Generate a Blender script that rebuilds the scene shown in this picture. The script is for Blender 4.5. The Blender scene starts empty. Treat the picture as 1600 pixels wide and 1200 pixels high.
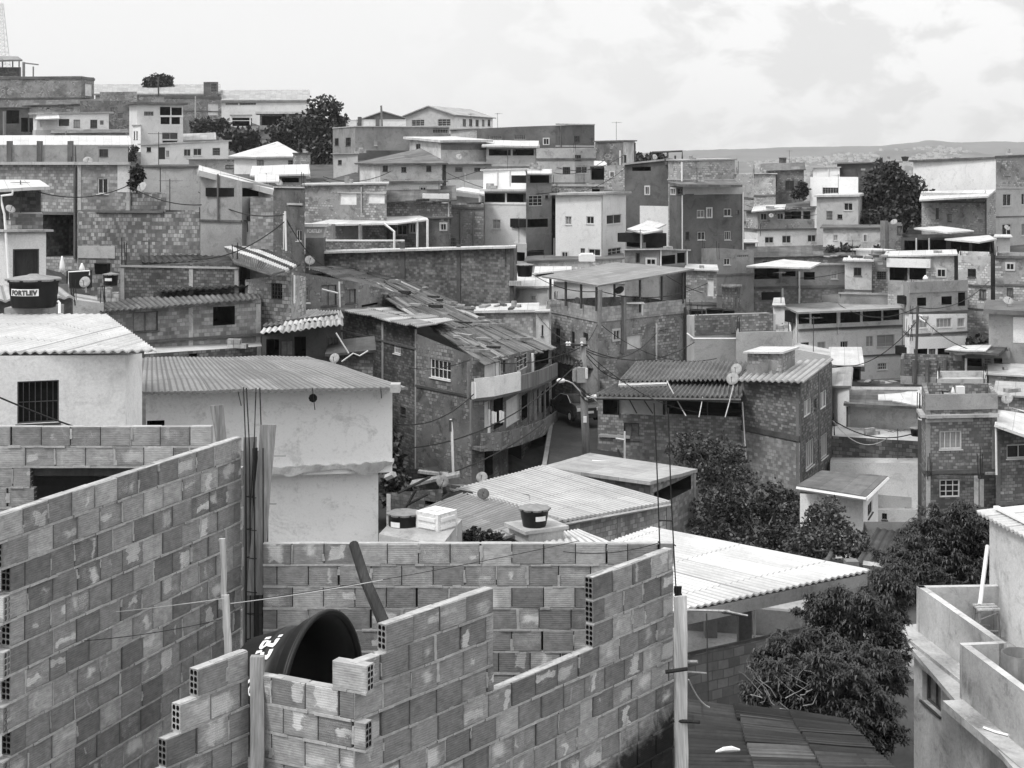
import bpy, math, random
from mathutils import Vector, noise
random.seed(7)
S = bpy.context.scene
COL = S.collection
F = 2300.0      # focal length in photo pixels (photo 1600 wide)
HZ = 260.0      # photo row of the horizon (camera is level, lens shifted)

# ---------------------------------------------------------------- camera
cam = bpy.data.cameras.new("Camera"); camo = bpy.data.objects.new("Camera", cam); COL.objects.link(camo)
cam.sensor_width = 36.0; cam.lens = F / 1600 * 36.0
cam.shift_y = -(600 - HZ) / 1600.0
cam.clip_start = 0.1; cam.clip_end = 30000
camo.location = (0, 0, 0); camo.rotation_euler = (math.radians(90), 0, 0)
S.camera = camo

# ---------------------------------------------------------------- light
SUN_EL, SUN_AZ = math.radians(56), math.radians(236)      # azimuth clockwise from +Y (view direction)
sunl = bpy.data.lights.new("Sun", 'SUN'); sun = bpy.data.objects.new("Sun", sunl); COL.objects.link(sun)
sunl.energy = 1.5; sunl.angle = math.radians(12); sunl.color = (1, 0.995, 0.985)
sdir = Vector((math.sin(SUN_AZ) * math.cos(SUN_EL), math.cos(SUN_AZ) * math.cos(SUN_EL), math.sin(SUN_EL)))
sun.rotation_euler = sdir.to_track_quat('Z', 'Y').to_euler()
W = bpy.data.worlds.new("World"); S.world = W; W.use_nodes = True
def world():
    nt = W.node_tree; N = nt.nodes; L = nt.links; N.clear()
    out = N.new('ShaderNodeOutputWorld'); bg = N.new('ShaderNodeBackground')
    sky = N.new('ShaderNodeTexSky'); sky.sky_type = 'NISHITA'; sky.sun_disc = False
    sky.sun_elevation = SUN_EL; sky.sun_rotation = SUN_AZ; sky.air_density = 1.0; sky.dust_density = 2.0
    bw = N.new('ShaderNodeRGBToBW'); L.new(sky.outputs[0], bw.inputs[0])
    tc = N.new('ShaderNodeTexCoord')
    mp = N.new('ShaderNodeMapping'); mp.inputs['Scale'].default_value = (19, 19, 32); L.new(tc.outputs['Generated'], mp.inputs[0])
    nz = N.new('ShaderNodeTexNoise'); nz.inputs['Scale'].default_value = 1.0; nz.inputs['Detail'].default_value = 12
    nz.inputs['Roughness'].default_value = 0.56; nz.inputs['Distortion'].default_value = 0.35; L.new(mp.outputs[0], nz.inputs['Vector'])
    rp = N.new('ShaderNodeValToRGB'); e = rp.color_ramp.elements
    e[0].position = 0.44; e[0].color = (5.9, 5.9, 5.9, 1); e[1].position = 0.54; e[1].color = (7.5, 7.5, 7.5, 1)
    L.new(nz.outputs['Fac'], rp.inputs[0])
    # the left of the view is thin white overcast, the right has modelled cloud
    sx = N.new('ShaderNodeSeparateXYZ'); L.new(tc.outputs['Generated'], sx.inputs[0])
    mr = N.new('ShaderNodeMapRange'); mr.inputs['From Min'].default_value = -0.10; mr.inputs['From Max'].default_value = 0.18
    L.new(sx.outputs[0], mr.inputs[0])
    mx = N.new('ShaderNodeMix'); mx.data_type = 'RGBA'; L.new(mr.outputs[0], mx.inputs[0])
    mx.inputs[6].default_value = (7.0, 7.0, 7.0, 1); L.new(rp.outputs[0], mx.inputs[7])
    # mostly cloud, a little of the clear sky behind it
    m2 = N.new('ShaderNodeMix'); m2.data_type = 'RGBA'; m2.inputs[0].default_value = 0.88
    L.new(bw.outputs[0], m2.inputs[6]); L.new(mx.outputs[2], m2.inputs[7])
    # an overcast sky is about three times brighter overhead than at the horizon
    up = N.new('ShaderNodeMapRange'); up.inputs['From Min'].default_value = 0.12; up.inputs['From Max'].default_value = 0.95
    up.inputs['To Min'].default_value = 1.0; up.inputs['To Max'].default_value = 1.9; L.new(sx.outputs[2], up.inputs[0])
    sc = N.new('ShaderNodeVectorMath'); sc.operation = 'SCALE'; L.new(m2.outputs[2], sc.inputs[0]); L.new(up.outputs[0], sc.inputs['Scale'])
    L.new(sc.outputs[0], bg.inputs[0]); bg.inputs[1].default_value = 0.1
    L.new(bg.outputs[0], out.inputs[0])
world()
S.view_settings.view_transform = 'Standard'; S.view_settings.look = 'None'
S.view_settings.exposure = 0.56; S.view_settings.gamma = 1.0
S.cycles.max_bounces = 5; S.cycles.diffuse_bounces = 2; S.cycles.volume_bounces = 0

# ---------------------------------------------------------------- materials
MATS = {}
def newmat(key):
    m = bpy.data.materials.new(key); m.use_nodes = True
    nt = m.node_tree; b = nt.nodes['Principled BSDF']
    b.inputs['Roughness'].default_value = 0.9; b.inputs['Specular IOR Level'].default_value = 0.2
    return m, nt, b
def nd(nt, t, **kw):
    n = nt.nodes.new(t)
    for k, v in kw.items():
        if k.startswith('i_'): n.inputs[k[2:].replace('_', ' ')].default_value = v
        else: setattr(n, k, v)
    return n
def mth(nt, op, a, b=None, c=None, clamp=False):
    n = nt.nodes.new('ShaderNodeMath'); n.operation = op; n.use_clamp = clamp
    for i, x in enumerate((a, b, c)):
        if x is None: continue
        if hasattr(x, 'links'): nt.links.new(x, n.inputs[i])
        else: n.inputs[i].default_value = x
    return n.outputs[0]
def uvn(nt, sc=(1, 1, 1), loc=(0, 0, 0)):
    u = nt.nodes.new('ShaderNodeUVMap'); u.uv_map = 'UVMap'
    m = nt.nodes.new('ShaderNodeMapping'); m.inputs['Scale'].default_value = sc; m.inputs['Location'].default_value = loc
    nt.links.new(u.outputs[0], m.inputs[0]); return m.outputs[0]
def nz(nt, vec, scale, detail=5, rough=0.6, dist=0.0):
    n = nd(nt, 'ShaderNodeTexNoise', i_Scale=scale, i_Detail=detail, i_Roughness=rough, i_Distortion=dist)
    nt.links.new(vec, n.inputs['Vector']); return n.outputs['Fac']
def rng(nt, v, a, b, c, d):
    n = nd(nt, 'ShaderNodeMapRange'); n.inputs[1].default_value = a; n.inputs[2].default_value = b
    n.inputs[3].default_value = c; n.inputs[4].default_value = d; nt.links.new(v, n.inputs[0]); return n.outputs[0]
def bump(nt, b, h, st=0.3, dist=0.02):
    n = nd(nt, 'ShaderNodeBump'); n.inputs['Strength'].default_value = st; n.inputs['Distance'].default_value = dist
    nt.links.new(h, n.inputs['Height']); nt.links.new(n.outputs[0], b.inputs['Normal'])

def plaster(v, stain=0.35, patch=0.25):
    key = 'plaster_%.2f_%.2f_%.2f' % (v, stain, patch)
    if key in MATS: return MATS[key]
    m, nt, b = newmat(key)
    r = random.random() * 50
    u = uvn(nt); st = uvn(nt, (1.3, 0.30, 1), (r, r, 0))
    big = nz(nt, uvn(nt, loc=(r, 3, 0)), 0.38, 7, 0.62, 0.6)
    streak = nz(nt, st, 1.1, 6, 0.72, 0.3)
    fine = nz(nt, u, 13, 4, 0.75)
    mid = nz(nt, uvn(nt, loc=(3, r, 0)), 1.1, 9, 0.72, 0.8)
    spot = nz(nt, uvn(nt, loc=(r, r, 0)), 3.7, 6, 0.75, 0.3)
    f1 = rng(nt, big, 0.34, 0.68, 1 - patch, 1 + patch * 0.6)
    f2 = rng(nt, streak, 0.56, 0.80, 1.0, 1 - stain * .75)
    f3 = mth(nt, 'MULTIPLY', rng(nt, fine, 0.3, 0.75, 0.84, 1.12), rng(nt, spot, 0.55, 0.72, 1.0, 1 - .12 - stain * .35))
    f4 = rng(nt, mid, 0.53, 0.66, 1.0, 1 - stain * 0.75)
    c = mth(nt, 'MULTIPLY', mth(nt, 'MULTIPLY', f1, f2), mth(nt, 'MULTIPLY', f3, f4))
    c = mth(nt, 'MULTIPLY', c, v)
    h = mth(nt, 'ADD', fine, mth(nt, 'MULTIPLY', spot, 1.5))
    if stain >= 0.6:        # render fallen off in places: the brick behind shows
        t = nd(nt, 'ShaderNodeTexBrick', offset=0.5); t.inputs['Scale'].default_value = 1.0; t.inputs['Brick Width'].default_value = .28; t.inputs['Row Height'].default_value = .18
        t.inputs['Mortar Size'].default_value = .016; lo, hi = v * .55, min(.7, v * 1.5 + .05)
        t.inputs['Color1'].default_value = (lo, lo, lo, 1); t.inputs['Color2'].default_value = (hi, hi, hi, 1); t.inputs['Mortar'].default_value = (v * .5, v * .5, v * .5, 1)
        nt.links.new(u, t.inputs['Vector']); bwn = nd(nt, 'ShaderNodeRGBToBW'); nt.links.new(t.outputs['Color'], bwn.inputs[0])
        gone = rng(nt, nz(nt, uvn(nt, loc=(r, 17, 0)), .55, 8, .68, .9), .50, .54, 0, 1)
        mixn = nd(nt, 'ShaderNodeMix'); mixn.data_type = 'FLOAT'; nt.links.new(gone, mixn.inputs[0]); nt.links.new(c, mixn.inputs[2]); nt.links.new(mth(nt, 'MULTIPLY', bwn.outputs[0], f3), mixn.inputs[3])
        c = mixn.outputs[0]; h = mth(nt, 'SUBTRACT', h, mth(nt, 'MULTIPLY', gone, 1.0))
    c = mth(nt, 'MINIMUM', c, 0.84)
    nt.links.new(c, b.inputs['Base Color'])
    bump(nt, b, h, 0.35, 0.015)
    MATS[key] = m; return m

def brick(v, var=0.3, mortar=None, bw=0.30, bh=0.20, dirt=0.35, ms=0.014):
    key = 'brick_%.2f_%.2f_%s_%.2f_%.2f' % (v, var, mortar, bw, dirt)
    if key in MATS: return MATS[key]
    m, nt, b = newmat(key)
    r = random.random() * 9
    if mortar is None: mortar = v * 0.75
    t = nd(nt, 'ShaderNodeTexBrick', offset=0.5, squash=1.0)
    lo, hi = v * (1 - var), min(0.8, v * (1 + var * 1.5))
    t.inputs['Color1'].default_value = (lo, lo, lo, 1); t.inputs['Color2'].default_value = (hi, hi, hi, 1)
    t.inputs['Mortar'].default_value = (mortar, mortar, mortar, 1)
    t.inputs['Scale'].default_value = 1.0; t.inputs['Mortar Size'].default_value = ms; t.inputs['Mortar Smooth'].default_value = 0.2
    t.inputs['Brick Width'].default_value = bw; t.inputs['Row Height'].default_value = bh; t.inputs['Bias'].default_value = -0.25
    u0 = uvn(nt)
    wob = nd(nt, 'ShaderNodeTexNoise', i_Scale=1.1, i_Detail=3); nt.links.new(u0, wob.inputs['Vector'])
    mx = nd(nt, 'ShaderNodeVectorMath', operation='MULTIPLY_ADD'); nt.links.new(wob.outputs['Color'], mx.inputs[0])
    mx.inputs[1].default_value = (0.10, 0.07, 0); nt.links.new(u0, mx.inputs[2])
    nt.links.new(mx.outputs[0], t.inputs['Vector'])
    big = nz(nt, uvn(nt, loc=(r, r, 0)), 0.4, 6, 0.65, 0.5)
    sp = nz(nt, uvn(nt, loc=(r, 0, 0)), 2.6, 6, 0.7, 0.5)
    f = mth(nt, 'MULTIPLY', rng(nt, big, 0.33, 0.7, 1 - dirt, 1 + dirt * 0.5), rng(nt, sp, 0.4, 0.72, 1.12, 1 - dirt * 0.7))
    st = nz(nt, uvn(nt, (1.8, 0.15, 1), (r, r, 0)), 1.2, 5, 0.7)
    f = mth(nt, 'MULTIPLY', f, rng(nt, st, 0.52, 0.75, 1.0, 1 - dirt * 0.6))
    bwn = nd(nt, 'ShaderNodeRGBToBW'); nt.links.new(t.outputs['Color'], bwn.inputs[0])
    # smears of mortar left over parts of the wall
    smear = rng(nt, nz(nt, uvn(nt, loc=(0, r, 0)), 0.9, 6, 0.7, 1.0), 0.58, 0.66, 0.0, 0.55)
    mixn = nd(nt, 'ShaderNodeMix'); mixn.data_type = 'FLOAT'
    nt.links.new(smear, mixn.inputs[0]); nt.links.new(bwn.outputs[0], mixn.inputs[2]); mixn.inputs[3].default_value = v * 1.02
    c = mth(nt, 'MULTIPLY', mixn.outputs[0], f)
    nt.links.new(c, b.inputs['Base Color'])
    inv = mth(nt, 'SUBTRACT', 1.0, t.outputs['Fac'])
    bump(nt, b, inv, 0.35, 0.015)
    MATS[key] = m; return m

def plain(key, v, rough=0.85, nsc=6.0, var=0.25, metal=0.0, spec=0.2, stretch=(1, 1, 1)):
    if key in MATS: return MATS[key]
    m, nt, b = newmat(key)
    n = nz(nt, uvn(nt, stretch, (random.random() * 9, 0, 0)), nsc, 6, 0.65, 0.2)
    n2 = nz(nt, uvn(nt, stretch), nsc * 0.13, 5, 0.6, 0.3)
    c = mth(nt, 'MULTIPLY', mth(nt, 'MULTIPLY', rng(nt, n, 0.3, 0.7, 1 - var, 1 + var), rng(nt, n2, 0.3, 0.7, 1 - var, 1 + var)), v)
    nt.links.new(mth(nt, 'MINIMUM', c, 0.85), b.inputs['Base Color'])
    b.inputs['Roughness'].default_value = rough; b.inputs['Metallic'].default_value = metal
    b.inputs['Specular IOR Level'].default_value = spec
    MATS[key] = m; return m

def sheetmat(key, v, dirt=0.4, wave=0.0, streak=(0.18, 2.2)):
    """roof sheet: panels that differ in age, streaks down the slope, optional fine ribs"""
    if key in MATS: return MATS[key]
    m, nt, b = newmat(key)
    vor = nd(nt, 'ShaderNodeTexBrick', offset=0.0)
    vor.inputs['Color1'].default_value = (1, 1, 1, 1); vor.inputs['Color2'].default_value = (1 - dirt,) * 3 + (1,)
    vor.inputs['Mortar'].default_value = (0.55, 0.55, 0.55, 1); vor.inputs['Scale'].default_value = 1
    vor.inputs['Mortar Size'].default_value = 0.018; vor.inputs['Brick Width'].default_value = 1.0; vor.inputs['Row Height'].default_value = 2.3
    nt.links.new(uvn(nt), vor.inputs['Vector'])
    bwn = nd(nt, 'ShaderNodeRGBToBW'); nt.links.new(vor.outputs['Color'], bwn.inputs[0])
    st = nz(nt, uvn(nt, (streak[1], streak[0], 1)), 1.5, 6, 0.7)
    big = nz(nt, uvn(nt, loc=(random.random() * 9, 0, 0)), 0.8, 7, 0.7, 0.6)
    fine = nz(nt, uvn(nt), 11, 4, 0.7)
    c = mth(nt, 'MULTIPLY', bwn.outputs[0], rng(nt, st, 0.4, 0.75, 1.05, 1 - dirt * 0.8))
    c = mth(nt, 'MULTIPLY', c, rng(nt, big, 0.35, 0.7, 1 - dirt * 0.9, 1.12))
    c = mth(nt, 'MULTIPLY', c, rng(nt, fine, 0.3, 0.7, 0.9, 1.08))
    c = mth(nt, 'MINIMUM', mth(nt, 'MULTIPLY', c, v), 0.86)
    at = nd(nt, 'ShaderNodeVertexColor', layer_name='rnd'); sp = nd(nt, 'ShaderNodeSeparateColor'); nt.links.new(at.outputs[0], sp.inputs[0])
    c = mth(nt, 'MULTIPLY', c, mth(nt, 'MULTIPLY_ADD', mth(nt, 'MULTIPLY', sp.outputs[0], rng(nt, big, .3, .7, .75, 1.2)), -.48, 1.0))     # troughs darkened in the colour, standing in for shade between ridges
    nt.links.new(c, b.inputs['Base Color']); b.inputs['Roughness'].default_value = 0.75
    if wave:
        wv = nd(nt, 'ShaderNodeTexWave', wave_type='BANDS', bands_direction='X'); wv.inputs['Scale'].default_value = wave
        wv.inputs['Distortion'].default_value = 0.0
        nt.links.new(uvn(nt), wv.inputs['Vector']); bump(nt, b, wv.outputs['Fac'], 0.8, 0.05)
    MATS[key] = m; return m

CONC = plaster(0.46, 0.5, 0.3); CONCD = plaster(0.15, 0.5, 0.4); CONCM = plaster(0.30, 0.5, 0.3)
PW = plaster(0.82, 0.28, 0.10); PWH = plaster(0.83, 0.12, 0.06); PL = plaster(0.68, 0.22, 0.10); PM = plaster(0.48, 0.3, 0.15)
PG = plaster(0.34, 0.45, 0.25); PD = plaster(0.21, 0.5, 0.3); PDD = plaster(0.10, 0.45, 0.35); PST = plaster(0.58, 0.59, 0.35)
PGS = plaster(0.36, 0.7, 0.4); PDS = plaster(0.20, 0.8, 0.5)
BL = brick(0.38, 0.34, None, .26, .18); BM = brick(0.30, 0.36, None, .25, .17); BD = brick(0.18, 0.40, None, .26, .17, 0.5); BDOT = brick(0.32, 0.5, 0.17, 0.2, 0.2)
BOLD = brick(0.17, 0.42, 0.09, 0.26, 0.13, 0.6); BSM = brick(0.26, 0.45, 0.14, 0.22, 0.14, 0.35, 0.018)
ROOFW = sheetmat('roof_white_sheet', 0.56, 0.16); ROOFL = sheetmat('roof_light_sheet', 0.40, 0.25)
ROOFG = sheetmat('roof_grey_sheet', 0.27, 0.25); ROOFM = sheetmat('roof_fibre_sheet', 0.20, 0.45)
ROOFD = sheetmat('roof_dark_sheet', 0.09, 0.55); ROOFP = sheetmat('roof_patched_sheet', 0.19, 0.6)
ROOFWR = sheetmat('roof_white_ribbed', 0.66, 0.12, wave=1.3)
WHITE = plain('white_paint', 0.78, 0.6, 4, 0.06); STEEL = plain('steel_dark', 0.06, 0.5, 20, 0.3, 0.0, 0.4)
ALU = plain('aluminium', 0.55, 0.45, 6, 0.1); PVC = plain('pvc_pipe', 0.75, 0.5, 4, 0.1); IRON = plain('iron_rust', 0.03, 0.8, 25, 0.4)
WOOD = plain('timber_grey', 0.22, 0.9, 4, 0.4, stretch=(12, 0.8, 1)); WOODL = plain('timber_pale', 0.42, 0.9, 4, 0.35, stretch=(14, 0.7, 1))
WOODD = plain('timber_dark', 0.03, 0.9, 5, 0.4, stretch=(10, 0.8, 1)); BLACK = plain('black_plastic', 0.010, 0.48, 5, 0.3, 0, 0.32)
BLUEP = plain('grey_plastic', 0.10, 0.5, 5, 0.25, 0, 0.4); GLASS = plain('dark_glass', 0.02, 0.12, 3, 0.3, 0, 0.5)
ROOM = plain('room_shade', 0.014, 0.95, 3, 0.6); RAG = plain('cloth_pale', 0.7, 0.95, 6, 0.1); RAGD = plain('cloth_grey', 0.2, 0.95, 6, 0.3)  # ROOM is near-black: the shade inside openings put into the colour
SHUT = plain('shutter_metal', 0.33, 0.6, 3, 0.15, stretch=(0.3, 9, 1)); LOUV = plain('block_screen', 0.36, 0.9, 5, 0.3)
PANEL = plain('pale_panel', 0.66, 0.8, 2, 0.15); ASPH = plain('asphalt', 0.045, 0.9, 5, 0.25); SOIL = plain('soil', 0.07, 0.95, 1.3, 0.5)
POLEC = plain('pole_concrete', 0.20, 0.9, 8, 0.25, stretch=(4, 0.6, 1)); WIRE = plain('cable', 0.03, 0.8, 4, 0.1); TWINE = plain('twine', 0.5, 0.9, 9, 0.2)
DISHM = plain('dish_mesh', 0.32, 0.6, 9, 0.2); CARP = plain('car_paint', 0.05, 0.22, 2, 0.1, 0.3, 0.7); RUBB = plain('tyre_rubber', 0.02, 0.9, 8, 0.2)
LAMPW = plain('lamp_housing', 0.7, 0.4, 4, 0.05); BARK = plain('bark', 0.09, 0.95, 7, 0.4)

# neighbours differ in tone: darker and paler kinds of the common walls
KIN = {BL: [BL, brick(.30, .36, None, .25, .18), brick(.43, .30, .25, .27, .18)], BM: [BM, brick(.22, .40, None, .25, .17), brick(.36, .34, .2, .25, .17)], BSM: [BSM, brick(.20, .45, .10, .22, .14, .4), brick(.31, .42, .18, .22, .14, .3)],
       PGS: [PGS, plaster(.27, .72, .45), plaster(.46, .66, .35), PGS], PDS: [PDS, plaster(.14, .8, .5), plaster(.25, .75, .45)], PG: [PG, plaster(.26, .55, .3), plaster(.42, .5, .25)], PD: [PD, plaster(.14, .5, .35), plaster(.27, .5, .3)]}
RAWS = {BD, BOLD, PST} | {m for l in KIN.values() for m in l}; BRICKS = {BD, BOLD} | {m for k in (BL, BM, BSM) for m in KIN[k]}
AUTOW = RAWS | {PM}
# ---------------------------------------------------------------- geometry
def P(px, py, Y): return Vector(((px - 800) / F * Y, Y, (HZ - py) / F * Y))
def setp(o, label=None, cat=None, group=None, kind=None):
    if label: o['label'] = label
    if cat: o['category'] = cat
    if group: o['group'] = group
    if kind: o['kind'] = kind
    return o
def empty(name, loc, label, cat, group=None):
    o = bpy.data.objects.new(name, None); COL.objects.link(o); o.location = loc; o.empty_display_size = 0.3
    return setp(o, label, cat, group)

class MB:
    def __init__(s): s.v = []; s.f = []; s.mi = []; s.uv = {}; s.col = {}
    def vert(s, p): s.v.append(Vector(p)); return len(s.v) - 1
    def poly(s, pts, m=0, uv=None, col=None):
        i0 = len(s.v); s.v.extend(Vector(p) for p in pts); k = len(s.f)
        s.f.append(tuple(range(i0, i0 + len(pts)))); s.mi.append(m)
        if uv: s.uv[k] = uv
        if col is not None: s.col[k] = col
    def box(s, o, ax, ay, az, m=0, skip=()):
        """box from corner o with edge vectors ax, ay, az (right handed)"""
        o, ax, ay, az = Vector(o), Vector(ax), Vector(ay), Vector(az)
        c = [o, o + ax, o + ax + ay, o + ay, o + az, o + ax + az, o + ax + ay + az, o + ay + az]
        for i, q in enumerate(((3, 2, 1, 0), (4, 5, 6, 7), (0, 1, 5, 4), (1, 2, 6, 5), (2, 3, 7, 6), (3, 0, 4, 7))):
            if i not in skip: s.poly([c[k] for k in q], m)
    def cbox(s, c, sx, sy, sz, rz=0.0, m=0):
        ca, sa = math.cos(rz), math.sin(rz)
        ax = Vector((ca, sa, 0)) * sx; ay = Vector((-sa, ca, 0)) * sy; az = Vector((0, 0, sz))
        s.box(Vector(c) - ax / 2 - ay / 2, ax, ay, az, m)
    def tube(s, pts, r, n=6, m=0, cap=True):
        pts = [Vector(p) for p in pts]; rr = r if isinstance(r, (list, tuple)) else [r] * len(pts); rings = []
        for i, p in enumerate(pts):
            a = pts[max(0, i - 1)]; b = pts[min(len(pts) - 1, i + 1)]; d = (b - a).normalized()
            x = d.cross(Vector((0, 0, 1)))
            if x.length < 1e-3: x = d.cross(Vector((1, 0, 0)))
            x.normalize(); y = x.cross(d)
            rings.append([s.vert(p + (x * math.cos(2 * math.pi * k / n) + y * math.sin(2 * math.pi * k / n)) * rr[i]) for k in range(n)])
        for i in range(len(rings) - 1):
            for k in range(n):
                s.f.append((rings[i][k], rings[i + 1][k], rings[i + 1][(k + 1) % n], rings[i][(k + 1) % n])); s.mi.append(m)
        if cap:
            s.f.append(tuple(rings[0])); s.mi.append(m); s.f.append(tuple(reversed(rings[-1]))); s.mi.append(m)
    def lathe(s, o, axis, prof, n=24, m=0, flutes=0.0, nfl=0):
        """prof: list of (distance along axis, radius)"""
        o = Vector(o); d = Vector(axis).normalized(); x = d.cross(Vector((0, 0, 1)))
        if x.length < 1e-3: x = Vector((1, 0, 0))
        x.normalize(); y = d.cross(x); rings = []
        for (t, r) in prof:
            if r < 1e-5: rings.append([s.vert(o + d * t)]); continue
            rings.append([s.vert(o + d * t + (x * math.cos(2 * math.pi * k / n) + y * math.sin(2 * math.pi * k / n)) * (r * (1 + flutes * math.cos(nfl * 2 * math.pi * k / n)))) for k in range(n)])
        for a, b in zip(rings, rings[1:]):
            for k in range(n):
                k2 = (k + 1) % n
                if len(a) == 1 and len(b) == 1: continue
                if len(a) == 1: s.f.append((a[0], b[k2], b[k]))
                elif len(b) == 1: s.f.append((a[k], a[k2], b[0]))
                else: s.f.append((a[k], a[k2], b[k2], b[k]))
                s.mi.append(m)
    def build(s, name, mats, parent=None, smooth=False, org=None):
        if not isinstance(mats, (list, tuple)): mats = [mats]
        o0 = Vector(org) if org is not None else (world_loc(parent) if parent else Vector((0, 0, 0)))
        me = bpy.data.meshes.new(name)
        me.from_pydata([tuple(v - o0) for v in s.v], [], s.f)
        for m in mats: me.materials.append(m)
        me.uv_layers.new(name='UVMap'); ca = None
        if s.col: me.color_attributes.new('rnd', 'FLOAT_COLOR', 'CORNER')
        uvl = me.uv_layers['UVMap'].data          # fetched after every layer exists
        if s.col: ca = me.color_attributes['rnd'].data
        for p in me.polygons:
            p.material_index = s.mi[p.index]; p.use_smooth = smooth
            if p.index in s.uv:
                for li, q in zip(p.loop_indices, s.uv[p.index]): uvl[li].uv = q
            else:
                n = p.normal
                if abs(n.z) > 0.75 or (n.x == 0 and n.y == 0):
                    for li in p.loop_indices:
                        v = s.v[me.loops[li].vertex_index]; uvl[li].uv = (v.x, v.y)
                else:
                    t = Vector((-n.y, n.x, 0)).normalized(); k = 1 / max(0.3, math.sqrt(1 - n.z * n.z))
                    for li in p.loop_indices:
                        v = s.v[me.loops[li].vertex_index]; uvl[li].uv = (t.dot(v), v.z * k)
            if ca is not None:
                c = s.col.get(p.index, (0.0, 0.5, 0.5, 1))
                for li in p.loop_indices: ca[li].color = c
        o = bpy.data.objects.new(name, me); COL.objects.link(o)
        if parent: o.parent = parent
        elif org is not None: o.location = o0
        return o
def world_loc(o):
    l = Vector((0, 0, 0))
    while o: l += Vector(o.location); o = o.parent
    return l

ROOFS = []
GROUND = []      # ground control points (x, y, z)

def sheet(mb, c0, c1, c2, c3, th=0.05, corr=0.0, amp=0.02, nv=4, wob=0.02, m=0, rdir=None):
    """sheet c0-c1 (front, wave direction), c3-c2 (back); ridges run c0->c3"""
    c0, c1, c2, c3 = map(Vector, (c0, c1, c2, c3))
    n = (c1 - c0).cross(c3 - c0).normalized()
    if n.z < 0: n = -n
    L = max((c1 - c0).length, (c2 - c3).length); waves = L / corr if corr else 0
    seg = 6 if waves < 90 else 4
    nu = max(6, min(560, int(waves * seg))) if corr else max(4, min(24, int(L / 0.8)))
    top = []; bot = []
    for j in range(nv + 1):
        t = j / nv; ra = []; rb = []
        for i in range(nu + 1):
            s = i / nu; p = (c0 * (1 - s) + c1 * s) * (1 - t) + (c3 * (1 - s) + c2 * s) * t
            h = amp * math.cos(2 * math.pi * (waves * s if rdir is None else (p.x * rdir[1] - p.y * rdir[0]) / math.hypot(*rdir) / corr)) if corr else 0.0
            h += wob * noise.noise(p * 0.7 + Vector((3, 1, 7)))
            ra.append(mb.vert(p + n * h)); rb.append(mb.vert(p + n * (h - th)))
        top.append(ra); bot.append(rb)
    Dv = max((c3 - c0).length, (c2 - c1).length); uo, vo = (c0.x * 3.7) % 5, (c0.y * 2.3) % 5; off = len(mb.v)
    def uvof(i, j): return (i / nu * L + uo, j / nv * Dv + vo)
    def q(a, b, c, d, tr=None, cell=None):
        if cell: mb.uv[len(mb.f)] = [uvof(*k) for k in cell]
        if tr is not None and corr: mb.col[len(mb.f)] = (tr, 0, 0, 1)
        mb.f.append((a, b, c, d)); mb.mi.append(m)
    def trough(i, j):
        if not corr: return None
        if rdir is None: ph = waves * (i + .5) / nu
        else: p = (mb.v[top[j][i]] + mb.v[top[j][i + 1]]) / 2; ph = (p.x * rdir[1] - p.y * rdir[0]) / math.hypot(*rdir) / corr
        return max(0.0, min(1.0, (-math.cos(2 * math.pi * ph) - .25) * 1.6))
    flip = (c1 - c0).cross(c3 - c0).z < 0
    for j in range(nv):
        for i in range(nu):
            if not flip:
                q(top[j][i], top[j][i + 1], top[j + 1][i + 1], top[j + 1][i], trough(i, j), ((i, j), (i + 1, j), (i + 1, j + 1), (i, j + 1))); q(bot[j][i], bot[j + 1][i], bot[j + 1][i + 1], bot[j][i + 1])
            else:
                q(top[j][i], top[j + 1][i], top[j + 1][i + 1], top[j][i + 1], trough(i, j), ((i, j), (i, j + 1), (i + 1, j + 1), (i + 1, j))); q(bot[j][i], bot[j][i + 1], bot[j + 1][i + 1], bot[j + 1][i])
    for i in range(nu):
        q(bot[0][i], bot[0][i + 1], top[0][i + 1], top[0][i]); q(top[nv][i], top[nv][i + 1], bot[nv][i + 1], bot[nv][i])
    for j in range(nv):
        q(top[j][0], top[j + 1][0], bot[j + 1][0], bot[j][0]); q(bot[j][nu], bot[j + 1][nu], top[j + 1][nu], top[j][nu])

def R(root, corners, mat, th=0.06, corr=0.0, amp=0.02, name='roof', wob=0.03, nv=4, rdir=None, label=None, cat=None, group=None, ground=False):
    c = [P(*q) for q in corners]
    mb = MB(); sheet(mb, *c, th=th, corr=corr, amp=amp, wob=wob, nv=nv, rdir=rdir)
    if root: return mb.build(name, mat, root)
    o = mb.build(name, mat, None, org=sum(c, Vector()) / 4); return setp(o, label, cat, group)

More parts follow.
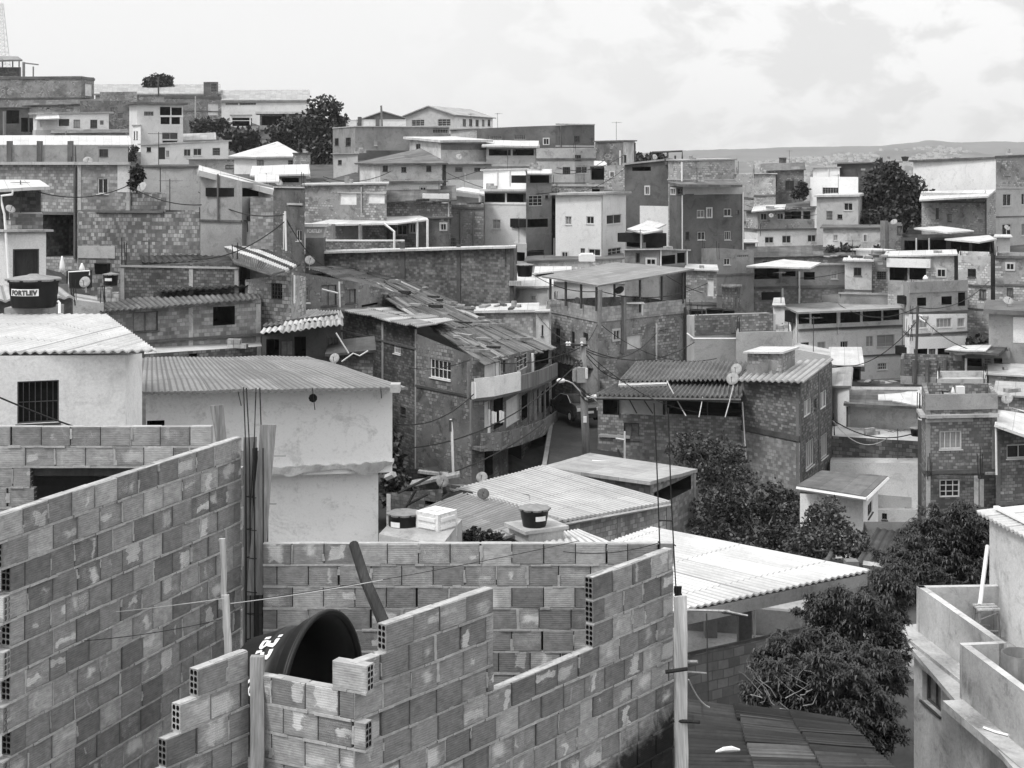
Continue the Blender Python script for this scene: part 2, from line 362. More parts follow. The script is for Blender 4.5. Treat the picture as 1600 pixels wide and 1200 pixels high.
WSTY = {  # frame material, frame width, pane material, vertical bars, horizontal bars
    'd': (STEEL, 0.05, GLASS, 1, 0), 'w': (ALU, 0.06, GLASS, 1, 0), 's': (ALU, 0.07, SHUT, 3, 0), 'b': (STEEL, 0.03, ROOM, 6, 1),
    'l': (LOUV, 0.05, ROOM, 5, 2), 'D': (STEEL, 0.06, WOODD, 0, 0), 'p': (PANEL, 0.03, PANEL, 0, 0), 'W': (ALU, 0.06, GLASS, 1, 0),
    'B': (WHITE, 0.06, GLASS, 4, 1), 'c': (STEEL, 0.04, RAGD, 1, 0), 'G': (STEEL, 0.05, GLASS, 3, 3), 'g': (ALU, 0.06, GLASS, 2, 2), 'P': (PVC, 0.05, SHUT, 1, 0)}
def window(root, Q, t, n, w, h, sty, rec):
    fm, fw, pm, vb, hb = WSTY[sty]
    k_ = (int(abs(Q.x) * 37 + abs(Q.z) * 91)) % 7
    if sty in 'dw' and k_ in (1, 4): pm = RAGD if k_ == 1 else SHUT
    if sty == 'd' and k_ in (2, 3): hb = 1; vb = 1 + k_ % 2
    if sty == 'w' and k_ == 5: vb, hb = 2, 0
    fw = min(fw, 0.18 * min(w, h)); up = Vector((0, 0, 1)); mb = MB(); inn = -n
    base = Q + inn * (rec - 0.05)
    dp = n * (0.045 if sty != 'W' else rec + 0.0)
    def bar(s0, z0, s1, z1): mb.box(base + t * s0 + up * z0 - n * 0.0, t * (s1 - s0), -dp * -1 if False else inn * -1 * dp.length, up * (z1 - z0))
    bar(0.002, 0.002, fw, h - 0.002); bar(w - fw, 0.002, w - 0.002, h - 0.002); bar(fw, 0.002, w - fw, fw); bar(fw, h - fw, w - fw, h - 0.002)
    tb = fw * 0.5
    for i in range(vb):
        s = w * (i + 1) / (vb + 1); bar(s - tb / 2, fw, s + tb / 2, h - fw)
    for i in range(hb):
        z = h * (i + 1) / (hb + 1); mb.box(base + n * 0.012 + t * fw + up * (z - tb / 2), t * (w - 2 * fw), n * 0.02, up * tb)
    door = sty == 'D' or h > 1.7 * w and h > 1.75
    if sty in 'wWdsBbc' and not door:     # sill, proud of the wall
        mb.box(Q + t * -0.04 - up * 0.05 + n * 0.004, t * (w + 0.08), n * 0.05, up * 0.045)
    if sty == 'W':
        for (s0, z0, s1, z1) in ((-0.06, 0.0, -0.003, h + 0.06), (w + 0.003, 0.0, w + 0.06, h + 0.06), (-0.003, h + 0.003, w + 0.003, h + 0.06)):
            mb.box(Q + t * s0 + up * z0 + n * 0.003, t * (s1 - s0), n * 0.03, up * (z1 - z0))
    f = mb.build('door' if door else 'window', fm, root)
    pb = MB(); q = Q + inn * (rec - 0.02)
    pb.poly([q, q + t * w, q + t * w + up * h, q + up * h]); pb.build('pane' if pm is not WOODD else 'door_leaf', pm, f)
    return f

def face_hit(A, B, px):
    """parameter along plan segment A->B where the view ray of column px meets it"""
    u = (px - 800) / F; d = B - A
    k = d.x - u * d.y
    s = (u * A.y - A.x) / k
    return s
def facade(mb, A, B, zA, zB, zb, ops, m=0, mroom=1):
    d = B - A; L = d.length; t = d / L; n = Vector((t.y, -t.x, 0)); t3 = Vector((t.x, t.y, 0))
    ss = sorted({0.0, L} | {v for o in ops for v in (o[0], o[2])}); up = Vector((0, 0, 1))
    zmin = min(zA, zB)
    zs = sorted({zb} | {v for o in ops for v in (o[1], o[3])}); zs = [z for z in zs if z < zmin - 0.01]
    def pt(s, z): return Vector((A.x + t.x * s, A.y + t.y * s, z))
    def top(s): return zA + (zB - zA) * s / L
    for i in range(len(ss) - 1):
        s0, s1 = ss[i], ss[i + 1]
        if s1 - s0 < 1e-4: continue
        for j in range(len(zs)):
            z0 = zs[j]; last = j == len(zs) - 1
            zc = z0 + 0.001 if last else (z0 + zs[j + 1]) / 2; sc = (s0 + s1) / 2
            if any(o[0] < sc < o[2] and o[1] < zc < o[3] for o in ops): continue
            if last: mb.poly([pt(s0, z0), pt(s1, z0), pt(s1, top(s1)), pt(s0, top(s0))], m)
            else: mb.poly([pt(s0, z0), pt(s1, z0), pt(s1, zs[j + 1]), pt(s0, zs[j + 1])], m)
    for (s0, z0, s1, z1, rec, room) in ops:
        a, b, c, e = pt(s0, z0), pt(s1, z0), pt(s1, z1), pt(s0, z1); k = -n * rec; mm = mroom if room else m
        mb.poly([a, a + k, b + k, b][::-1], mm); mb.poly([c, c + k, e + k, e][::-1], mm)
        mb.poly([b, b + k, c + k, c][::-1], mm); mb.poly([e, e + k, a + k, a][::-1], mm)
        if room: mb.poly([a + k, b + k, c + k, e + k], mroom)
    return t3, n

def B(label, pts, top, bot, mat, d=7.0, win=(), roof='par', rmat=None, bands=(), pipes=(), name='house', cat='house', ext=4.0,
      group=None, over=0.25, back=None, rise=0.0, rth=0.10, corr=0.0, amp=0.02, panels=(), reg=True, deep=9.0, room=ROOM, cdir=0, par=0.45, frame=True):
    if mat in KIN and pts[0][1] > 55: mat = KIN[mat][int(pts[0][0] * 7 + pts[0][1] * 3 + len(label)) % len(KIN[mat])]
    n = len(pts)
    xy = [Vector((P(px, 0, Y).x, Y)) for px, Y in pts]
    if isinstance(top, (list, tuple)): zt = [(HZ - ty) / F * pts[i][1] for i, ty in enumerate(top)]
    else: zt = [(HZ - top) / F * pts[0][1]] * n
    zv = (HZ - bot) / F * pts[-1 if n == 2 else 1][1]
    zb = zv - (ext if ext != 4.0 else deep)
    if n == 2:
        ring = [xy[0], xy[1], xy[1] * ((1 + d / xy[1].length) * 1.0), xy[0] * (1 + d / xy[0].length)]
        sh = (ring[3] - ring[2]).normalized() * min(.12, d * .03); ring[2] = ring[2] + sh; ring[3] = ring[3] - sh    # side walls run back, drawn in a little
        if back is not None: rise = (HZ - back) / F * ring[3].y - zt[0]
        z4 = [zt[0], zt[1], zt[1] + rise, zt[0] + rise]
    else:
        ring = [xy[0], xy[1], xy[2], xy[0] + xy[2] - xy[1]]
        z4 = [zt[0], zt[1], zt[2], zt[0] + zt[2] - zt[1] + rise]
    cen = sum(ring, Vector((0, 0))) / 4
    root = empty(name, (cen.x, cen.y, zv), label, cat, group)
    if reg: GROUND.append((cen.x, cen.y, zv)); GROUND.append((xy[0].x, xy[0].y, zv)); GROUND.append((xy[-1].x, xy[-1].y, zv))
    mb = MB(); todo = []; allops = {}
    for fi in range(n - 1):
        A, Bq = xy[fi], xy[fi + 1]; L = (Bq - A).length; ops = []
        for w in win:
            f = w[5] if len(w) > 5 else None
            s0, s1 = face_hit(A, Bq, w[0]), face_hit(A, Bq, w[2])
            if f is None:
                mid = (w[0] + w[2]) / 2
                if not (pts[fi][0] <= mid < pts[fi + 1][0]): continue
            elif f != fi: continue
            s0 = max(0.02, s0) if s0 > 0.01 else 0.02
            s0, s1 = max(s0 * L if s0 != 0.02 else 0.02, 0.03), min(s1 * L, L - 0.03)
            ym = A.y + (Bq.y - A.y) * ((s0 + s1) / 2 / L)
            z1, z0 = (HZ - w[1]) / F * ym, (HZ - w[3]) / F * ym
            if s1 - s0 < 0.08: continue
            z1 = min(z1, min(zt[fi], zt[fi + 1]) - 0.05)
            if z1 - z0 < 0.1: continue
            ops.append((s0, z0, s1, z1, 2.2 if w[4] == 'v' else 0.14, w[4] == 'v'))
            if w[4] != 'v': todo.append((A, Bq, s0, z0, s1, z1, w[4]))
        if name == 'house' and 55 < A.y < 200 and L > 4.2 and mat in AUTOW and frame:
            ra = random.Random(int(pts[fi][0] * 13 + pts[fi][1])); zt0 = min(zt[fi], zt[fi + 1])
            for _ in range(6):
                if len(ops) >= 4 + L / 5: break
                w_, h_ = ra.choice([(.5, .5), (.6, .4), (.9, .8), (.8, .9), (.4, .7)]); s0 = ra.uniform(.6, L - 1.6); z0 = zt0 - ra.choice([1.0, 1.3, 1.6, 3.9, 4.2, 6.6]) - h_
                if z0 < zv + .4: continue
                if any(o[0] - .5 < s0 + w_ and o[2] + .5 > s0 and o[1] - .3 < z0 + h_ and o[3] + .3 > z0 for o in ops): continue
                if any(len(b_) < 6 and (HZ - b_[1]) / F * pts[0][1] - .1 < z0 + h_ and (HZ - b_[0]) / F * pts[0][1] + .1 > z0 for b_ in bands): continue
                ops.append((s0, z0, s0 + w_, z0 + h_, .14, False)); todo.append((A, Bq, s0, z0, s0 + w_, z0 + h_, ra.choice('dllwbcd')))
                if ra.random() < .5: break
        allops[fi] = list(ops)
        facade(mb, A, Bq, zt[fi], zt[fi + 1], zb, ops)
    v3 = lambda q, z: Vector((q.x, q.y, z))
    for i in range(n - 1, 4):
        j = (i + 1) % 4
        mb.poly([v3(ring[i], zb), v3(ring[j], zb), v3(ring[j], z4[j]), v3(ring[i], z4[i])])
    if roof == 'par':
        th = 0.14; inner = []
        for q in ring:
            dv = cen - q; inner.append(q + dv * min(0.35, th * 1.5 / max(dv.length, 0.1)))
        h = par
        for i in range(4):
            j = (i + 1) % 4
            mb.poly([v3(ring[i], z4[i]), v3(ring[j], z4[j]), v3(inner[j], z4[j]), v3(inner[i], z4[i])])
            mb.poly([v3(inner[j], z4[j] - h), v3(inner[i], z4[i] - h), v3(inner[i], z4[i]), v3(inner[j], z4[j])])
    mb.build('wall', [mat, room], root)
    if roof == 'par':
        rb = MB(); rb.poly([v3(inner[i], z4[i] - h) for i in range(4)]); rb.build('roof', rmat or CONC, root)
    elif roof in ('slab', 'shed'):
        out = []
        for q in ring:
            dv = q - cen; out.append(q + dv * (over * 1.4 / max(dv.length, 0.1)))
        c = [v3(out[i], z4[i] + rth) for i in range(4)]
        if cdir: c = [c[1], c[2], c[3], c[0]]
        rb = MB(); sheet(rb, *c, th=rth - 0.004, corr=corr, amp=amp, wob=0.03 if roof == 'shed' else 0.0)
        rb.build('roof', rmat or CONC, root)
    elif roof == 'flat':
        rb = MB(); rb.poly([v3(ring[i], z4[i]) for i in range(4)]); rb.build('roof', rmat or CONC, root)
    for (A, Bq, s0, z0, s1, z1, sty) in todo:
        t = (Bq - A).normalized(); t3 = Vector((t.x, t.y, 0)); nn = Vector((t.y, -t.x, 0))
        window(root, Vector((A.x + t.x * s0, A.y + t.y * s0, z0)), t3, nn, s1 - s0, z1 - z0, sty, 0.14)
    for bd in bands:       # (py0, py1, mat, proud[, face, px0, px1])
        py0, py1, bm, pr = bd[:4]; bb = MB()
        for fi in range(n - 1):
            if len(bd) > 4 and bd[4] is not None and bd[4] != fi: continue
            A, Bq = xy[fi], xy[fi + 1]; L = (Bq - A).length; t = (Bq - A) / L; t3 = Vector((t.x, t.y, 0)); nn = Vector((t.y, -t.x, 0))
            sa, sb = 0.0, L
            if len(bd) > 5: sa, sb = max(0, face_hit(A, Bq, bd[5])) * L, min(1, face_hit(A, Bq, bd[6])) * L
            yr = pts[1][1] if n == 3 else pts[0][1]
            za, zc = (HZ - py1) / F * yr, (HZ - py0) / F * yr
            ex = pr if fi > 0 or n == 2 else 0.0
            bb.box(Vector((A.x, A.y, za)) + t3 * sa + nn * 0.003, t3 * (sb - sa), nn * pr * -1 * -1, Vector((0, 0, zc - za)))
        if bb.f: bb.build('floor_slab' if pr > 0.035 else 'painted_band', bm, root)
    raw = mat in RAWS
    if raw and frame:
        fr_ = random.Random(len(label) * 7 + int(pts[0][0])); isb = mat in BRICKS
        fm_ = fr_.choice([CONC, CONCD, CONCM]) if isb else fr_.choice([CONCD, CONC, mat])
        for fi in range(n - 1):
            A, Bq = xy[fi], xy[fi + 1]; L = (Bq - A).length; t = (Bq - A) / L; t3 = Vector((t.x, t.y, 0)); nn = Vector((t.y, -t.x, 0)); zt_ = min(zt[fi], zt[fi + 1])
            used = [(a_[2], a_[3], a_[4], a_[5]) for a_ in todo if a_[0] == A and a_[1] == Bq] + [o_[:4] for o_ in allops.get(fi, [])]
            if L > 2.2 and isb:
                ks = [0.02, L - .24] + ([fr_.uniform(.4, .6) * L] if L > 6 else [])
                for s_ in ks:
                    if any(u[0] - .06 < s_ + .22 and u[2] + .06 > s_ for u in used): continue
                    cb = MB(); cb.box(Vector((A.x, A.y, zb)) + t3 * s_ + nn * .002, t3 * .2, nn * fr_.uniform(.012, .03), Vector((0, 0, zt_ - zb - .03))); cb.build('column', fm_, root)
            if L > 2.0 and not bands:
                z = zt_ - fr_.uniform(2.3, 2.8)
                while z > zv - .5:
                    if not any(u[1] < z + .2 and u[3] > z - .02 for u in used):
                        cb = MB(); k_ = max(3, int(L / 1.1)); pr_ = fr_.uniform(.03, .10)
                        for i_ in range(k_):
                            sa, sb = L * i_ / k_, L * (i_ + 1) / k_; cb.box(Vector((A.x, A.y, z + fr_.uniform(-.02, .02))) + t3 * sa + nn * .003, t3 * (sb - sa), nn * (pr_ + fr_.uniform(-.015, .015)), Vector((0, 0, .18 + fr_.uniform(-.03, .03))))
                        cb.build('floor_slab', fm_ if isb else CONCD, root)
                    z -= fr_.uniform(2.5, 2.9)
    ROOFS.append((root, label, ring, z4, roof, mat))
    for pp in pipes:       # (px, py0, py1[, r])
        for fi in range(n - 1):
            if not (pts[fi][0] - 0.5 <= pp[0] <= pts[fi + 1][0] + 0.5): continue
            A, Bq = xy[fi], xy[fi + 1]; s = face_hit(A, Bq, pp[0]); q = A + (Bq - A) * s; t = (Bq - A).normalized(); nn = Vector((t.y, -t.x))
            q = q + nn * 0.08; r = pp[3] if len(pp) > 3 else 0.05
            pb = MB(); pb.tube([(q.x, q.y, (HZ - pp[1]) / F * q.y), (q.x, q.y, (HZ - pp[2]) / F * q.y)], r, 6); pb.build('drain_pipe', PVC if len(pp) < 5 else pp[4], root); break
    return root

def tubething(name, pts, r, mat, label, cat, group=None, n=6):
    mb = MB(); mb.tube(pts, r, n); c = Vector(pts[0])
    return setp(mb.build(name, mat, None, org=c), label, cat, group)
def sag(a, b, drop, k=14):
    a, b = Vector(a), Vector(b); return [a.lerp(b, i / k) - Vector((0, 0, drop * 4 * (i / k) * (1 - i / k))) for i in range(k + 1)]
def lines(root, segs, r, mat, name, n=5):
    mb = MB()
    for s in segs: mb.tube([P(*q) for q in s], r, n)
    return mb.build(name, mat, root)
# ---------------------------------------------------------------- foreground: unfinished block walls
def mouldmask(nt):
    """black damp mould climbing the far lower corner of the right wall"""
    g = nd(nt, 'ShaderNodeNewGeometry'); s = nd(nt, 'ShaderNodeSeparateXYZ'); nt.links.new(g.outputs['Position'], s.inputs[0])
    a = mth(nt, 'ADD', mth(nt, 'MULTIPLY', mth(nt, 'SUBTRACT', s.outputs[0], 1.50), .637), mth(nt, 'MULTIPLY', mth(nt, 'SUBTRACT', s.outputs[1], 13.7), .771))
    n = nd(nt, 'ShaderNodeTexNoise', i_Scale=2.3, i_Detail=8, i_Roughness=.7, i_Distortion=.5); nt.links.new(g.outputs['Position'], n.inputs['Vector'])
    v = mth(nt, 'ADD', mth(nt, 'MULTIPLY', mth(nt, 'SUBTRACT', -4.95, s.outputs[2]), 1.5), mth(nt, 'ADD', mth(nt, 'MULTIPLY', a, .32), mth(nt, 'MULTIPLY_ADD', n.outputs['Fac'], 1.6, -.35)))
    return rng(nt, v, .35, .75, 1.0, .07)
def blockmat(mould=False):
    m, nt, b = newmat('hollow_clay_block_damp' if mould else 'hollow_clay_block')
    at = nd(nt, 'ShaderNodeVertexColor', layer_name='rnd'); sp = nd(nt, 'ShaderNodeSeparateColor'); nt.links.new(at.outputs[0], sp.inputs[0])
    r1, r2, r3 = sp.outputs
    u0 = nt.nodes.new('ShaderNodeUVMap'); u0.uv_map = 'UVMap'
    s = nd(nt, 'ShaderNodeSeparateXYZ'); nt.links.new(u0.outputs[0], s.inputs[0])
    fx = mth(nt, 'FRACT', s.outputs[0]); fy = mth(nt, 'FRACT', s.outputs[1])
    w1 = nz(nt, u0.outputs[0], 1.6, 5, 0.6, 0.6); w2 = nz(nt, uvn(nt, loc=(5, 9, 0)), 2.1, 5, 0.6, 0.6)
    # pale slurry: each block has its own patch (place, width, height) or none
    wn = nd(nt, 'ShaderNodeTexWhiteNoise', noise_dimensions='2D'); cmb = nd(nt, 'ShaderNodeCombineXYZ'); nt.links.new(r2, cmb.inputs[0]); nt.links.new(r3, cmb.inputs[1]); nt.links.new(cmb.outputs[0], wn.inputs['Vector'])
    sw = nd(nt, 'ShaderNodeSeparateColor'); nt.links.new(wn.outputs['Color'], sw.inputs[0]); q1, q2, q3 = sw.outputs
    ax = mth(nt, 'ABSOLUTE', mth(nt, 'ADD', mth(nt, 'SUBTRACT', fx, mth(nt, 'MULTIPLY_ADD', q1, 0.7, 0.15)), mth(nt, 'MULTIPLY', mth(nt, 'SUBTRACT', w1, 0.5), 0.75)))
    ay = mth(nt, 'ABSOLUTE', mth(nt, 'ADD', mth(nt, 'SUBTRACT', fy, mth(nt, 'MULTIPLY_ADD', q2, 0.4, 0.3)), mth(nt, 'MULTIPLY', mth(nt, 'SUBTRACT', w2, 0.5), 0.8)))
    half = mth(nt, 'MULTIPLY_ADD', mth(nt, 'POWER', q3, 1.6), 0.45, 0.05); hy = mth(nt, 'MULTIPLY_ADD', mth(nt, 'FRACT', mth(nt, 'MULTIPLY', q2, 7.3)), 0.42, 0.10); soft = mth(nt, 'MULTIPLY_ADD', mth(nt, 'FRACT', mth(nt, 'MULTIPLY', q1, 5.7)), .22, .015)
    mx = mth(nt, 'DIVIDE', mth(nt, 'SUBTRACT', half, ax), soft, clamp=True); my = mth(nt, 'DIVIDE', mth(nt, 'SUBTRACT', hy, ay), soft, clamp=True)
    blot = mth(nt, 'MULTIPLY', mx, my)
    on = rng(nt, r2, 0.40, 0.46, 0.0, 1.0)
    blot = mth(nt, 'MULTIPLY', mth(nt, 'MULTIPLY', blot, on), mth(nt, 'MULTIPLY_ADD', r3, .5, .5))
    base = mth(nt, 'MULTIPLY_ADD', mth(nt, 'POWER', r1, 1.5), 0.23, 0.160)
    grain = nz(nt, uvn(nt, (2.0, 12, 1)), 2.0, 5, 0.7); g2 = nz(nt, u0.outputs[0], 3.0, 6, 0.7, 0.4)
    # drips and dried slurry, in patches over several blocks
    tc = nd(nt, 'ShaderNodeTexCoord'); big = nz(nt, tc.outputs['Object'], 2.2, 6, 0.65, 0.5)
    base = mth(nt, 'MULTIPLY', base, mth(nt, 'MULTIPLY', rng(nt, grain, 0.3, 0.7, 0.84, 1.14), rng(nt, g2, 0.3, 0.75, 0.72, 1.32)))
    base = mth(nt, 'MULTIPLY', base, rng(nt, big, 0.3, 0.7, 0.84, 1.18))
    edge = mth(nt, 'MAXIMUM', mth(nt, 'ABSOLUTE', mth(nt, 'SUBTRACT', fx, 0.5)), mth(nt, 'ABSOLUTE', mth(nt, 'SUBTRACT', fy, 0.5)))
    base = mth(nt, 'MULTIPLY', base, rng(nt, edge, 0.40, 0.5, 1.0, 0.86))
    mixn = nd(nt, 'ShaderNodeMix'); mixn.data_type = 'FLOAT'; nt.links.new(mth(nt, 'MULTIPLY', blot, 0.95), mixn.inputs[0])
    nt.links.new(base, mixn.inputs[2]); mixn.inputs[3].default_value = 0.68
    c = mth(nt, 'MULTIPLY', mixn.outputs[0], rng(nt, grain, 0.3, 0.7, 0.93, 1.06))
    if mould: c = mth(nt, 'MULTIPLY', c, mouldmask(nt))
    nt.links.new(c, b.inputs['Base Color'])
    rib = mth(nt, 'SINE', mth(nt, 'MULTIPLY', fy, 62.8))
    bump(nt, b, mth(nt, 'ADD', mth(nt, 'MULTIPLY', rib, 0.35), mth(nt, 'MULTIPLY', g2, 2.0)), 0.28, 0.006)
    return m
BLOCK = blockmat(); BLOCKM = blockmat(True)
MORT = plain('mortar', 0.37, 0.95, 18, 0.25)
def dampmortar():
    m = MORT.copy(); m.name = 'mortar_damp'; nt = m.node_tree; b = nt.nodes['Principled BSDF']; l = b.inputs['Base Color'].links[0]; src = l.from_socket
    nt.links.new(mth(nt, 'MULTIPLY', src, mouldmask(nt)), b.inputs['Base Color']); return m
MORTM = dampmortar()
BH, BW_, CO, TH = 0.19, 0.29, 0.205, 0.09

def block(mb, o, t, n, L, rnd, h0=False, h1=False, H=BH, th=TH, mould=None):
    """one hollow block: o = near bottom corner on the face side, t along the wall, n out of the face"""
    up = Vector((0, 0, 1)); k = random.randint(0, 40) * 2.0; j = random.randint(0, 40) * 2.0
    tilt = random.uniform(-0.004, 0.004); o = o + n * random.uniform(-0.005, 0.004) + up * random.uniform(-0.002, 0.002)
    a = [o, o + t * L + n * tilt, o + t * L + n * tilt + up * H, o + up * H]; bq = [p - n * th for p in a]
    fu = [(k, j), (k + 0.999, j), (k + 0.999, j + 0.999), (k, j + 0.999)]
    w = L / BW_
    if w < 0.8: fu = [(k + 0.2, j), (k + 0.2 + w * 0.8, j), (k + 0.2 + w * 0.8, j + 0.999), (k + 0.2, j + 0.999)]
    col = rnd
    # small chamfer on the front face so that edges catch light
    e = 0.004
    fr = [a[0] + t * e + up * e, a[1] - t * e + up * e, a[2] - t * e - up * e, a[3] + t * e - up * e]; ba = [p - n * e for p in a]
    mb.poly(fr, 0, fu, col)
    for i in range(4): mb.poly([ba[i], ba[(i + 1) % 4], fr[(i + 1) % 4], fr[i]], 0, [fu[i], fu[(i + 1) % 4], fu[(i + 1) % 4], fu[i]], col)
    mb.poly([bq[1], bq[0], bq[3], bq[2]], 0, fu, col)
    tu = [(k + .3, j + .02), (k + .6, j + .02), (k + .6, j + .1), (k + .3, j + .1)]
    mb.poly([ba[3], ba[2], bq[2], bq[3]], 0, tu, (min(1, col[0] + .45), 0.1, .5, 1)); mb.poly([bq[0], bq[1], ba[1], ba[0]], 0, tu, col)
    for hole, p, q, d in ((h0, ba[0], bq[0], t), (h1, ba[1], bq[1], -t)):
        ex = q - p; W2 = ex.length; ex = ex / W2
        if not hole: mb.poly([p, q, q + up * H, p + up * H], 0, tu, col); continue
        xs = [0, .10, .45, .55, .90, 1]; zs = [0, .05, .235, .285, .475, .525, .715, .765, .95, 1]
        for ix in range(5):
            for iz in range(9):
                c = [p + ex * W2 * xs[ix + da] + up * H * zs[iz + db] for da, db in ((0, 0), (1, 0), (1, 1), (0, 1))]
                if ix in (1, 3) and iz % 2 == 1:
                    m_ = sum(c, Vector()) / 4; oc = []
                    for q1, q2 in zip(c, c[1:] + c[:1]): oc += [q1.lerp(q2, .22), q1.lerp(q2, .78)]
                    ring = oc
                    for i, cc in enumerate(c): mb.poly([cc, ring[i * 2], ring[(i * 2 - 1) % 8]], 0, [tu[0]] * 3, col)
                    dp = [v + d * 0.11 for v in ring]
                    for i in range(8): mb.poly([ring[i], ring[(i + 1) % 8], dp[(i + 1) % 8], dp[i]], 1, [tu[0]] * 4, (0, 0, 0, 1))
                    mb.poly(dp, 1, [tu[0]] * 8, (0, 0, 0, 1))
                else: mb.poly(c, 0, tu, col)

HOLE = plain('block_hollow', 0.03, 0.95, 5, 0.2)
def blockwall(label, A, dirv, ztop, courses, cat='wall', mouldf=None, frontn=None, cap=None, seed=1):
    """courses: list of (s0, s1, phase, hole_start, hole_end) from the top course down, along dirv from plan point A"""
    rs = random.Random(seed); st_ = random.getstate(); random.seed(seed)
    t = Vector((dirv[0], dirv[1], 0)).normalized(); n = Vector((t.y, -t.x, 0)) if frontn is None else Vector(frontn)
    mb = MB(); up = Vector((0, 0, 1)); mo = MB(); co = MB()
    for k, cs in enumerate(courses):
        if cs is None: continue
        spans = cs if isinstance(cs, list) else [cs]
        for (s0, s1, ph, h0, h1) in spans:
            z = ztop - CO * (k + 1) + 0.0145
            cuts = [s0]; s = s0 + (ph * 0.297 if ph > 0.05 else 0.297)
            while s < s1 - 0.06: cuts.append(s); s += 0.297 + rs.uniform(-0.006, 0.006) - (0.10 if rs.random() < 0.035 else 0)
            cuts.append(s1)
            for i in range(len(cuts) - 1):
                a, b2 = cuts[i], cuts[i + 1]; g = 0.007 + (0.012 if rs.random() < .2 else 0)
                if i == len(cuts) - 2: g = 0
                p = Vector((A[0], A[1], 0)) + t * a + up * z
                m_ = mouldf(a, z) if mouldf else 0.0
                rnd = (min(1, max(0, rs.gauss(.5, .27))), rs.random(), rs.random(), 1.0 - m_)
                block(mb, p, t, n, b2 - a - g, rnd, h0 and i == 0, h1 and i == len(cuts) - 2)
            p = Vector((A[0], A[1], 0)) + t * (s0 + (.13 if h0 else .004)) - n * .042 + up * (z + .002); e_ = s1 - s0 - (.13 if h0 else .004) - (.13 if h1 else .004)
            if e_ > .02: co.box(p, t * e_, -n * .012, up * (BH - .004))  # dark core added to stop light through the open upright joints
            for c_ in cuts[1:-1]:           # mortar smeared over some of the upright joints
                if rs.random() < .38:
                    h_ = rs.uniform(.05, .19); w_ = rs.uniform(.008, .04); z0_ = rs.uniform(0, BH - h_)
                    for q_ in range(3): mo.box(Vector((A[0], A[1], 0)) + t * (c_ - .004 - w_ * rs.uniform(.3, .7)) + n * rs.uniform(.001, .005) + up * (z + z0_ + h_ * q_ / 3), t * w_ * rs.uniform(.6, 1.2), -n * .02, up * (h_ / 3))
            # mortar bed under the course: uneven, in short lengths, pressed a little out of the joint
            s = s0
            while s < s1 - .01:
                ln = min(rs.uniform(0.05, 0.22), s1 - s); pr = rs.uniform(-0.006, 0.012)
                p = Vector((A[0], A[1], 0)) + t * s + n * pr + up * (z - 0.0150 - (rs.uniform(0, .004)))
                mo.box(p, t * ln, -n * (TH - 0.012 + pr), up * (0.0152 + rs.uniform(0, .006)), 0); s += ln
            if k == 0 or (cap and k in cap):
                s = s0 + 0.0
                while s < s1 - .02:     # slurry left on the top
                    ln = min(rs.uniform(0.1, 0.3), s1 - s)
                    p = Vector((A[0], A[1], 0)) + t * s - n * rs.uniform(.004, .02) + up * (z + BH - 0.002)
                    mo.box(p, t * ln, -n * rs.uniform(.02, .06), up * rs.uniform(.003, .007)); s += ln
    random.setstate(st_)
    c = Vector((A[0], A[1], ztop - CO * len(courses)))
    root = empty('block_wall', c, label, cat, 'hollow clay block walls of the unfinished storey')
    mb.build('clay_blocks', [BLOCKM if mouldf else BLOCK, HOLE], root); mo.build('mortar_bed', MORTM if mouldf else MORT, root); co.build('light_stop_core', HOLE, root)
    return root
def along(px, A, d):
    u = (px - 800) / F; return (u * A[1] - A[0]) / (d[0] - u * d[1])
def nrm2(d): l = math.hypot(*d); return (d[0] / l, d[1] / l)

FLOORZ = -5.25
# left wall, running away from the left edge of the view to the corner column
LA = (-3.80, 10.97); LB = (-2.600, 14.14); ld = nrm2((LB[0] - LA[0], LB[1] - LA[1])); LL = math.hypot(LB[0] - LA[0], LB[1] - LA[1])
cs = []
for k in range(17):
    if k == 0: cs.append((-0.5, LL, .5, False, False))
    else: cs.append((0.0 if k % 2 else 0.10, LL, 0 if k % 2 else .55, True, False))
blockwall('long clay block wall at left, its top sloping up to the corner rebar column', LA, ld, -2.60, cs, seed=3)
# short return that is toothed into its near end
cs = [None] + [((0.0 if k % 2 == 0 else .1), 0.62, 0, False, True) for k in range(1, 17)]
pA = (LA[0] - 0.66, LA[1] + 0.16)
blockwall('short toothed clay block return at the far left edge of the picture', pA, nrm2((0.97, -0.24)), -2.60, [None, None] + [(0, .60 + (.09 if k % 2 else 0), 0, False, k % 2 == 1) for k in range(2, 17)], seed=9)
# rear left wall with an opening
bz = -2.61; bY = 14.75
bA = ((0 - 800) / F * bY - 0.6, bY)
def sx(px): return (px - 800) / F * bY - bA[0]
cs = [(0, sx(330), .4, False, False), (0, sx(346), .9, False, False)]
for k in range(2, 13):
    e = sx(47 if k % 2 == 0 else 53)
    if k < 7: cs.append([(0, e, .3 if k % 2 else .8, False, True), (sx(215), sx(378), .4, True, False)])
    else: cs.append((0, sx(378), .4 if k % 2 else .9, False, False))
rl = blockwall('level clay block wall behind the left wall, with a dark opening below two courses', bA, (1, 0), bz, cs, seed=5)
mb = MB(); mb.box((bA[0] + .1, bY + .9, -5.3), (sx(378), 0, 0), (0, .1, 0), (0, 0, 2.2)); mb.box((bA[0] + .1, bY + .095, -3.12), (sx(378), 0, 0), (0, .9, 0), (0, 0, .08)); mb.build('dark_backing', PDD, rl)  # dark backing and lid added so the opening reads black
# rear wall of the near room
wA = ((411 - 800) / F * 13.9, 13.9); wl = (1056 - 411) / F * 13.9
cs = [(0, wl - (0.02 if k == 0 else 0.16), .45 if k % 2 else .95, False, False) for k in range(9)]
blockwall('straight clay block wall facing the camera behind the black tank', wA, (1, 0.0), -3.566, cs, seed=11)
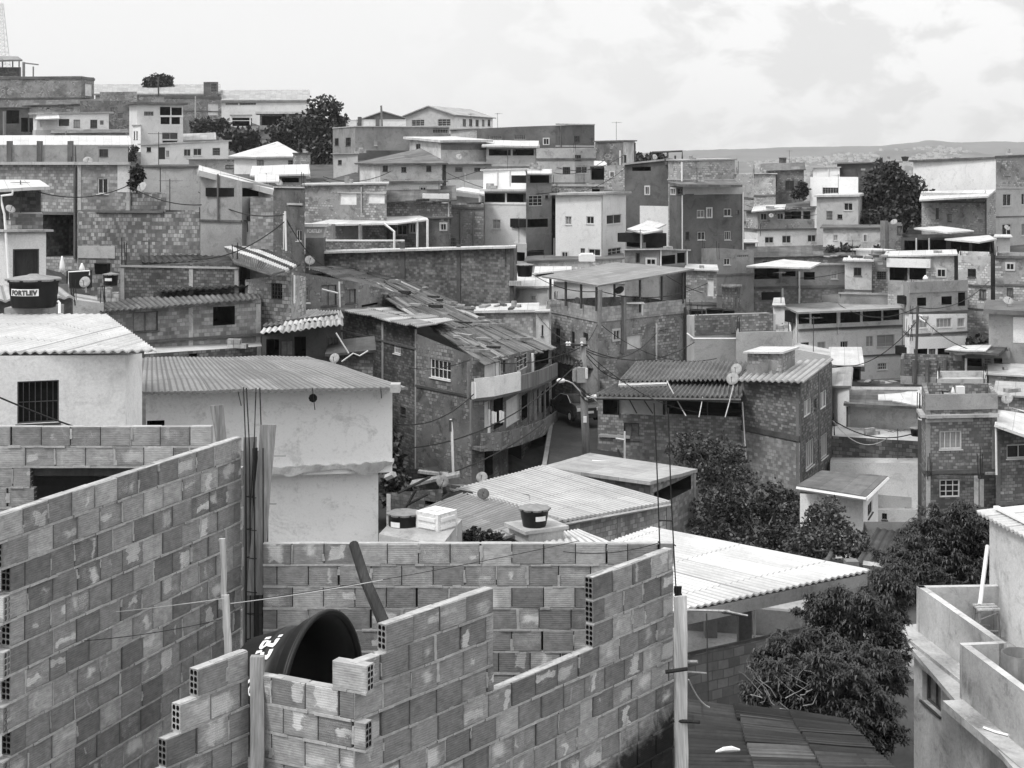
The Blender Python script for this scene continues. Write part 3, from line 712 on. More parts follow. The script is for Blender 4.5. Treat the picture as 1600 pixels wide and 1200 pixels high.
# right wall
RE = (1.501, 13.70); rd = (.637, .771)           # far end, direction away from camera
rA = (RE[0] - rd[0] * 6.2, RE[1] - rd[1] * 6.2)  # far beyond the near corner
def rs_(px): return along(px, rA, rd)
sc, s1, s2, s3, sE = rs_(554), rs_(600), rs_(771), rs_(927), 6.2
zt = -3.355
cs = [(s1 + .02, s2, 0, True, False),                                  # topmost course, left pier only
      [(sc + .02, s2, .85, False, False), (s3, sE, 0, True, False)],
      [(sc, s2, 0, True, False), (s3, sE, .55, True, False)],
      [(sc + .095, s2, .62, False, False), (s3, sE, 0, True, False)]]
for k in range(4, 16):
    cs.append((sc if k % 2 == 0 else sc + .095, sE, 0 if k % 2 == 0 else .62, k % 2 == 0, False))
mf = lambda a, z: min(1.0, max(0.0, (-4.75 - z) * 1.5 + (a - sE + 1.2) * .35)) if z < -4.6 and a > sE - 2.6 else 0.0
blockwall('right clay block wall with a window gap, running from the near corner to the far end', rA, rd, zt, cs, seed=17, mouldf=mf, cap=(1, 4))
CX, CY = rA[0] + rd[0] * sc, rA[1] + rd[1] * sc
# front wall, bonded into the corner
fd = nrm2((.9, -.436)); fl = 0.90
fA = (CX - fd[0] * (fl - 0.07), CY - fd[1] * (fl - 0.07))
cs = [None, (fl - .245, fl + .02, 0, False, True)]
for k in range(2, 16): cs.append((0, fl - .075 if k % 2 == 0 else fl + .02, .38 if k % 2 == 0 else .75, False, k % 2 == 1))
cs[1] = (fl - .26, fl + .03, 0, False, True)
blockwall('short low clay block wall in front of the black tank, a single block on its corner', fA, fd, zt, cs, seed=23, cap=(2,))
# stepped stub, running towards the camera from the post
gA = (-1.955, 10.93); gd = nrm2((-.30, -.42))
n_ = Vector((-gd[1], gd[0], 0)) * -1
if n_.x < 0: n_ = -n_
gB = [0.50, 0.66, 0.79, 0.95, 1.08, 1.2, 1.3, 1.4, 1.5]
L0 = 1.7; oA = (gA[0] + gd[0] * L0, gA[1] + gd[1] * L0)
cs = [(L0 - g, L0, .98 if k != 1 else .98, True, False) for k, g in enumerate(gB)]
blockwall('stepped clay block stub whose broken end shows open block cells', oA, (-gd[0], -gd[1]), -3.60, cs, seed=29, cap=(1, 2, 3))

# ---- floor of the unfinished storey and the storey below
def poly_slab(name, pts, z0, z1, mat, label, cat):
    mb = MB(); n = len(pts); mb.poly([(x, y, z1) for x, y in pts]); mb.poly([(x, y, z0) for x, y in reversed(pts)])
    for i in range(n): (x, y), (u, v) = pts[i], pts[(i + 1) % n]; mb.poly([(x, y, z0), (u, v, z0), (u, v, z1), (x, y, z1)])
    return setp(mb.build(name, mat, None, org=(-2, 11, z0)), label, cat)
PLAN = [(-5.5, 15.2), (-5.5, 9.2), (-2.35, 9.2), (-1.90, 10.95), (CX - .1, CY + .08), (RE[0] - .12, RE[1] - .02), (1.3, 15.2)]
poly_slab('floor_slab', PLAN, FLOORZ - .15, FLOORZ, CONCM, 'concrete floor slab inside the unfinished block walls', 'floor slab')
poly_slab('lower_storey', PLAN, -9.5, FLOORZ - .152, BM, 'brick lower storey carrying the unfinished block walls', 'house')

# ---- corner column: formwork boards and rebar cage
root = empty('formwork_column', P(398, 1010, 14.1), 'timber formwork board beside the rebar at the end of the long left wall', 'formwork')
def board(name, px0, py0, px1, py1, Y0, Y1, w, th, mat, parent=None, label=None, cat=None, group=None, face=0.0):
    a, b = P(px0, py0, Y0), P(px1, py1, Y1); d = (b - a)
    ax = Vector((math.cos(face), math.sin(face), 0)); ay = Vector((-math.sin(face), math.cos(face), 0))
    mb = MB(); o = a - ax * w / 2
    k = 6
    pr = None
    for i in range(k + 1):
        q = o + d * (i / k) + ax * random.uniform(-.004, .004); wr = w * random.uniform(.97, 1.02)
        ring = [q, q + ax * wr, q + ax * wr + ay * th, q + ay * th]
        if pr:
            for e in range(4): mb.poly([pr[e], pr[(e + 1) % 4], ring[(e + 1) % 4], ring[e]])
        else: mb.poly(ring)
        pr = ring
    mb.poly(pr)
    if parent: return mb.build(name, mat, parent)
    return setp(mb.build(name, mat, None, org=a), label, cat, group)
board('board', 391, 683, 391, 1010, 14.16, 14.1, .125, .02, WOOD, root, face=.2)
board('board', 400, 700, 402, 1010, 14.05, 14.0, .05, .02, WOODD, root, face=.9)
board('plank', 419, 664, 398, 930, 14.0, 14.0, .15, .022, WOOD, None, 'wide grey board leaning against the rebar column', 'plank', face=.1)
board('plank', 331, 634, 341, 690, 14.6, 14.6, .045, .02, WOOD, None, 'narrow split plank behind the left wall', 'plank', 'planks standing behind the wall')
board('plank', 343, 633, 348, 690, 14.6, 14.6, .085, .02, WOOD, None, 'broad plank standing next to the narrow split plank', 'plank', 'planks standing behind the wall', face=.15)
for (x, y, w, lb) in ((434, 713, .09, 'short dark batten stub sticking out at the upper right of the column board'), (420, 788, .09, 'short dark batten stub sticking out at the lower right of the column board')):
    board('batten', x - 6, y, x + 8, y, 14.15, 14.1, .05, .03, WOODD, None, lb, 'batten', 'batten stubs on the column', face=.0)
root = empty('rebar_cage', P(398, 1020, 13.9), 'tall rebar cage of dark bars rising from the corner of the block walls', 'rebar')
for i, (x, x2, y0, Y) in enumerate(((380.5, 384, 605, 14.0), (385, 390, 606, 14.08), (400, 397, 606, 14.0), (406, 409, 606, 14.08))):
    lines(root, [[(x, y0, Y), (x2, 700, Y), (x2 + 1, 860, Y - .02), (x2 + 1, 1035, Y - .02)]], .0062, IRON, 'bar')
for y in (777, 828, 872, 925, 960, 1000): lines(root, [[(384, y - 1, 13.99), (398, y + 1, 13.98), (410, y, 14.06), (390, y - 2, 14.1), (384, y - 1, 13.99)]], .004, IRON, 'stirrup')
for a, b in (((384, 740), (384, 1030)), ((397, 690), (391, 800)), ((411, 700), (412, 1020))): lines(root, [[(a[0], a[1], 13.97), (b[0], b[1], 13.95)]], .0062, IRON, 'bar')
# post between stub and front wall
board('timber_post', 401, 1027, 401, 1240, 10.9, 10.7, .10, .06, WOOD, None, 'upright timber post between the stepped stub and the front wall', 'post')
# white stick
root = empty('white_batten', P(350, 1026, 12.3), 'pale upright batten nailed in two lengths in front of the left wall', 'batten')
board('batten_piece', 348, 842, 350, 935, 12.4, 12.4, .05, .02, WOODL, root, face=.2); board('batten_piece', 352, 930, 357, 1030, 12.37, 12.3, .062, .02, WOODL, root, face=.2)
# dark prop leaning
tubething('wooden_prop', [P(553, 852, 13.7), P(570, 905, 13.1), P(601, 976, 12.3), P(625, 1030, 11.9)], [.048, .05, .052, .05], WOODD, 'dark round wooden prop leaning across the rear wall', 'prop', n=10)
# strings
tubething('string_line', sag(P(-10, 962 + 10, 12.2), P(350, 935, 12.35), .02), .003, TWINE, 'pale mason string stretched from the left edge to the upright batten', 'string', 'mason strings')
tubething('string_line', sag(P(360, 943, 12.35), P(598, 906, 12.9), .012), .0035, TWINE, 'pale mason string stretched from the rebar to the dark prop', 'string', 'mason strings')
tubething('string_line', sag(P(-10, 1005, 11.6), P(345, 968, 12.3), .06), .003, WIRE, 'dark slack wire hanging across the left wall', 'wire', 'mason strings')
tubething('string_line', sag(P(410, 935, 13.6), P(905, 845, 13.7), .03), .003, WIRE, 'dark tie wire crossing the rear wall up to the right', 'wire', 'mason strings')

# ---- black water tank lying on its side
def big_tank():
    c = P(503, 1094, 12.05); ax = Vector((.94, -.35, 0.05)).normalized(); sc_ = .895
    root = empty('water_tank', c - Vector((.4, -.2, .8)), 'large black water tank lying on its side between the block walls', 'water tank')
    prof = [(-1.10, 0.0), (-1.10, .56), (-1.07, .60), (-.62, .655), (-.60, .672), (-.50, .68), (-.48, .665), (-.22, .70), (-.20, .725), (-.06, .735), (-.05, .78), (0, .80), (0.012, .775), (-.03, .745), (-.10, .70), (-.5, .65), (-1.05, .58), (-1.06, 0)]
    prof = [(t * .60, r * sc_ * (1 if t > -.3 else .93 if t > -.65 else .86)) for t, r in prof]
    mb = MB(); mb.lathe(c, ax, prof, 64); mb.build('tank_body', BLACK, root, smooth=True)
    mb = MB(); mb.lathe(c, ax, [(-.012, .76 * .895), (.006, .805 * .895), (.028, .80 * .895), (.03, .765 * .895), (.0, .75 * .895)], 64); mb.build('rim', BLACK, root, smooth=True)
    # lettering round the body
    x = ax.cross(Vector((0, 0, 1))).normalized(); y = x.cross(ax)
    if y.z < 0: x, y = -x, -y
    def rad(t):
        pp = sorted([q for q in prof[1:12]], key=lambda q: q[0])
        for a, b in zip(pp, pp[1:]):
            if a[0] <= t <= b[0]: return a[1] + (b[1] - a[1]) * (t - a[0]) / max(1e-6, b[0] - a[0])
        return .7
    dirs = Vector((-(c.x), -(c.y), 0)).normalized()
    sgn = 1 if x.dot(dirs) > 0 else -1
    cu = bpy.data.curves.new('lettering', 'FONT'); cu.body = 'IBR'; cu.size = .25; cu.offset = .008; cu.resolution_u = 3
    to = bpy.data.objects.new('lettering', cu); COL.objects.link(to); bpy.context.view_layer.update()
    me = bpy.data.meshes.new_from_object(to.evaluated_get(bpy.context.evaluated_depsgraph_get())); bpy.data.objects.remove(to)
    def put(tx, ty):   # tx along circumference from the top downwards, ty along axis
        t = -.22 - .20 + ty * .9; r = rad(t) + .006; a = tx / .64
        return c + ax * t + (y * math.cos(a) + x * sgn * math.sin(a)) * r
    mb = MB()
    for v in me.vertices: mb.v.append(put(v.co.x + .13, v.co.y * 1.0))
    for p in me.polygons: mb.f.append(tuple(p.vertices)); mb.mi.append(0)
    # round emblem after the letters
    K = 28
    for r0, r1, a0, a1 in ((.085, .115, .25, 6.0), (.030, .050, 0, 6.2832)):
        for i in range(K):
            p0 = a0 + (a1 - a0) * i / K; p1 = a0 + (a1 - a0) * (i + 1) / K
            mb.poly([put(.74 + rr * math.cos(pp), .08 + rr * .85 * math.sin(pp)) for rr, pp in ((r0, p0), (r1, p0), (r1, p1), (r0, p1))])
    mb.poly([put(.74 + a, .08 + b) for a, b in ((-.02, -.10), (.01, -.10), (.01, .10), (-.02, .10))])
    mb.build('lettering', WHITE, root)
big_tank()

# ---- far right edge of the block wall: board, starter bars
board('timber_board', 1064, 932, 1066, 1225, 13.45, 13.2, .12, .03, WOODL, None, 'upright pale board fixed to the right end of the block wall', 'board', face=.35)
board('timber_board', 1059, 917, 1061, 945, 13.75, 13.75, .07, .03, WOODD, None, 'short dark offcut above the upright pale board', 'board')
root = empty('starter_bars', P(1040, 860, 13.6), 'pair of thin dark starter bars tied together above the far corner of the right wall', 'rebar')
lines(root, [[(1022, 630, 13.6), (1026, 720, 13.6), (1029, 800, 13.62), (1031, 858, 13.62)], [(1044, 638, 13.75), (1048, 760, 13.75), (1054, 880, 13.74), (1058, 950, 13.72)]], .0065, IRON, 'bar')
for t_ in ([(1030, 813, 13.6), (1051, 814, 13.74)], [(1028, 846, 13.6), (1032, 849, 13.6)], [(1052, 850, 13.72), (1056, 853, 13.72)]): lines(root, [t_], .006, IRON, 'tie')
for (x0, y0, x1, y1, r, m, lb) in ((1040, 1050, 1074, 1045, .018, WOODD, 'dark stick wedged across the upright board, upper one'), (1075, 1034, 1090, 1034, .016, WOOD, 'short pale peg beside the upright board'), (1074, 1050, 1104, 1052, .010, WOOD, 'longer pale peg below the short one'), (1048, 1126, 1094, 1128, .016, WOODD, 'dark stick wedged across the upright board, lower one')):
    tubething('wooden_peg', [P(x0, y0, 13.3), P(x1, y1, 13.25)], r, m, lb, 'peg', 'pegs at the upright board')
tubething('rope', sag(P(1076, 1062, 13.5), P(1108, 1105, 14.6), .05), .008, TWINE, 'loose pale rope hanging right of the upright board', 'rope')
# ---------------------------------------------------------------- houses on the hillside
HG = 'houses stacked on the hillside'
def H(label, *a, **k):
    k.setdefault('group', HG); return B(label, *a, **k)

# ======== far left crest
r = H('dark rooftop house under a thin flat roof at the top left corner', [(-40, 255), (33, 255)], 105, 125, BD, d=8, par=.5)
R(r, [(-45, 95, 252), (35, 93, 252), (28, 88, 262), (-45, 87, 262)], ROOFG, .3)
for px in (4, 20, 30): lines(r, [[(px, 92, 253.5), (px, 106, 253.5)]], .12, POLEC, 'roof_post')
H('long dark stained blockhouse on the left crest with a notched right end', [(-30, 240), (127, 238), (147, 244)], [119, 120, 121], 162, PDS, bands=((119, 123, CONCD, .15), (152, 155, PDD, .06)), ext=8, win=((133, 131, 144, 150, 'p', 1),))
H('low grey wall house with a wavy top under the white warehouse', [(156, 240), (214, 240)], [144, 143], 165, PGS, d=5)
r = H('white sheet roofed warehouse on the crest above the arched opening', [(149, 260), (342, 256)], [149, 149], 205, PDS, d=14, roof='shed', back=134, rmat=ROOFL, rth=.3, over=.3)
H('small dark mottled box at the right end of the warehouse roof', [(318, 253), (341, 253)], 128, 149, PDS, d=6, win=((329, 130, 339, 144, 'l'),))
H('stained grey house with one bright arched opening beside the pale tower house', [(256, 232), (346, 236)], 149, 204, PGS, d=7, win=((325, 162, 341, 180, 'p'),), bands=((149, 153, CONCD, .12), (172, 174, CONCD, .05)), pipes=((305, 150, 200, .12, CONC),))
r = H('pale warehouse with a shallow gable roof left of the big dark tree', [(345, 252), (481, 248)], [159, 159], 205, PL, d=16, roof='shed', back=143, rmat=ROOFL, rth=.3, over=.4, win=((352, 158, 372, 164, 'l'), (374, 158, 400, 164, 'l')))
H('dark shed with a white roof edge in front of the pale warehouse', [(406, 236), (472, 236)], 178, 203, PDS, d=5, roof='slab', rmat=ROOFW, rth=.35, over=.6, win=((409, 181, 440, 197, 'v'), (444, 182, 468, 198, 'l')), bands=((196, 203, PG, .12),))
H('small open white framed hut below the pale warehouse', [(361, 232), (392, 232)], 180, 203, PL, d=4, roof='slab', rmat=ROOFL, win=((363, 184, 390, 188, 'v'), (363, 189, 390, 197, 'v')))
H('low white wall house behind the bushes on the upper left', [(342, 226), (400, 226)], 199, 215, PL, d=4, roof='slab', rmat=ROOFW, over=.3)
H('dark open sided hut with a slim post at the left edge', [(-10, 222), (46, 222)], 168, 214, PDD, d=5, roof='slab', rmat=ROOFG, win=((10, 172, 30, 193, 'v'), (33, 184, 44, 206, 'v')))
H('flat house with crinkled sheets on its roof behind the white porch house', [(41, 228), (166, 228)], [167, 163], 180, PGS, d=6, roof='shed', rise=1.0, rmat=ROOFP, rth=.2, over=.5)
H('dark low house between crinkled roofs and tower house', [(125, 224), (202, 222)], 158, 206, PDS, d=5, win=((173, 168, 180, 174, 'd'), (183, 176, 192, 186, 'l')))
r = H('white porch house with two windows on the upper left slope', [(52, 216), (57, 214), (170, 216)], [179, 179, 177], 212, PL, roof='slab', rmat=ROOFL, rth=.25, over=.5, win=((63, 187, 74, 199, 'p', 1), (92, 186, 108, 197, 'v', 1), (115, 187, 125, 199, 'd', 1), (141, 187, 152, 200, 'd', 1), (156, 188, 162, 195, 'l', 1)), bands=((203, 212, PM, .1),))
R(r, [(55, 186, 212), (93, 185, 212), (92, 179, 215), (57, 180, 215)], ROOFW, .15, name='porch_roof')
H('low grey roofed shed below the white porch house', [(85, 205), (196, 207)], [209, 208], 220, PG, d=5, roof='shed', rise=.6, rmat=ROOFM, over=.4)
r = H('tall pale tower house with open corner balconies on the upper left', [(202, 205), (214, 199), (286, 201)], [164, 163, 164], 232, PL, roof='slab', rmat=CONCD, rth=.3, over=.6, win=((225, 174, 240, 181, 'l'), (250, 167, 266, 180, 'v'), (268, 168, 284, 180, 'v'), (251, 183, 265, 194, 'v'), (268, 183, 281, 194, 'v'), (253, 207, 278, 218, 'w'), (254, 220, 277, 223, 'v')), bands=((180.3, 182.3, PWH, .1, 1, 250, 286),))
H('narrow white annex leaning on the tower house', [(207, 197), (220, 196)], 196, 230, PW, d=4, roof='slab', over=.2, win=((209, 205, 211, 218, 'd'), (213, 205, 215, 218, 'd')))
H('low hut with a rounded pale sheet roof right of the tower house', [(285, 206), (334, 206)], [221, 219], 232, PM, d=5, roof='shed', back=210, rmat=ROOFL, over=.4)
H('long low white house with a round window on the upper left', [(220, 188), (265, 187.6), (357, 190)], [227, 225, 221], 250, PL, roof='slab', rmat=CONC, rth=.2, over=.3, d=6, win=((229, 230, 236, 237, 'd'), (247, 230, 258, 249, 'D'), (259, 235, 268, 246, 'w'), (287, 233, 298, 244, 'w', 1), (302, 232, 315, 243, 'w', 1), (332, 231, 344, 243, 'l', 1)))
H('long house under a white sheet roof at the left edge', [(-15, 176), (200, 180)], [229, 229], 254, PM, d=9, roof='shed', back=214, rmat=ROOFW, rth=.22, over=.3, win=((155, 233, 169, 245, 'd'),))
def fence_wall(label, px0, px1, Y, top, bot, mat, piers, th=.25, cap=None):
    a, b = P(px0, top, Y), P(px1, top, Y); zb = P(px0, bot, Y).z - 1.5
    root = empty('wall', (a + b) / 2, label, 'wall', 'boundary walls'); mb = MB()
    mb.box((a.x, a.y, zb), (b.x - a.x, b.y - a.y, 0), (0, th, 0), (0, 0, a.z - zb)); mb.build('wall_panel', mat, root)
    for p in piers:
        q = P(p, top, Y); mb = MB(); mb.cbox((q.x, q.y + .05, zb), .55, th + .3, a.z - zb + .5); mb.build('pier', CONCD, root)
    if cap:
        mb = MB(); mb.box((a.x, a.y - .05, a.z + .003), (b.x - a.x, b.y - a.y, 0), (0, th + .1, 0), (0, 0, .1)); mb.build('coping', cap, root)
    return root
fence_wall('grey block roof wall with three dark piers along the white sheet roof', -10, 153, 170, 227, 251, PG, (15, 62, 110))
H('small pale roofed house right of the long low white house', [(366, 160), (401, 157), (466, 160)], [247, 248, 247], 264, PL, roof='shed', rmat=ROOFW, rth=.2, over=.5, rise=1.6, win=((401, 250, 412, 262, 'd', 1), (450, 250, 464, 262, 'l', 1)))
H('dull grey house touching the big dark tree', [(458, 150), (485, 152)], 240, 285, PGS, d=6, roof='slab', rmat=ROOFM)
H('grey flat house with a small barred window under the low white house', [(295, 165), (380, 165)], 249, 262, PGS, d=5, win=((352, 258, 365, 263, 'd'),), roof='slab')
H('low house with folded white roof sheets near the dark tree', [(398, 120), (478, 120)], [277, 274], 292, PD, d=5, roof='shed', back=262, rmat=ROOFW, rth=.15, over=.4, win=((440, 277, 467, 285, 'v'),))

# ======== big brick houses, left
H('big raw brick house with a deep shaded recess, far left', [(-20, 80), (121, 78)], [256, 257], 408, BM, d=8, win=((67, 332, 117, 402, 'v'),), room=BD, bands=((253, 257.5, CONC, .25), (330, 334, CONCD, .06, None, 60, 118)), pipes=((64, 292, 330, .03, STEEL), (119, 258, 405, .09, CONCD)))
r = H('brick house with a white framed window and pale plaster patch', [(121, 77.6), (204, 77)], [257, 257], 408, BM, d=6, win=((152, 278, 169, 303, 'w'),), bands=((253, 257.5, CONC, .2), (257.6, 300, plaster(.66, .5, .2), .03, None, 184, 203), (328, 331, CONCD, .05), (385, 388, CONCD, .05)))
H('tall grey concrete house behind the low dotted brick wall', [(200, 84), (252, 83.6), (312, 83)], [261, 261, 262], 335, PG, d=7, roof='slab', rmat=CONCD, rth=.12, over=.3, pipes=((252, 262, 300, .05, STEEL),))
H('low dotted brick balcony wall below the plant pots', [(198, 77.2), (260, 76.6)], 301, 329, BDOT, d=1.4, bands=((327, 331, CONCD, .08),), cat='wall', name='wall', group='boundary walls')
H('broad dotted brick wall house in the middle of the left brick group', [(122, 76.4), (312, 75)], [331, 331], 382, BDOT, d=3, bands=((328.5, 332, CONCD, .1, None, 150, 256), (384, 403, PM, .04, None, 122, 180)))
r = H('grey house with a sloping white fascia and dark upper opening', [(313, 74.6), (378, 73.4), (427, 76)], [266, 283, 291], 345, PG, d=7, roof='none', win=((378, 282, 404, 307, 'v', 1),), bands=((344, 347, CONCD, .08),), pipes=((342, 272, 344, .05, CONCD),))
R(r, [(311, 266, 74), (428, 296, 74.4), (428, 291, 80), (311, 258, 80)], ROOFW, .28)
H('pale plastered lower storey with a white framed window under the sloping fascia', [(313, 74.7), (391, 73.7), (422, 75.6)], [347, 346, 345], 392, PM, d=5, win=((367, 353, 378, 378, 'W'), (400, 350, 407, 371, 'w', 1)))
H('short brick balcony block at the right of the sloping fascia house', [(391, 72.8), (427, 72.8)], 309, 341, BM, d=2, roof='par')
R(None, [(398, 284, 84), (436, 284, 84), (436, 273, 90), (398, 272, 92)], ROOFW, .08, name='roof_sheet', label='loose white roof sheet above the brick balcony block', cat='roof sheet', group='loose roof sheets')
H('dark narrow stained house left of the veranda house', [(418, 96), (476, 93)], [289, 291], 392, PDS, d=7, win=((463, 359, 471, 377, 'w'),), pipes=((445, 333, 390, .05),), bands=((316, 319, CONC, .08, None, 450, 474), (291, 293, CONC, .1)))
H('flat grey house with two pale framed recesses in the upper middle', [(477, 112.5), (604, 108)], [290, 288], 336, PGS, d=8, roof='slab', rmat=CONC, rth=.12, win=((530, 302, 557, 320, 'p'), (574, 302, 601, 318, 'p')), bands=((299, 301, CONC, .06, None, 528, 604),), pipes=((566, 292, 332, .06, CONC),))
H('small dark window bay on the flat grey house with pale recesses', [(535, 111), (548, 110.6)], 306, 321, PL, d=.6, win=((537, 308, 546.5, 319, 'd'),), ext=0, roof='flat', name='bay', cat='window bay', group=None, reg=False)
H('white house with two arched window frames in the upper middle', [(604, 118), (688, 117)], [285, 286], 330, PW, d=7, roof='slab', rmat=ROOFM, rth=.15, over=.4, win=((629, 295, 638, 308, 'W'), (656, 292, 666, 305, 'W')))
H('low white wall house in front of the arched windows', [(660, 113), (702, 112)], 303, 320, PL, d=2, roof='par')
H('old house with three small windows under a fibre sheet roof', [(562, 142), (594, 134), (691, 136)], [257, 258, 257], 290, PST, roof='shed', rmat=ROOFM, rth=.15, rise=1.4, over=.5, win=((598, 258.8, 606, 268, 'd', 1), (627, 261, 635, 269, 'd', 1), (666, 259, 674, 268, 'd', 1)))
H('long plain dull grey block house on the middle crest', [(520, 188), (555, 180), (702, 183)], [199, 198, 197], 250, PD, win=((540, 215, 548, 228, 'd', 0), (523, 216, 529, 227, 'd', 0), (676, 199, 700, 208, 'l', 1)), bands=((235, 250, PDD, .03, 1), (196.8, 198.2, CONC, .1)))
H('tiny hut with a pale roof below the dull grey block house', [(521, 152), (559, 150)], 241, 258, PM, d=4, roof='slab', rmat=ROOFL, win=((528, 250, 534, 257, 'd'),))
r = H('stained white house with a white sheet roof on the middle slope', [(640, 168), (689, 160), (760, 164)], [217, 223, 222], 250, PST, roof='shed', rmat=ROOFW, rth=.25, over=.6, win=((650, 224, 657, 236, 'd', 0), (702, 225, 715, 235, 'w', 1), (738, 224, 749, 234, 'w', 1)), bands=((223.5, 234, PD, .02, 1),))
H('white walled house under the stained white house', [(677, 142), (697, 138), (768, 140)], [257, 257, 256], 300, PM, d=6, roof='slab', rmat=CONC, rth=.2, over=.6, win=((711, 261, 723, 269, 'l', 1), (741, 262, 751, 267, 'd', 1)), bands=((281, 296, PW, .03, 1),), pipes=((726, 270, 298, .05),))

def gable(label, pa, pb, pc, eave_l, apex, eave_r, bot, mat, rmat, win, over=.5, matside=None):
    """gable front from pa to pb, long side from pb to pc (each (px, Y))"""
    A, Bq, C = [Vector((P(p, 0, Y).x, Y)) for p, Y in (pa, pb, pc)]; D = A + C - Bq; sd = C - Bq
    zl = P(0, eave_l, pa[1]).z; zr = P(0, eave_r, pb[1]).z; M = (A + Bq) / 2; za = P(0, apex, M.y).z; zb = P(0, bot, pb[1]).z - 4
    root = empty('house', (M.x, M.y, zb + 4), label, 'house', HG); GROUND.append((M.x, M.y, zb + 4))
    mb = MB(); v = lambda q, z: Vector((q.x, q.y, z)); ops = []; todo = []
    ez = min(zl, zr)
    for fi, (a, b2) in enumerate(((A, Bq), (Bq, C))):
        L = (b2 - a).length; ops = []
        for w in win:
            if w[5] != fi: continue
            s0, s1 = face_hit(a, b2, w[0]) * L, face_hit(a, b2, w[2]) * L; ym = a.y + (b2.y - a.y) * (s0 + s1) / 2 / L
            z1, z0 = P(0, w[1], ym).z, P(0, w[3], ym).z; z1 = min(z1, ez - .08)
            if s1 - s0 < .1 or z1 - z0 < .1: continue
            ops.append((s0, z0, s1, z1, .14, False)); todo.append((a, b2, s0, z0, s1, z1, w[4]))
        facade(mb, a, b2, ez, ez, zb, ops, m=fi)
    mb.poly([v(A, ez), v(Bq, ez), v(Bq, zr), v(M, za), v(A, zl)]); mb.poly([v(Bq, ez), v(C, ez), v(C, zr), v(Bq, zr)], 1)
    mb.poly([v(C, zb), v(D, zb), v(D, zl), v(M + sd, za), v(C, zr)]); mb.poly([v(D, zb), v(A, zb), v(A, zl), v(D, zl)])
    mb.build('wall', [mat, matside or mat], root)
    for (a, b2, s0, z0, s1, z1, sty) in todo:
        t = (b2 - a).normalized(); window(root, Vector((a.x + t.x * s0, a.y + t.y * s0, z0)), Vector((t.x, t.y, 0)), Vector((t.y, -t.x, 0)), s1 - s0, z1 - z0, sty, .14)
    f = -sd.normalized() * over; w = (Bq - A).normalized()
    sl = (za - zl) / (M - A).length; sr = (za - zr) / (M - Bq).length
    for (e, ze, sgn, s_) in ((A, zl, -1, sl), (Bq, zr, 1, sr)):
        q = e + w * sgn * over; zq = ze - s_ * over; mb = MB()
        sheet(mb, v(q + f, zq + .1), v(q + sd - f, zq + .1), v(M + sd - f, za + .1), v(M + f, za + .1), th=.15, wob=.02); mb.build('roof', rmat, root)
    return root
gable('grey gabled hall with a white side of five windows on the crest', (633, 232), (710, 226), (770, 240), 181, 166, 179, 202, PM, ROOFL, [(643, 187, 663, 197, 'g', 0), (684, 186, 704, 197, 'g', 0), (723, 186, 728, 197, 'd', 1), (733, 186, 738, 197, 'd', 1), (743, 187, 748, 197, 'd', 1), (753, 187, 757, 197, 'd', 1), (762, 187, 766, 197, 'd', 1)], matside=PW)
gable('small low gabled shed left of the gabled hall', (565, 236), (632, 236), (640, 250), 186, 174, 184, 202, PD, ROOFL, [(572, 188, 590, 197, 'l', 0), (612, 188, 628, 197, 'p', 0)])
fence_wall('low white terrace rail along the middle crest', 530, 634, 214, 188, 199, PW, (538, 562, 590), .2, WHITE)
H('dark long house with barred high windows on the centre crest', [(745, 180), (868, 176), (929, 178)], [201, 197, 194], 262, PD, win=((765, 212, 784, 218, 'l', 0), (803, 211, 821, 218, 'l', 0), (849, 216, 858, 226, 'W', 0), (897, 212, 906, 222, 'd', 1)), bands=((227, 229.5, CONC, .12, 1), (193, 195, CONC, .15, 1)), pipes=((876, 196, 232, .12, CONCD),))
H('pale lean-to wall left of the dark long house', [(704, 186), (747, 184)], [203, 201], 214, PST, d=4, roof='slab', rmat=CONC, rth=.15)
H('house with an open shaded balcony under a thin white roof, centre crest', [(760, 162), (837, 161)], [230, 231], 266, PG, d=6, roof='shed', rmat=ROOFW, rise=.7, rth=.2, over=.5, win=((764, 233, 798, 243, 'v'), (801, 233, 834, 243, 'v')), bands=((257, 260, CONC, .1),))
H('grey three storey house below the dark long house', [(838, 159), (898, 157), (931, 160)], [232, 232, 231], 306, PG, win=((879, 261, 891, 272, 'G', 0), (900, 260, 918, 271, 'w', 1), (898.5, 242, 908, 251, 'd', 1)), bands=((247, 250, CONCD, .1), (285, 288, CONCD, .1)))
H('streaked house with a pale right face at the end of the centre crest', [(930, 170), (974, 166), (992, 171)], [222, 221, 221], 260, PST, roof='slab', rmat=CONCD, rth=.15, over=.2, win=((975, 242, 979, 254, 'd', 1),), pipes=((970, 235, 258, .1), (991, 223, 258, .1, CONCD)), bands=((222, 258, PDS, .02, 0),))
H('dark void house with a thin mast right of the three storey house', [(922, 148), (951, 148)], 260, 306, PD, d=5, win=((924, 262, 947, 281, 'v'), (925, 291, 936, 300, 'v')), roof='slab', rmat=ROOFL)
R(None, [(928, 262, 150), (952, 260, 150), (945, 252, 156), (928, 251, 156)], ROOFW, .15, name='roof_sheet', label='small white roof sheet at the end of the centre crest', cat='roof sheet', group='loose roof sheets')

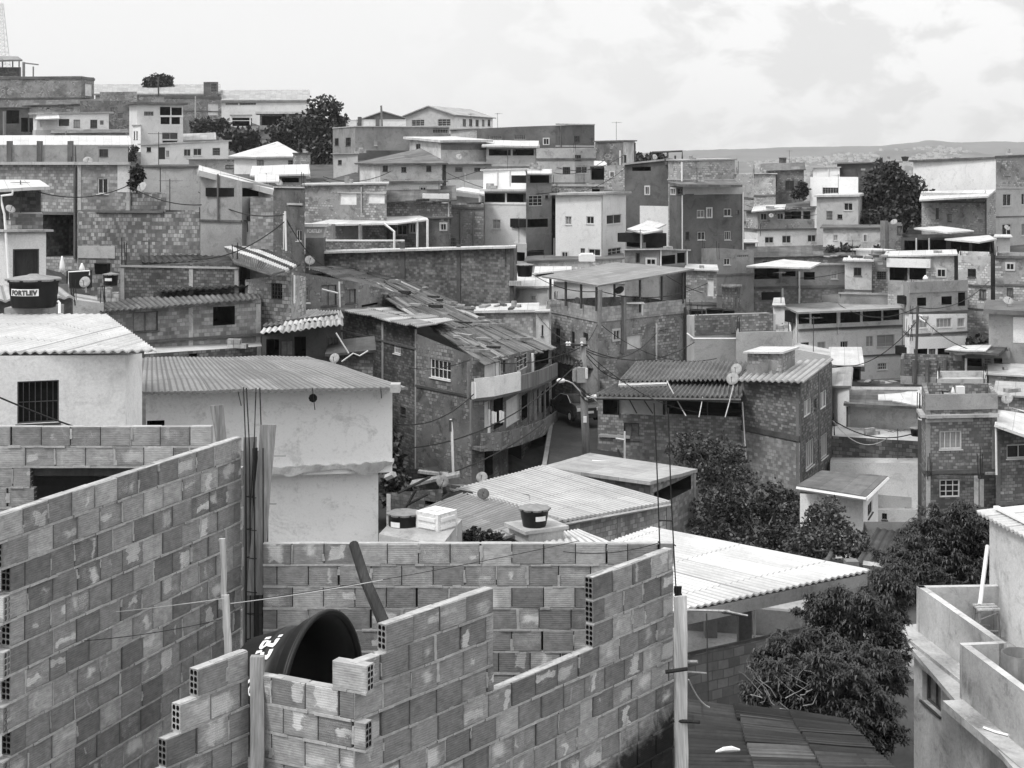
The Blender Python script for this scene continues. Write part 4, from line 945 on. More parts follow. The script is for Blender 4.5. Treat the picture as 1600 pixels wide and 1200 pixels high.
# ======== centre
H('grey stained house with a small lit window right of the void house', [(944, 142), (979, 141)], [259, 258], 320, PGS, d=6, win=((953, 268, 960, 277, 'W'),))
r = H('plain brown-grey tall house with one white slit window, centre right', [(976, 131.5), (1046, 129)], [258, 250], 400, PD, d=8, win=((988, 260.5, 1017, 267, 'v'), (1008, 291, 1015, 304, 'W')), bands=((321, 400, PW, .03, None, 1000, 1046),), roof='slab', rmat=ROOFL, rth=.15)
H('mottled rooftop storey of the tall house, with a white corner pipe', [(1044, 128.5), (1067, 124.6), (1148, 127)], [251, 252, 250], 292, PGS, d=7, pipes=((1067, 253, 330, .08),), bands=((280, 282, CONC, .1),), roof='slab', rmat=ROOFL, rth=.12, over=.15)
r = H('tall grey block of many small windows under an awning, centre right', [(1046, 123.4), (1067, 120.5), (1162, 123)], [290, 290, 290], 398, PD, d=6, roof='flat', win=((1048, 294, 1056, 304, 'W', 0), (1058, 294, 1066, 304, 'd', 0), (1071, 293, 1083, 303, 'd', 1), (1085, 292, 1104, 303, 'w', 1), (1115, 291.5, 1129, 302, 'w', 1), (1089, 328, 1101, 340, 'w', 1), (1104, 325, 1112, 340, 'W', 1), (1131, 326, 1143, 338, 'w', 1), (1150, 328, 1155, 335, 'd', 1), (1071, 362, 1077, 375, 'd', 1), (1090, 362, 1102, 375, 'w', 1), (1132, 361, 1142, 375, 'w', 1)), bands=((290.5, 304, PM, .03, 1),), pipes=((1160, 300, 394, .07), (1067.5, 305, 390, .05)))
R(r, [(1062, 288, 118.6), (1160, 288.5, 120.5), (1148, 281, 126), (1044, 284, 124)], ROOFM, .2, name='awning')
mbx = lines(r, [[(1019, 250, 130), (1019, 238, 130), (1066, 236, 130), (1066, 250, 130)], [(1043, 237, 130), (1043, 249, 130)], [(1055, 243, 130), (1055, 249, 130)]], .09, STEEL, 'roof_frame')
H('slim dark side house with a drainpipe left of the white window row', [(1150, 152), (1178, 150)], [272, 272], 395, PGS, d=5, pipes=((1162, 314, 390, .09),))
H('broad stained house on the right behind the drainpipe', [(1148, 163), (1212, 161)], 272, 330, PGS, d=6, roof='slab', rmat=CONC)
r = H('white block house with an open top terrace, centre', [(748, 127), (757, 121.5), (823, 120)], [299, 299, 299], 382, PL, d=6, roof='slab', rmat=ROOFW, rth=.18, over=.4, win=((756.5, 302, 789, 316, 'v', 1), (792, 302, 822, 316, 'v', 1), (769, 343, 782, 358, 'w', 1), (800, 342, 812, 357, 'w', 1)), bands=((316.5, 319, PW, .05, 1),))
R(r, [(708, 296, 124), (757, 303, 118.6), (757, 297, 122), (722, 292, 128)], ROOFW, .14, name='side_roof')
H('white rooftop box behind the open top terrace', [(755, 127), (823, 122.4)], [267, 265], 297, PWH, d=4, roof='slab', rmat=ROOFW, rth=.12, over=.2, pipes=((778, 268, 290, .07), (797, 267, 290, .07)))
r = H('narrow brown tower face with stacked openings beside the white block house', [(822, 119), (862, 121)], [268, 268], 412, PD, d=5, roof='slab', rmat=CONC, win=((828, 274, 858, 286, 'v'), (826, 305, 848, 322, 'g'), (852, 305, 857, 310, 'd'), (824, 342, 856, 355, 'v'), (826, 391, 850, 404, 'v'), (860, 320, 864, 330, 'd')), bands=((286, 288, PD, .1),))
R(r, [(824, 271, 117), (862, 271, 118.8), (862, 264, 121), (824, 265, 119.6)], ROOFW, .1, name='awning')
H('low grey storey with a dark opening under the white block house', [(803, 118), (823, 117)], 380, 412, PM, d=3, win=((805, 394, 820, 408, 'v'),), roof='flat')
H('big pale house with small windows and a thin sheet roof, centre', [(868, 116), (942, 113), (978, 118)], [305, 304, 302], 425, PL, roof='shed', rmat=ROOFL, rth=.16, over=.35, win=((883, 338, 893, 351, 'w', 0), (916, 338, 928, 350, 'w', 0), (948, 335, 971, 350, 'w', 1), (907, 388, 914, 398, 'd', 0), (919, 389, 938, 400, 'w', 0), (950, 387, 971, 404, 'g', 1), (878, 393, 888, 403, 'W', 0)), pipes=((941, 306, 420, .04, CONC),))
H('dark gap house squeezed left of the big pale house', [(860, 122), (871, 121)], 300, 420, PDD, d=4, win=((862, 310, 869, 332, 'v'), (862, 336, 867, 343, 'd')), pipes=((867, 372, 415, .06),))
H('long grey flat house behind the big pale house', [(860, 145), (975, 142)], 288, 330, PGS, d=6, bands=((288, 291, CONC, .1),), win=((925, 291, 937, 300, 'v'),))
r = H('open porch house with two tilted white roof sheets right of the big pale house', [(977, 111), (1003, 108.4), (1036, 111)], [361, 361, 360], 400, PD, d=5, roof='none', win=((979, 364, 1000, 386, 'v', 0), (1005, 364, 1034, 378, 'v', 1)), pipes=((1003, 362, 388, .06),))
R(r, [(980, 357, 109), (1006, 364, 105.6), (1032, 359, 107.4), (1005, 348, 113)], ROOFW, .1); R(r, [(1000, 352, 112), (1028, 356, 112), (1041, 350, 114.5), (1012, 344, 115)], ROOFW, .1, name='roof')
H('terrace house with dark openings below the porch house', [(976, 105), (1030, 104), (1073, 107)], [391, 390, 392], 428, PG, d=5, win=((993, 395, 1000, 411, 'D'), (1010, 404, 1025, 414, 'W'), (1031, 399, 1055, 413, 'v', 1), (1058, 395, 1070, 411, 'v', 1)), roof='slab', rmat=CONC, pipes=((1031, 390, 420, .06), (1072, 392, 420, .06)))
H('plain grey house with one small window left of the dark drum', [(1096, 116), (1121, 112.5), (1178, 114)], [388, 388, 391], 430, PG, d=6, win=((1131, 403, 1141, 414, 'w', 1), (1152, 398, 1170, 402, 'l', 1)), bands=((428, 431, CONCD, .08),))
H('small brown house with a pale door behind the canopy terrace', [(1072, 103), (1120, 102)], 422, 470, PGS, d=5, win=((1104, 436, 1115, 463, 'p'),), roof='slab', rmat=CONC, rth=.1)

# ======== right upper
H('white house with three windows below a cluttered terrace, right', [(1163, 149), (1184, 146), (1288, 148)], [360, 360, 358], 392, PW, d=7, win=((1195, 370, 1209, 380, 'w', 1), (1222, 368, 1236, 380, 'w', 1), (1262, 367, 1275, 378, 'w', 1)), bands=((357.5, 360.5, CONCD, .15), (390, 393, CONCD, .1)), roof='par')
H('cluttered open terrace with dark bays above the white window house', [(1166, 150), (1184, 148), (1287, 150)], [330, 330, 326], 362, PGS, d=6, roof='shed', rmat=ROOFM, rth=.12, over=.3, rise=.8, win=((1188, 333, 1198, 344, 'W', 1), (1214, 333, 1224, 343, 'W', 1), (1226, 330, 1252, 342, 'v', 1), (1255, 328, 1284, 342, 'v', 1)))
R(None, [(1174, 330, 146), (1226, 326, 146), (1228, 319, 151), (1178, 321, 151)], ROOFW, .12, name='roof_sheet', label='white roof sheet at the left of the cluttered terrace', cat='roof sheet', group='loose roof sheets')
H('pale smooth house with a single dark window left of the right tree', [(1276, 142), (1341, 138), (1357, 146)], [308, 307, 304], 358, PM, d=7, win=((1318, 317, 1332, 329, 'w', 0),), roof='slab', rmat=ROOFW, rth=.2, over=.3)
H('white parapet house stepping up behind the pale smooth house', [(1266, 150), (1341, 147)], [277, 277], 310, PWH, d=5, win=((1285, 293, 1310, 304, 'l'),))
H('white box house below the dark roof edge on the right', [(1270, 156), (1312, 154)], 262, 300, PW, d=5, roof='slab', rmat=CONC, pipes=((1295, 263, 290, .07),))
H('dark brick house with a rusty balcony behind the white roofs, right', [(1190, 165), (1256, 164)], [268, 266], 312, PDS, d=6, win=((1227, 282, 1241, 297, 'd'), (1202, 278, 1214, 290, 'd')), roof='shed', rmat=ROOFM, rise=.8)
H('small white house under a pale roof on the far right skyline', [(1212, 185), (1250, 184)], [258, 258], 275, PW, d=6, roof='slab', rmat=ROOFL, over=.5)
H('dark shed row below the long tiled edge, right skyline', [(1308, 158), (1405, 154)], [256, 254], 280, PDD, d=6, roof='slab', rmat=ROOFG, rth=.15, over=.4, win=((1345, 263, 1352, 266, 'p'),))
H('huge blank white house wall on the right skyline', [(1427, 152), (1556, 140)], [253, 248], 312, PW, d=12, roof='slab', rmat=ROOFM, rth=.2, over=.35)
H('grey multi storey house with windows at the right edge', [(1556, 136), (1625, 139)], [247, 244], 372, PM, d=10, roof='slab', rmat=ROOFM, rth=.2, over=.2, win=((1567, 303, 1580, 322, 'w'), (1596, 302, 1610, 320, 'w'), (1566, 350, 1580, 369, 'w'), (1596, 349, 1610, 368, 'w'), (1570, 262, 1578, 275, 'd')), bands=((249, 294, PGS, .02), (293, 295, CONC, .06), (338, 340, CONCD, .05)))
H('wide grey wall house with a white roof edge behind the big right tree', [(1440, 134), (1542, 130), (1556, 135)], [311, 304, 300], 372, PGS, d=6, roof='par', bands=((302, 306, CONC, .12, 0), (315, 318, CONCD, .08, 0)), win=((1462, 325, 1467, 342, 'd', 0),), pipes=((1541, 312, 366, .07, CONCD),))
R(None, [(1436, 312, 131), (1544, 306, 127), (1556, 296, 134), (1440, 299, 138)], ROOFW, .15, name='roof_sheet', label='long white roof strip under the blank white house wall', cat='roof sheet', group='loose roof sheets')
H('stained low house with two little windows below the pale smooth house', [(1286, 133), (1382, 130)], [357, 357], 402, PST, d=6, roof='slab', rmat=CONCD, rth=.12, win=((1302, 367, 1309, 376, 'w'), (1349, 366, 1355, 378, 'W')))
H('dark pillar house with a capped stub column right of the little windows', [(1378, 128), (1410, 127)], 350, 405, PDS, d=5, win=((1402, 353, 1411, 366, 'd'),), pipes=((1382, 345, 390, .35, POLEC),))
r = H('dark open roofed yard under two white sheet roofs, right', [(1408, 125), (1556, 122)], [371, 371], 404, PDD, d=6, roof='none', win=((1413, 376, 1430, 398, 'v'), (1434, 375, 1450, 398, 'v'), (1454, 375, 1478, 398, 'v'), (1486, 378, 1514, 396, 'v'), (1519, 378, 1551, 396, 'v')), pipes=((1432, 372, 398, .06), (1452, 372, 398, .06), (1555, 372, 398, .06)))
R(r, [(1428, 356, 121), (1480, 363, 117), (1522, 360, 121), (1470, 353, 127)], ROOFW, .12); R(r, [(1476, 373, 117), (1530, 378, 114), (1558, 373, 118), (1545, 367, 122)], ROOFW, .12, name='roof')
H('small pale hut at the right edge under the multi storey house', [(1556, 119), (1578, 119)], 371, 388, PL, d=3, roof='slab', rmat=ROOFW, over=.4)

# ======== right middle rows
H('grey base storey under the white window house, right', [(1178, 145), (1288, 145)], 393, 412, PG, d=3, roof='flat', win=((1216, 398, 1229, 407, 'd'),))
H('row of grey sheds behind the white sheet roofs of the right row', [(1170, 128), (1330, 128)], [404, 400], 420, PGS, d=6, roof='shed', rmat=ROOFP, rise=.6, win=((1192, 408, 1206, 416, 'v'),))
H('plain grey house in the gap left of the dark drainpipe house', [(1060, 135), (1180, 135)], 380, 420, PGS, d=5, roof='slab')

r = H('dull house with wide dark openings under white roof sheets, right row', [(1153, 119), (1178, 115), (1320, 117)], [416, 416, 414], 492, PG, d=6, roof='slab', rmat=ROOFL, rth=.14, over=.2, win=((1179, 420, 1217, 436, 'v', 1), (1222, 424, 1243, 432, 'v', 1), (1256, 425, 1273, 437, 'v', 1), (1298, 423, 1309, 436, 'w', 1), (1165, 455, 1183, 467, 'v')), bands=((448, 452, CONCD, .12, 1), (455, 490, BM, .03, 1)), pipes=((1248, 424, 474, .08), (1222, 450, 476, .08)))
R(r, [(1166, 415, 111), (1266, 418, 107), (1283, 410, 112), (1225, 405, 118)], ROOFW, .12, name='roof_sheet')
H('pale weathered house with one framed window, right row', [(1320, 115.5), (1362, 115)], 408, 456, PST, d=5, win=((1334, 418, 1346, 431, 'd'),), roof='slab', rmat=ROOFW, rth=.12, over=.3)
H('small white roofed box above the weathered house', [(1337, 121), (1365, 117.5), (1392, 120)], [391, 393, 392], 404, PW, d=4, roof='shed', rmat=ROOFW, rth=.12, over=.3)
H('dark narrow bay between weathered house and awning house', [(1361, 115.6), (1388, 115.4)], 407, 452, PDS, d=4, win=((1370, 424, 1385, 437, 'G'), (1371, 408, 1379, 413, 'p')))
r = H('house with a broad white awning panel over a dark bay, right row', [(1387, 112.5), (1491, 110.5)], [402, 399], 452, PGS, d=6, roof='slab', rmat=ROOFW, rth=.12, over=.3, win=((1390, 418, 1418, 438, 'v'), (1421, 417, 1447, 437, 'v'), (1464, 420, 1478, 433, 'W')), bands=((403, 416.5, PW, .5, None, 1387, 1455),))
H('low grey parapet house in front of the right row', [(1262, 118.6), (1310, 114), (1413, 112.5)], [462, 460, 456], 482, PG, d=4, bands=((456.5, 459, CONC, .1, 1),), par=.3)
H('three step grey house with two black window holes, right', [(1411, 105), (1421, 102), (1512, 104)], [440, 441, 440], 490, PG, d=7, bands=((440.5, 458, PG, .06, 1), (488, 490.5, CONCD, .15)), win=((1433, 465, 1447, 478, 'v', 1), (1471, 463, 1487, 476, 'v', 1), (1497, 457, 1508, 478, 'v', 1)), par=.5)
H('white middle storey with three shuttered windows under the black window holes', [(1414, 104), (1421, 101.6), (1511, 103.6)], [491, 491, 490], 525, PW, d=5, roof='flat', win=((1425, 499, 1449, 513, 's', 1), (1463, 497, 1487, 512, 's', 1), (1496, 497, 1507, 511, 's', 1)), bands=((522, 525, CONCD, .15),))
H('white lowest storey above a dark stall opening, right', [(1414, 101), (1421, 99.5), (1509, 101)], [527, 527, 525], 560, PW, d=4, roof='flat', win=((1428, 545, 1449, 559, 'v', 1), (1451, 545, 1462, 559, 'c', 1), (1465, 544, 1484, 559, 'v', 1)))
H('patchy grey house with an arched barred window, far right row', [(1497, 107.5), (1548, 106)], 399, 522, PGS, d=6, win=((1512, 420, 1525, 433, 'b'), (1530, 452, 1541, 467, 'd'), (1502, 452, 1507, 463, 'd')), bands=((443, 446, CONCD, .1), (480, 482, CONCD, .06)), pipes=((1550, 402, 436, .32, WHITE), (1551, 444, 475, .3, WHITE)))
H('dull house with two tiny windows at the right edge', [(1555, 104), (1620, 103)], 401, 480, PGS, d=6, win=((1572, 411, 1585, 422, 'W'), (1573, 450, 1583, 463, 'd')), bands=((399, 403, CONCD, .15), (443, 446, CONCD, .08)))
r = H('grey house below a dark slab roof at the right edge', [(1545, 96), (1625, 95)], [489, 493], 545, PG, d=6, roof='slab', rmat=CONCD, rth=.3, over=.5, bands=((494, 534, PW, .02, None, 1583, 1625),))
H('dark sunken house row behind the shack with the white roof', [(1497, 112), (1560, 110)], 505, 560, PDS, d=5, roof='slab', rmat=ROOFD)
r = H('pale apartment house with a five bay open top gallery, right', [(1222, 113), (1247, 108), (1409, 111)], [480, 485, 482], 606, plaster(.84, .3, .1), d=8, roof='none', win=((1249, 488, 1265, 506, 'v', 1), (1268, 487, 1307, 506, 'v', 1), (1313, 485, 1344, 504, 'v', 1), (1348, 484, 1377, 502, 'v', 1), (1380, 483, 1405, 500, 'v', 1), (1251, 535, 1264, 542, 'd', 1), (1277, 534, 1290, 546, 'w', 1), (1313, 533, 1325, 545, 'w', 1), (1353, 525, 1365, 542, 'P', 1), (1370, 523, 1398, 542, 'w', 1), (1371, 567, 1386, 578, 'B', 1), (1344, 569, 1352, 581, 'l', 1)), bands=((514, 517.5, CONCD, .14, 1), (560, 562.5, CONCD, .08, 1)), pipes=((1246.5, 487, 545, .06), (1308.5, 486, 522, .07)))
R(r, [(1220, 476, 113), (1246, 488, 106.4), (1411, 480.5, 109.4), (1385, 467, 119)], ROOFL, .14)
H('dark lean-to shed with a white sheet edge beside the apartment house', [(1297, 100), (1345, 100)], 571, 612, PDD, d=5, roof='shed', rmat=ROOFW, rise=.5, rth=.1, over=.4, win=((1310, 575, 1322, 590, 'p'), (1325, 576, 1343, 596, 'v')))
H('low mottled brick wall house with dark columns under the white storeys', [(1407, 93), (1509, 92)], 561, 600, BSM, d=3, bands=((587, 600, PG, .03),), pipes=((1429, 562, 598, .16, CONCD), (1449, 562, 598, .14, CONCD), (1477, 562, 588, .12, CONCD), (1509, 560, 590, .07)))
r = H('patched shack under a dirty white roof at the right', [(1484, 95), (1578, 94)], [556, 548], 604, PD, d=5, roof='none', win=((1512, 560, 1534, 572, 'v'), (1537, 558, 1550, 572, 'l'), (1553, 558, 1566, 575, 'v')), room=ROOM)
R(r, [(1476, 547, 91), (1560, 553, 90), (1576, 540, 97), (1492, 541, 97)], ROOFP, .12); R(r, [(1476, 546, 91.2), (1540, 548, 90.4), (1550, 539, 96), (1492, 540, 97)], ROOFW, .08, name='roof_sheet')
H('plain grey low house right of the patched shack', [(1545, 90), (1625, 89)], [585, 590], 640, PGS, d=5, roof='slab', rmat=CONC, rth=.1)
H('brick house corner with a stepped base at the right edge behind the terrace house', [(1556, 82), (1625, 81)], [618, 622], 660, BM, d=5, roof='slab', rmat=ROOFL)
PWW = plaster(.90, .36, .06)
# ======== middle distance
r = H('large dark brick workshop with concrete columns and a white coping', [(468, 105), (803, 97), (808, 100)], [393, 384, 383.5], 494, BD, d=6, roof='par', bands=tuple((384, 494, PDD, .06, 0, a, b2) for a, b2 in ((498, 503), (626, 633), (714, 720), (797, 802.8))), pipes=(), par=.3, frame=False)
R(r, [(466, 394.5, 104.6), (806, 384.5, 96.5), (806, 382.6, 97.6), (466, 391.6, 106)], ROOFW, .14, name='coping')
r = H('stained house wall with framed doors behind the white veranda roof', [(480, 115), (702, 111)], [345, 341], 396, PDS, d=6, win=((524, 353, 538, 380, 'v'), (545, 356, 558, 366, 'd'), (568, 351, 582, 364, 'w'), (585, 351, 596, 364, 'd'), (620, 351, 636, 367, 'w'), (640, 349, 650, 364, 'W'), (688, 347, 698, 360, 'W')), roof='slab', rmat=CONCD)
R(r, [(474, 351, 106.5), (622, 348.5, 105.5), (657, 336, 113), (540, 338, 114)], ROOFW, .12, name='veranda_roof'); R(r, [(622, 348.4, 105.4), (669, 343, 106), (668, 341, 107), (655, 336, 112)], ROOFW, .1, name='veranda_roof')
for px in (521, 563): lines(r, [[(px, 350, 106), (px, 384, 106)]], .15, POLEC, 'veranda_post')
lines(r, [[(600, 349, 105.4), (616, 362, 105.4), (616, 388, 105.4)], [(668, 343, 105.6), (668, 386, 105.6)], [(652, 342, 106), (652, 386, 106)]], .09, PVC, 'pipe_frame')
fence_wall('low brick parapet in front of the veranda', 508, 632, 105.6, 377, 392, BSM, (), .25, WHITE)
H('dark flat house with beam ends right of the veranda', [(650, 119), (756, 117)], [322, 319], 398, PDS, d=6, bands=((322, 325, CONCD, .12),), win=((690, 348, 698, 360, 'W'), (694, 371, 712, 388, 'l')), pipes=((720, 331, 384, .08, CONCD), (740, 330, 384, .08, CONCD)))
H('low white roofed wall left of the veranda', [(475, 118), (545, 117)], [340, 331], 356, PL, d=5, roof='shed', rmat=ROOFW, rise=.5, rth=.1)
H('cluttered dark flat roof house under the arched window house', [(602, 113), (705, 112)], [318, 314], 345, PDS, d=6, roof='shed', rmat=ROOFP, rise=1.0, rth=.12, over=.5)

# left middle
r = H('left edge house with tall black glass doors and a pale column', [(-20, 64.5), (12, 63.6), (72, 64)], [362, 362, 362], 438, PL, d=5, win=((20, 389, 61, 434, 'D'),), roof='slab', rmat=CONC, bands=((362, 366, CONC, .05, 1),))
H('brick box storey above the black glass doors', [(14, 65), (67, 65)], 334, 364, BL, d=3, roof='flat')
r = H('dark shaded upper house under the white porch roof at the left edge', [(-25, 68), (64, 67.5)], 297, 364, BD, d=4, roof='none')
R(r, [(-40, 297, 64), (78, 291.5, 64), (62, 281, 69), (-40, 280, 69)], ROOFW, .14)
lines(r, [[(20, 297, 63.6), (19, 304, 63.6), (2, 306, 63.6), (3, 320, 63.6), (7, 335, 63.5), (14, 440, 63)]], .055, PVC, 'drain_pipe')
H('low brick parapet house with a flat top left of the striped roof', [(188, 70.5), (374, 69)], [417, 408], 444, BSM, d=5, bands=((414, 417, CONC, .06),), roof='flat', rmat=ROOFD)
R(None, [(222, 410, 71), (372, 408, 70), (330, 389, 79), (216, 392, 79)], ROOFD, .08, .35, .03, name='sheet_roof', label='dark old fibre sheet roof behind the low brick parapet', cat='roof', group='roofs seen without their walls')
r = H('grey plastered house with a barred window under striped roof sheets', [(383, 69), (455, 67), (478, 70)], [437, 429, 432], 508, PGS, d=8, roof='none', win=((423, 440, 441, 468, 'G', 0),), pipes=((457, 430, 474, .05),))
sc_ = [(345, 386, 84), (378, 404, 77), (424, 425, 70), (462, 417, 73), (440, 400, 79), (398, 383, 86)]
for i, (c, m) in enumerate((([(366, 410, 68), (424, 428, 65.5), (446, 422, 66.5), (350, 386, 73)], ROOFM), ([(350, 386, 73), (446, 422, 66.5), (452, 419.5, 67), (362, 385, 73.3)], ROOFW), ([(362, 385, 73.3), (452, 419.5, 67), (458, 417, 67.5), (374, 384.5, 73.6)], ROOFD), ([(374, 384.5, 73.6), (458, 417, 67.5), (464, 414, 68), (390, 384, 73.9)], ROOFW), ([(390, 384, 73.9), (464, 414, 68), (470, 411, 68.5), (402, 383.5, 74.2)], ROOFD))):
    R(r, c, m, .07, .3, .025, name='roof_sheet')
r = H('long brick house with a curtained window under a dark corrugated roof', [(162, 62.6), (408, 66.4)], [487, 468], 556, BL, d=5, roof='none', win=((208, 487, 247, 518, 'c'), (333, 476, 367, 508, 'v')), bands=((536, 540, CONCD, .1),))
R(r, [(157, 486.5, 62), (407, 466, 65.8), (400, 453.5, 70.4), (131, 471, 66.6)], ROOFM, .06, .28, .03)
H('pale stub wall at the left end of the corrugated roof', [(114, 61), (162, 62.2)], [468, 474], 520, PST, d=3, roof='flat')
r = H('dark shed behind the long brick house, roofed with battered sheets', [(240, 69.5), (402, 71)], [456, 446], 470, PDS, d=5, roof='none', win=((382, 447, 401, 457, 'l'),))
R(r, [(245, 455, 67.6), (404, 444, 69), (388, 430, 76), (252, 438, 75)], ROOFD, .07, .3, .04, wob=.12)
H('lower storey band with dark slots under the long brick house', [(225, 61.4), (409, 65)], [553, 541], 580, BSM, d=3, roof='flat', win=((240, 553, 288, 559, 'v'), (295, 551, 308, 558, 'v')))
r = H('low house with grey corrugated roof behind the black tank at the left edge', [(-25, 46), (112, 46)], [471, 466], 520, PD, d=6, roof='none')
R(r, [(-30, 470, 45), (116, 463, 45), (92, 446, 51), (-30, 445, 51)], ROOFL, .06, .3, .03)

# patched old roof house and its neighbours
r = H('old street corner house with curved balconies under a long patched roof', [(650, 74.4), (737, 70.8), (757, 71.2)], [521, 556, 566], 780, plaster(.20, .82, .45), d=14, roof='none', win=((672, 562, 704, 592, 'B', 0),), bands=((618, 622, PDD, .05, 0),))
old = r
def P2(px, Y): v = P(px, 0, Y); return Vector((v.x, v.y))
def balcony(py, pts, out, th, mat, name):
    mb = MB(); n = len(pts); z = [P(0, py[i], pts[i][1]).z for i in range(n)]
    q = [P2(*p) for p in pts]; t = [(q[min(n - 1, i + 1)] - q[max(0, i - 1)]).normalized() for i in range(n)]
    o = [q[i] + Vector((t[i].y, -t[i].x)) * out[i] for i in range(n)]
    V = lambda p, zz: Vector((p.x, p.y, zz))
    for i in range(n - 1):
        mb.poly([V(o[i], z[i] - th), V(o[i + 1], z[i + 1] - th), V(o[i + 1], z[i + 1]), V(o[i], z[i])]); mb.poly([V(o[i], z[i]), V(o[i + 1], z[i + 1]), V(q[i + 1], z[i + 1]), V(q[i], z[i])]); mb.poly([V(q[i], z[i] - th), V(q[i + 1], z[i + 1] - th), V(o[i + 1], z[i + 1] - th), V(o[i], z[i] - th)])
    mb.poly([V(q[0], z[0] - th), V(o[0], z[0] - th), V(o[0], z[0]), V(q[0], z[0])]); mb.poly([V(o[-1], z[-1] - th), V(q[-1], z[-1] - th), V(q[-1], z[-1]), V(o[-1], z[-1])])
    return mb.build(name, mat, old), o, z
# street front in three curved pieces
fp = [(752, 71.4), (790, 74.6), (825, 79), (862, 86)]
mb = MB(); mb2 = MB()
tp = [566, 556, 548, 543]
frontmb = MB(); wins = [[(786, 557, 797, 583, 'd'), (757, 560, 783, 608, 'p')], [(806, 554, 830, 578, 'g')], [(836, 552, 857, 575, 'v')]]
low = [[(752.5, 628, 766, 668, 'p'), (771, 622, 786, 668, 'v')], [(791, 620, 812, 662, 'p'), (815, 616, 824, 655, 'v')], [(828, 612, 842, 650, 'c'), (846, 608, 858, 640, 'v')]]
bott = [[(753, 704, 770, 745, 'v')], [(794, 692, 815, 742, 'v')], [(830, 676, 853, 735, 'v')]]
for i in range(3):
    A_, B_ = P2(*fp[i]), P2(*fp[i + 1]); L = (B_ - A_).length; ops = []; tt = []
    for w in wins[i] + low[i] + bott[i]:
        s0, s1 = max(.03, face_hit(A_, B_, w[0]) * L), min(L - .03, face_hit(A_, B_, w[2]) * L); ym = A_.y + (B_.y - A_.y) * (s0 + s1) / 2 / L
        z1, z0 = P(0, w[1], ym).z, P(0, w[3], ym).z; ops.append((s0, z0, s1, z1, 1.6 if w[4] == 'v' else .12, w[4] == 'v'))
        if w[4] != 'v': tt.append((s0, z0, s1, z1, w[4]))
    facade(frontmb, A_, B_, P(0, tp[i], A_.y).z, P(0, tp[i + 1], B_.y).z, P(0, 800, 71).z, ops)
    for (s0, z0, s1, z1, st_) in tt:
        t = (B_ - A_).normalized(); window(old, Vector((A_.x + t.x * s0, A_.y + t.y * s0, z0)), Vector((t.x, t.y, 0)), Vector((t.y, -t.x, 0)), s1 - s0, z1 - z0, st_, .12)
frontmb.build('street_front', [PDS, ROOM], old)
bp = [(738, 70.8), (755, 71.2), (790, 74.4), (825, 78.8), (858, 85)]
b1, o1, z1 = balcony([622, 618, 609, 598, 586], bp, [.15, .6, .8, .8, .5], .14, PDD, 'balcony_floor')
b2_, o2, z2 = balcony([697, 696, 688, 676, 660], bp, [.7, .95, .9, .8, .5], .16, PDS, 'balcony_floor')
def rail(o, z, h, mat, name, th=.06, i0=0, i1=None):
    mb = MB()
    for i in range(i0, (i1 or len(o)) - 1):
        a, b3 = o[i], o[i + 1]; t = (b3 - a).normalized(); nn = Vector((t.y, -t.x)); d = b3 - a
        c = [Vector((a.x, a.y, z[i])), Vector((b3.x, b3.y, z[i + 1])), Vector((b3.x, b3.y, z[i + 1] + h)), Vector((a.x, a.y, z[i] + h))]; k = Vector((-nn.x, -nn.y, 0)) * th; e = [q + k for q in c]
        mb.poly(c); mb.poly(e[::-1]); mb.poly([c[3], c[2], e[2], e[3]])
        if i == i0: mb.poly([c[0], c[3], e[3], e[0]])
    return mb.build(name, mat, old)
rail(o1, z1, .75, plain('rail_panel', .16, .8, 3, .5, stretch=(6, .3, 1)), 'balcony_rail', i0=2); rail(o1, z1, .95, PW, 'balcony_panel', i0=0, i1=3)
rail(o2, z2, .70, PDS, 'balcony_rail')
for px, y0, y1, Y in ((732, 566, 625, 70.4), (775, 566, 616, 73.0), (806, 560, 604, 75.5), (832, 552, 596, 79.2), (736, 625, 694, 70.2), (764, 640, 690, 71.2), (851, 588, 660, 83)):
    lines(old, [[(px, y0, Y), (px, y1, Y)]], .07, PVC if px in (775, 832, 764) else POLEC, 'balcony_post')
# long patched roof: many old sheets lapped over one another
def patched(root, c, nu, nv, mats, seed, corr=.24, amp=.035, jk=.6):
    rs = random.Random(seed); c0, c1, c2, c3 = [P(*q) for q in c]
    n = (c1 - c0).cross(c3 - c0).normalized(); n = -n if n.z < 0 else n
    by = {i: MB() for i in range(len(mats))}
    for j in range(nv):
        for i in range(nu):
            s0, s1_ = i / nu - .004, (i + 1) / nu + .012; t0, t1 = j / nv - .01, (j + 1) / nv + .02
            q = lambda s, t: (c0 * (1 - s) + c1 * s) * (1 - t) + (c3 * (1 - s) + c2 * s) * t
            w = rs.choices(range(len(mats)), [6, 3, 4, .7, .35][:len(mats)])[0]; k = .02 + .012 * (j % 3) + .02 * rs.random(); jit = lambda: n * rs.uniform(-.05, .08) * jk
            dz = (q(s1_, t0) - q(s0, t0)) * rs.uniform(-.12, .12) * jk + (q(s0, t1) - q(s0, t0)) * rs.uniform(-.18, .18) * jk
            sheet(by[w], q(s0, t0) + n * (k + .03) + jit() + dz, q(s1_, t0) + n * (k + .03) + jit() + dz, q(s1_, t1) + n * k + jit() + dz, q(s0, t1) + n * k + jit() + dz, th=.03, corr=corr, amp=amp, nv=2, wob=.03)
    for w, mb in by.items():
        if mb.f: mb.build('roof_sheet', mats[w], root)
patched(old, [(752, 568, 70.6), (864, 544, 86), (640, 440, 101), (575, 448, 90)], 18, 6, [ROOFM, ROOFP, sheetmat('roof_fibre_old', .145, .5), ROOFG, ROOFL], 4)
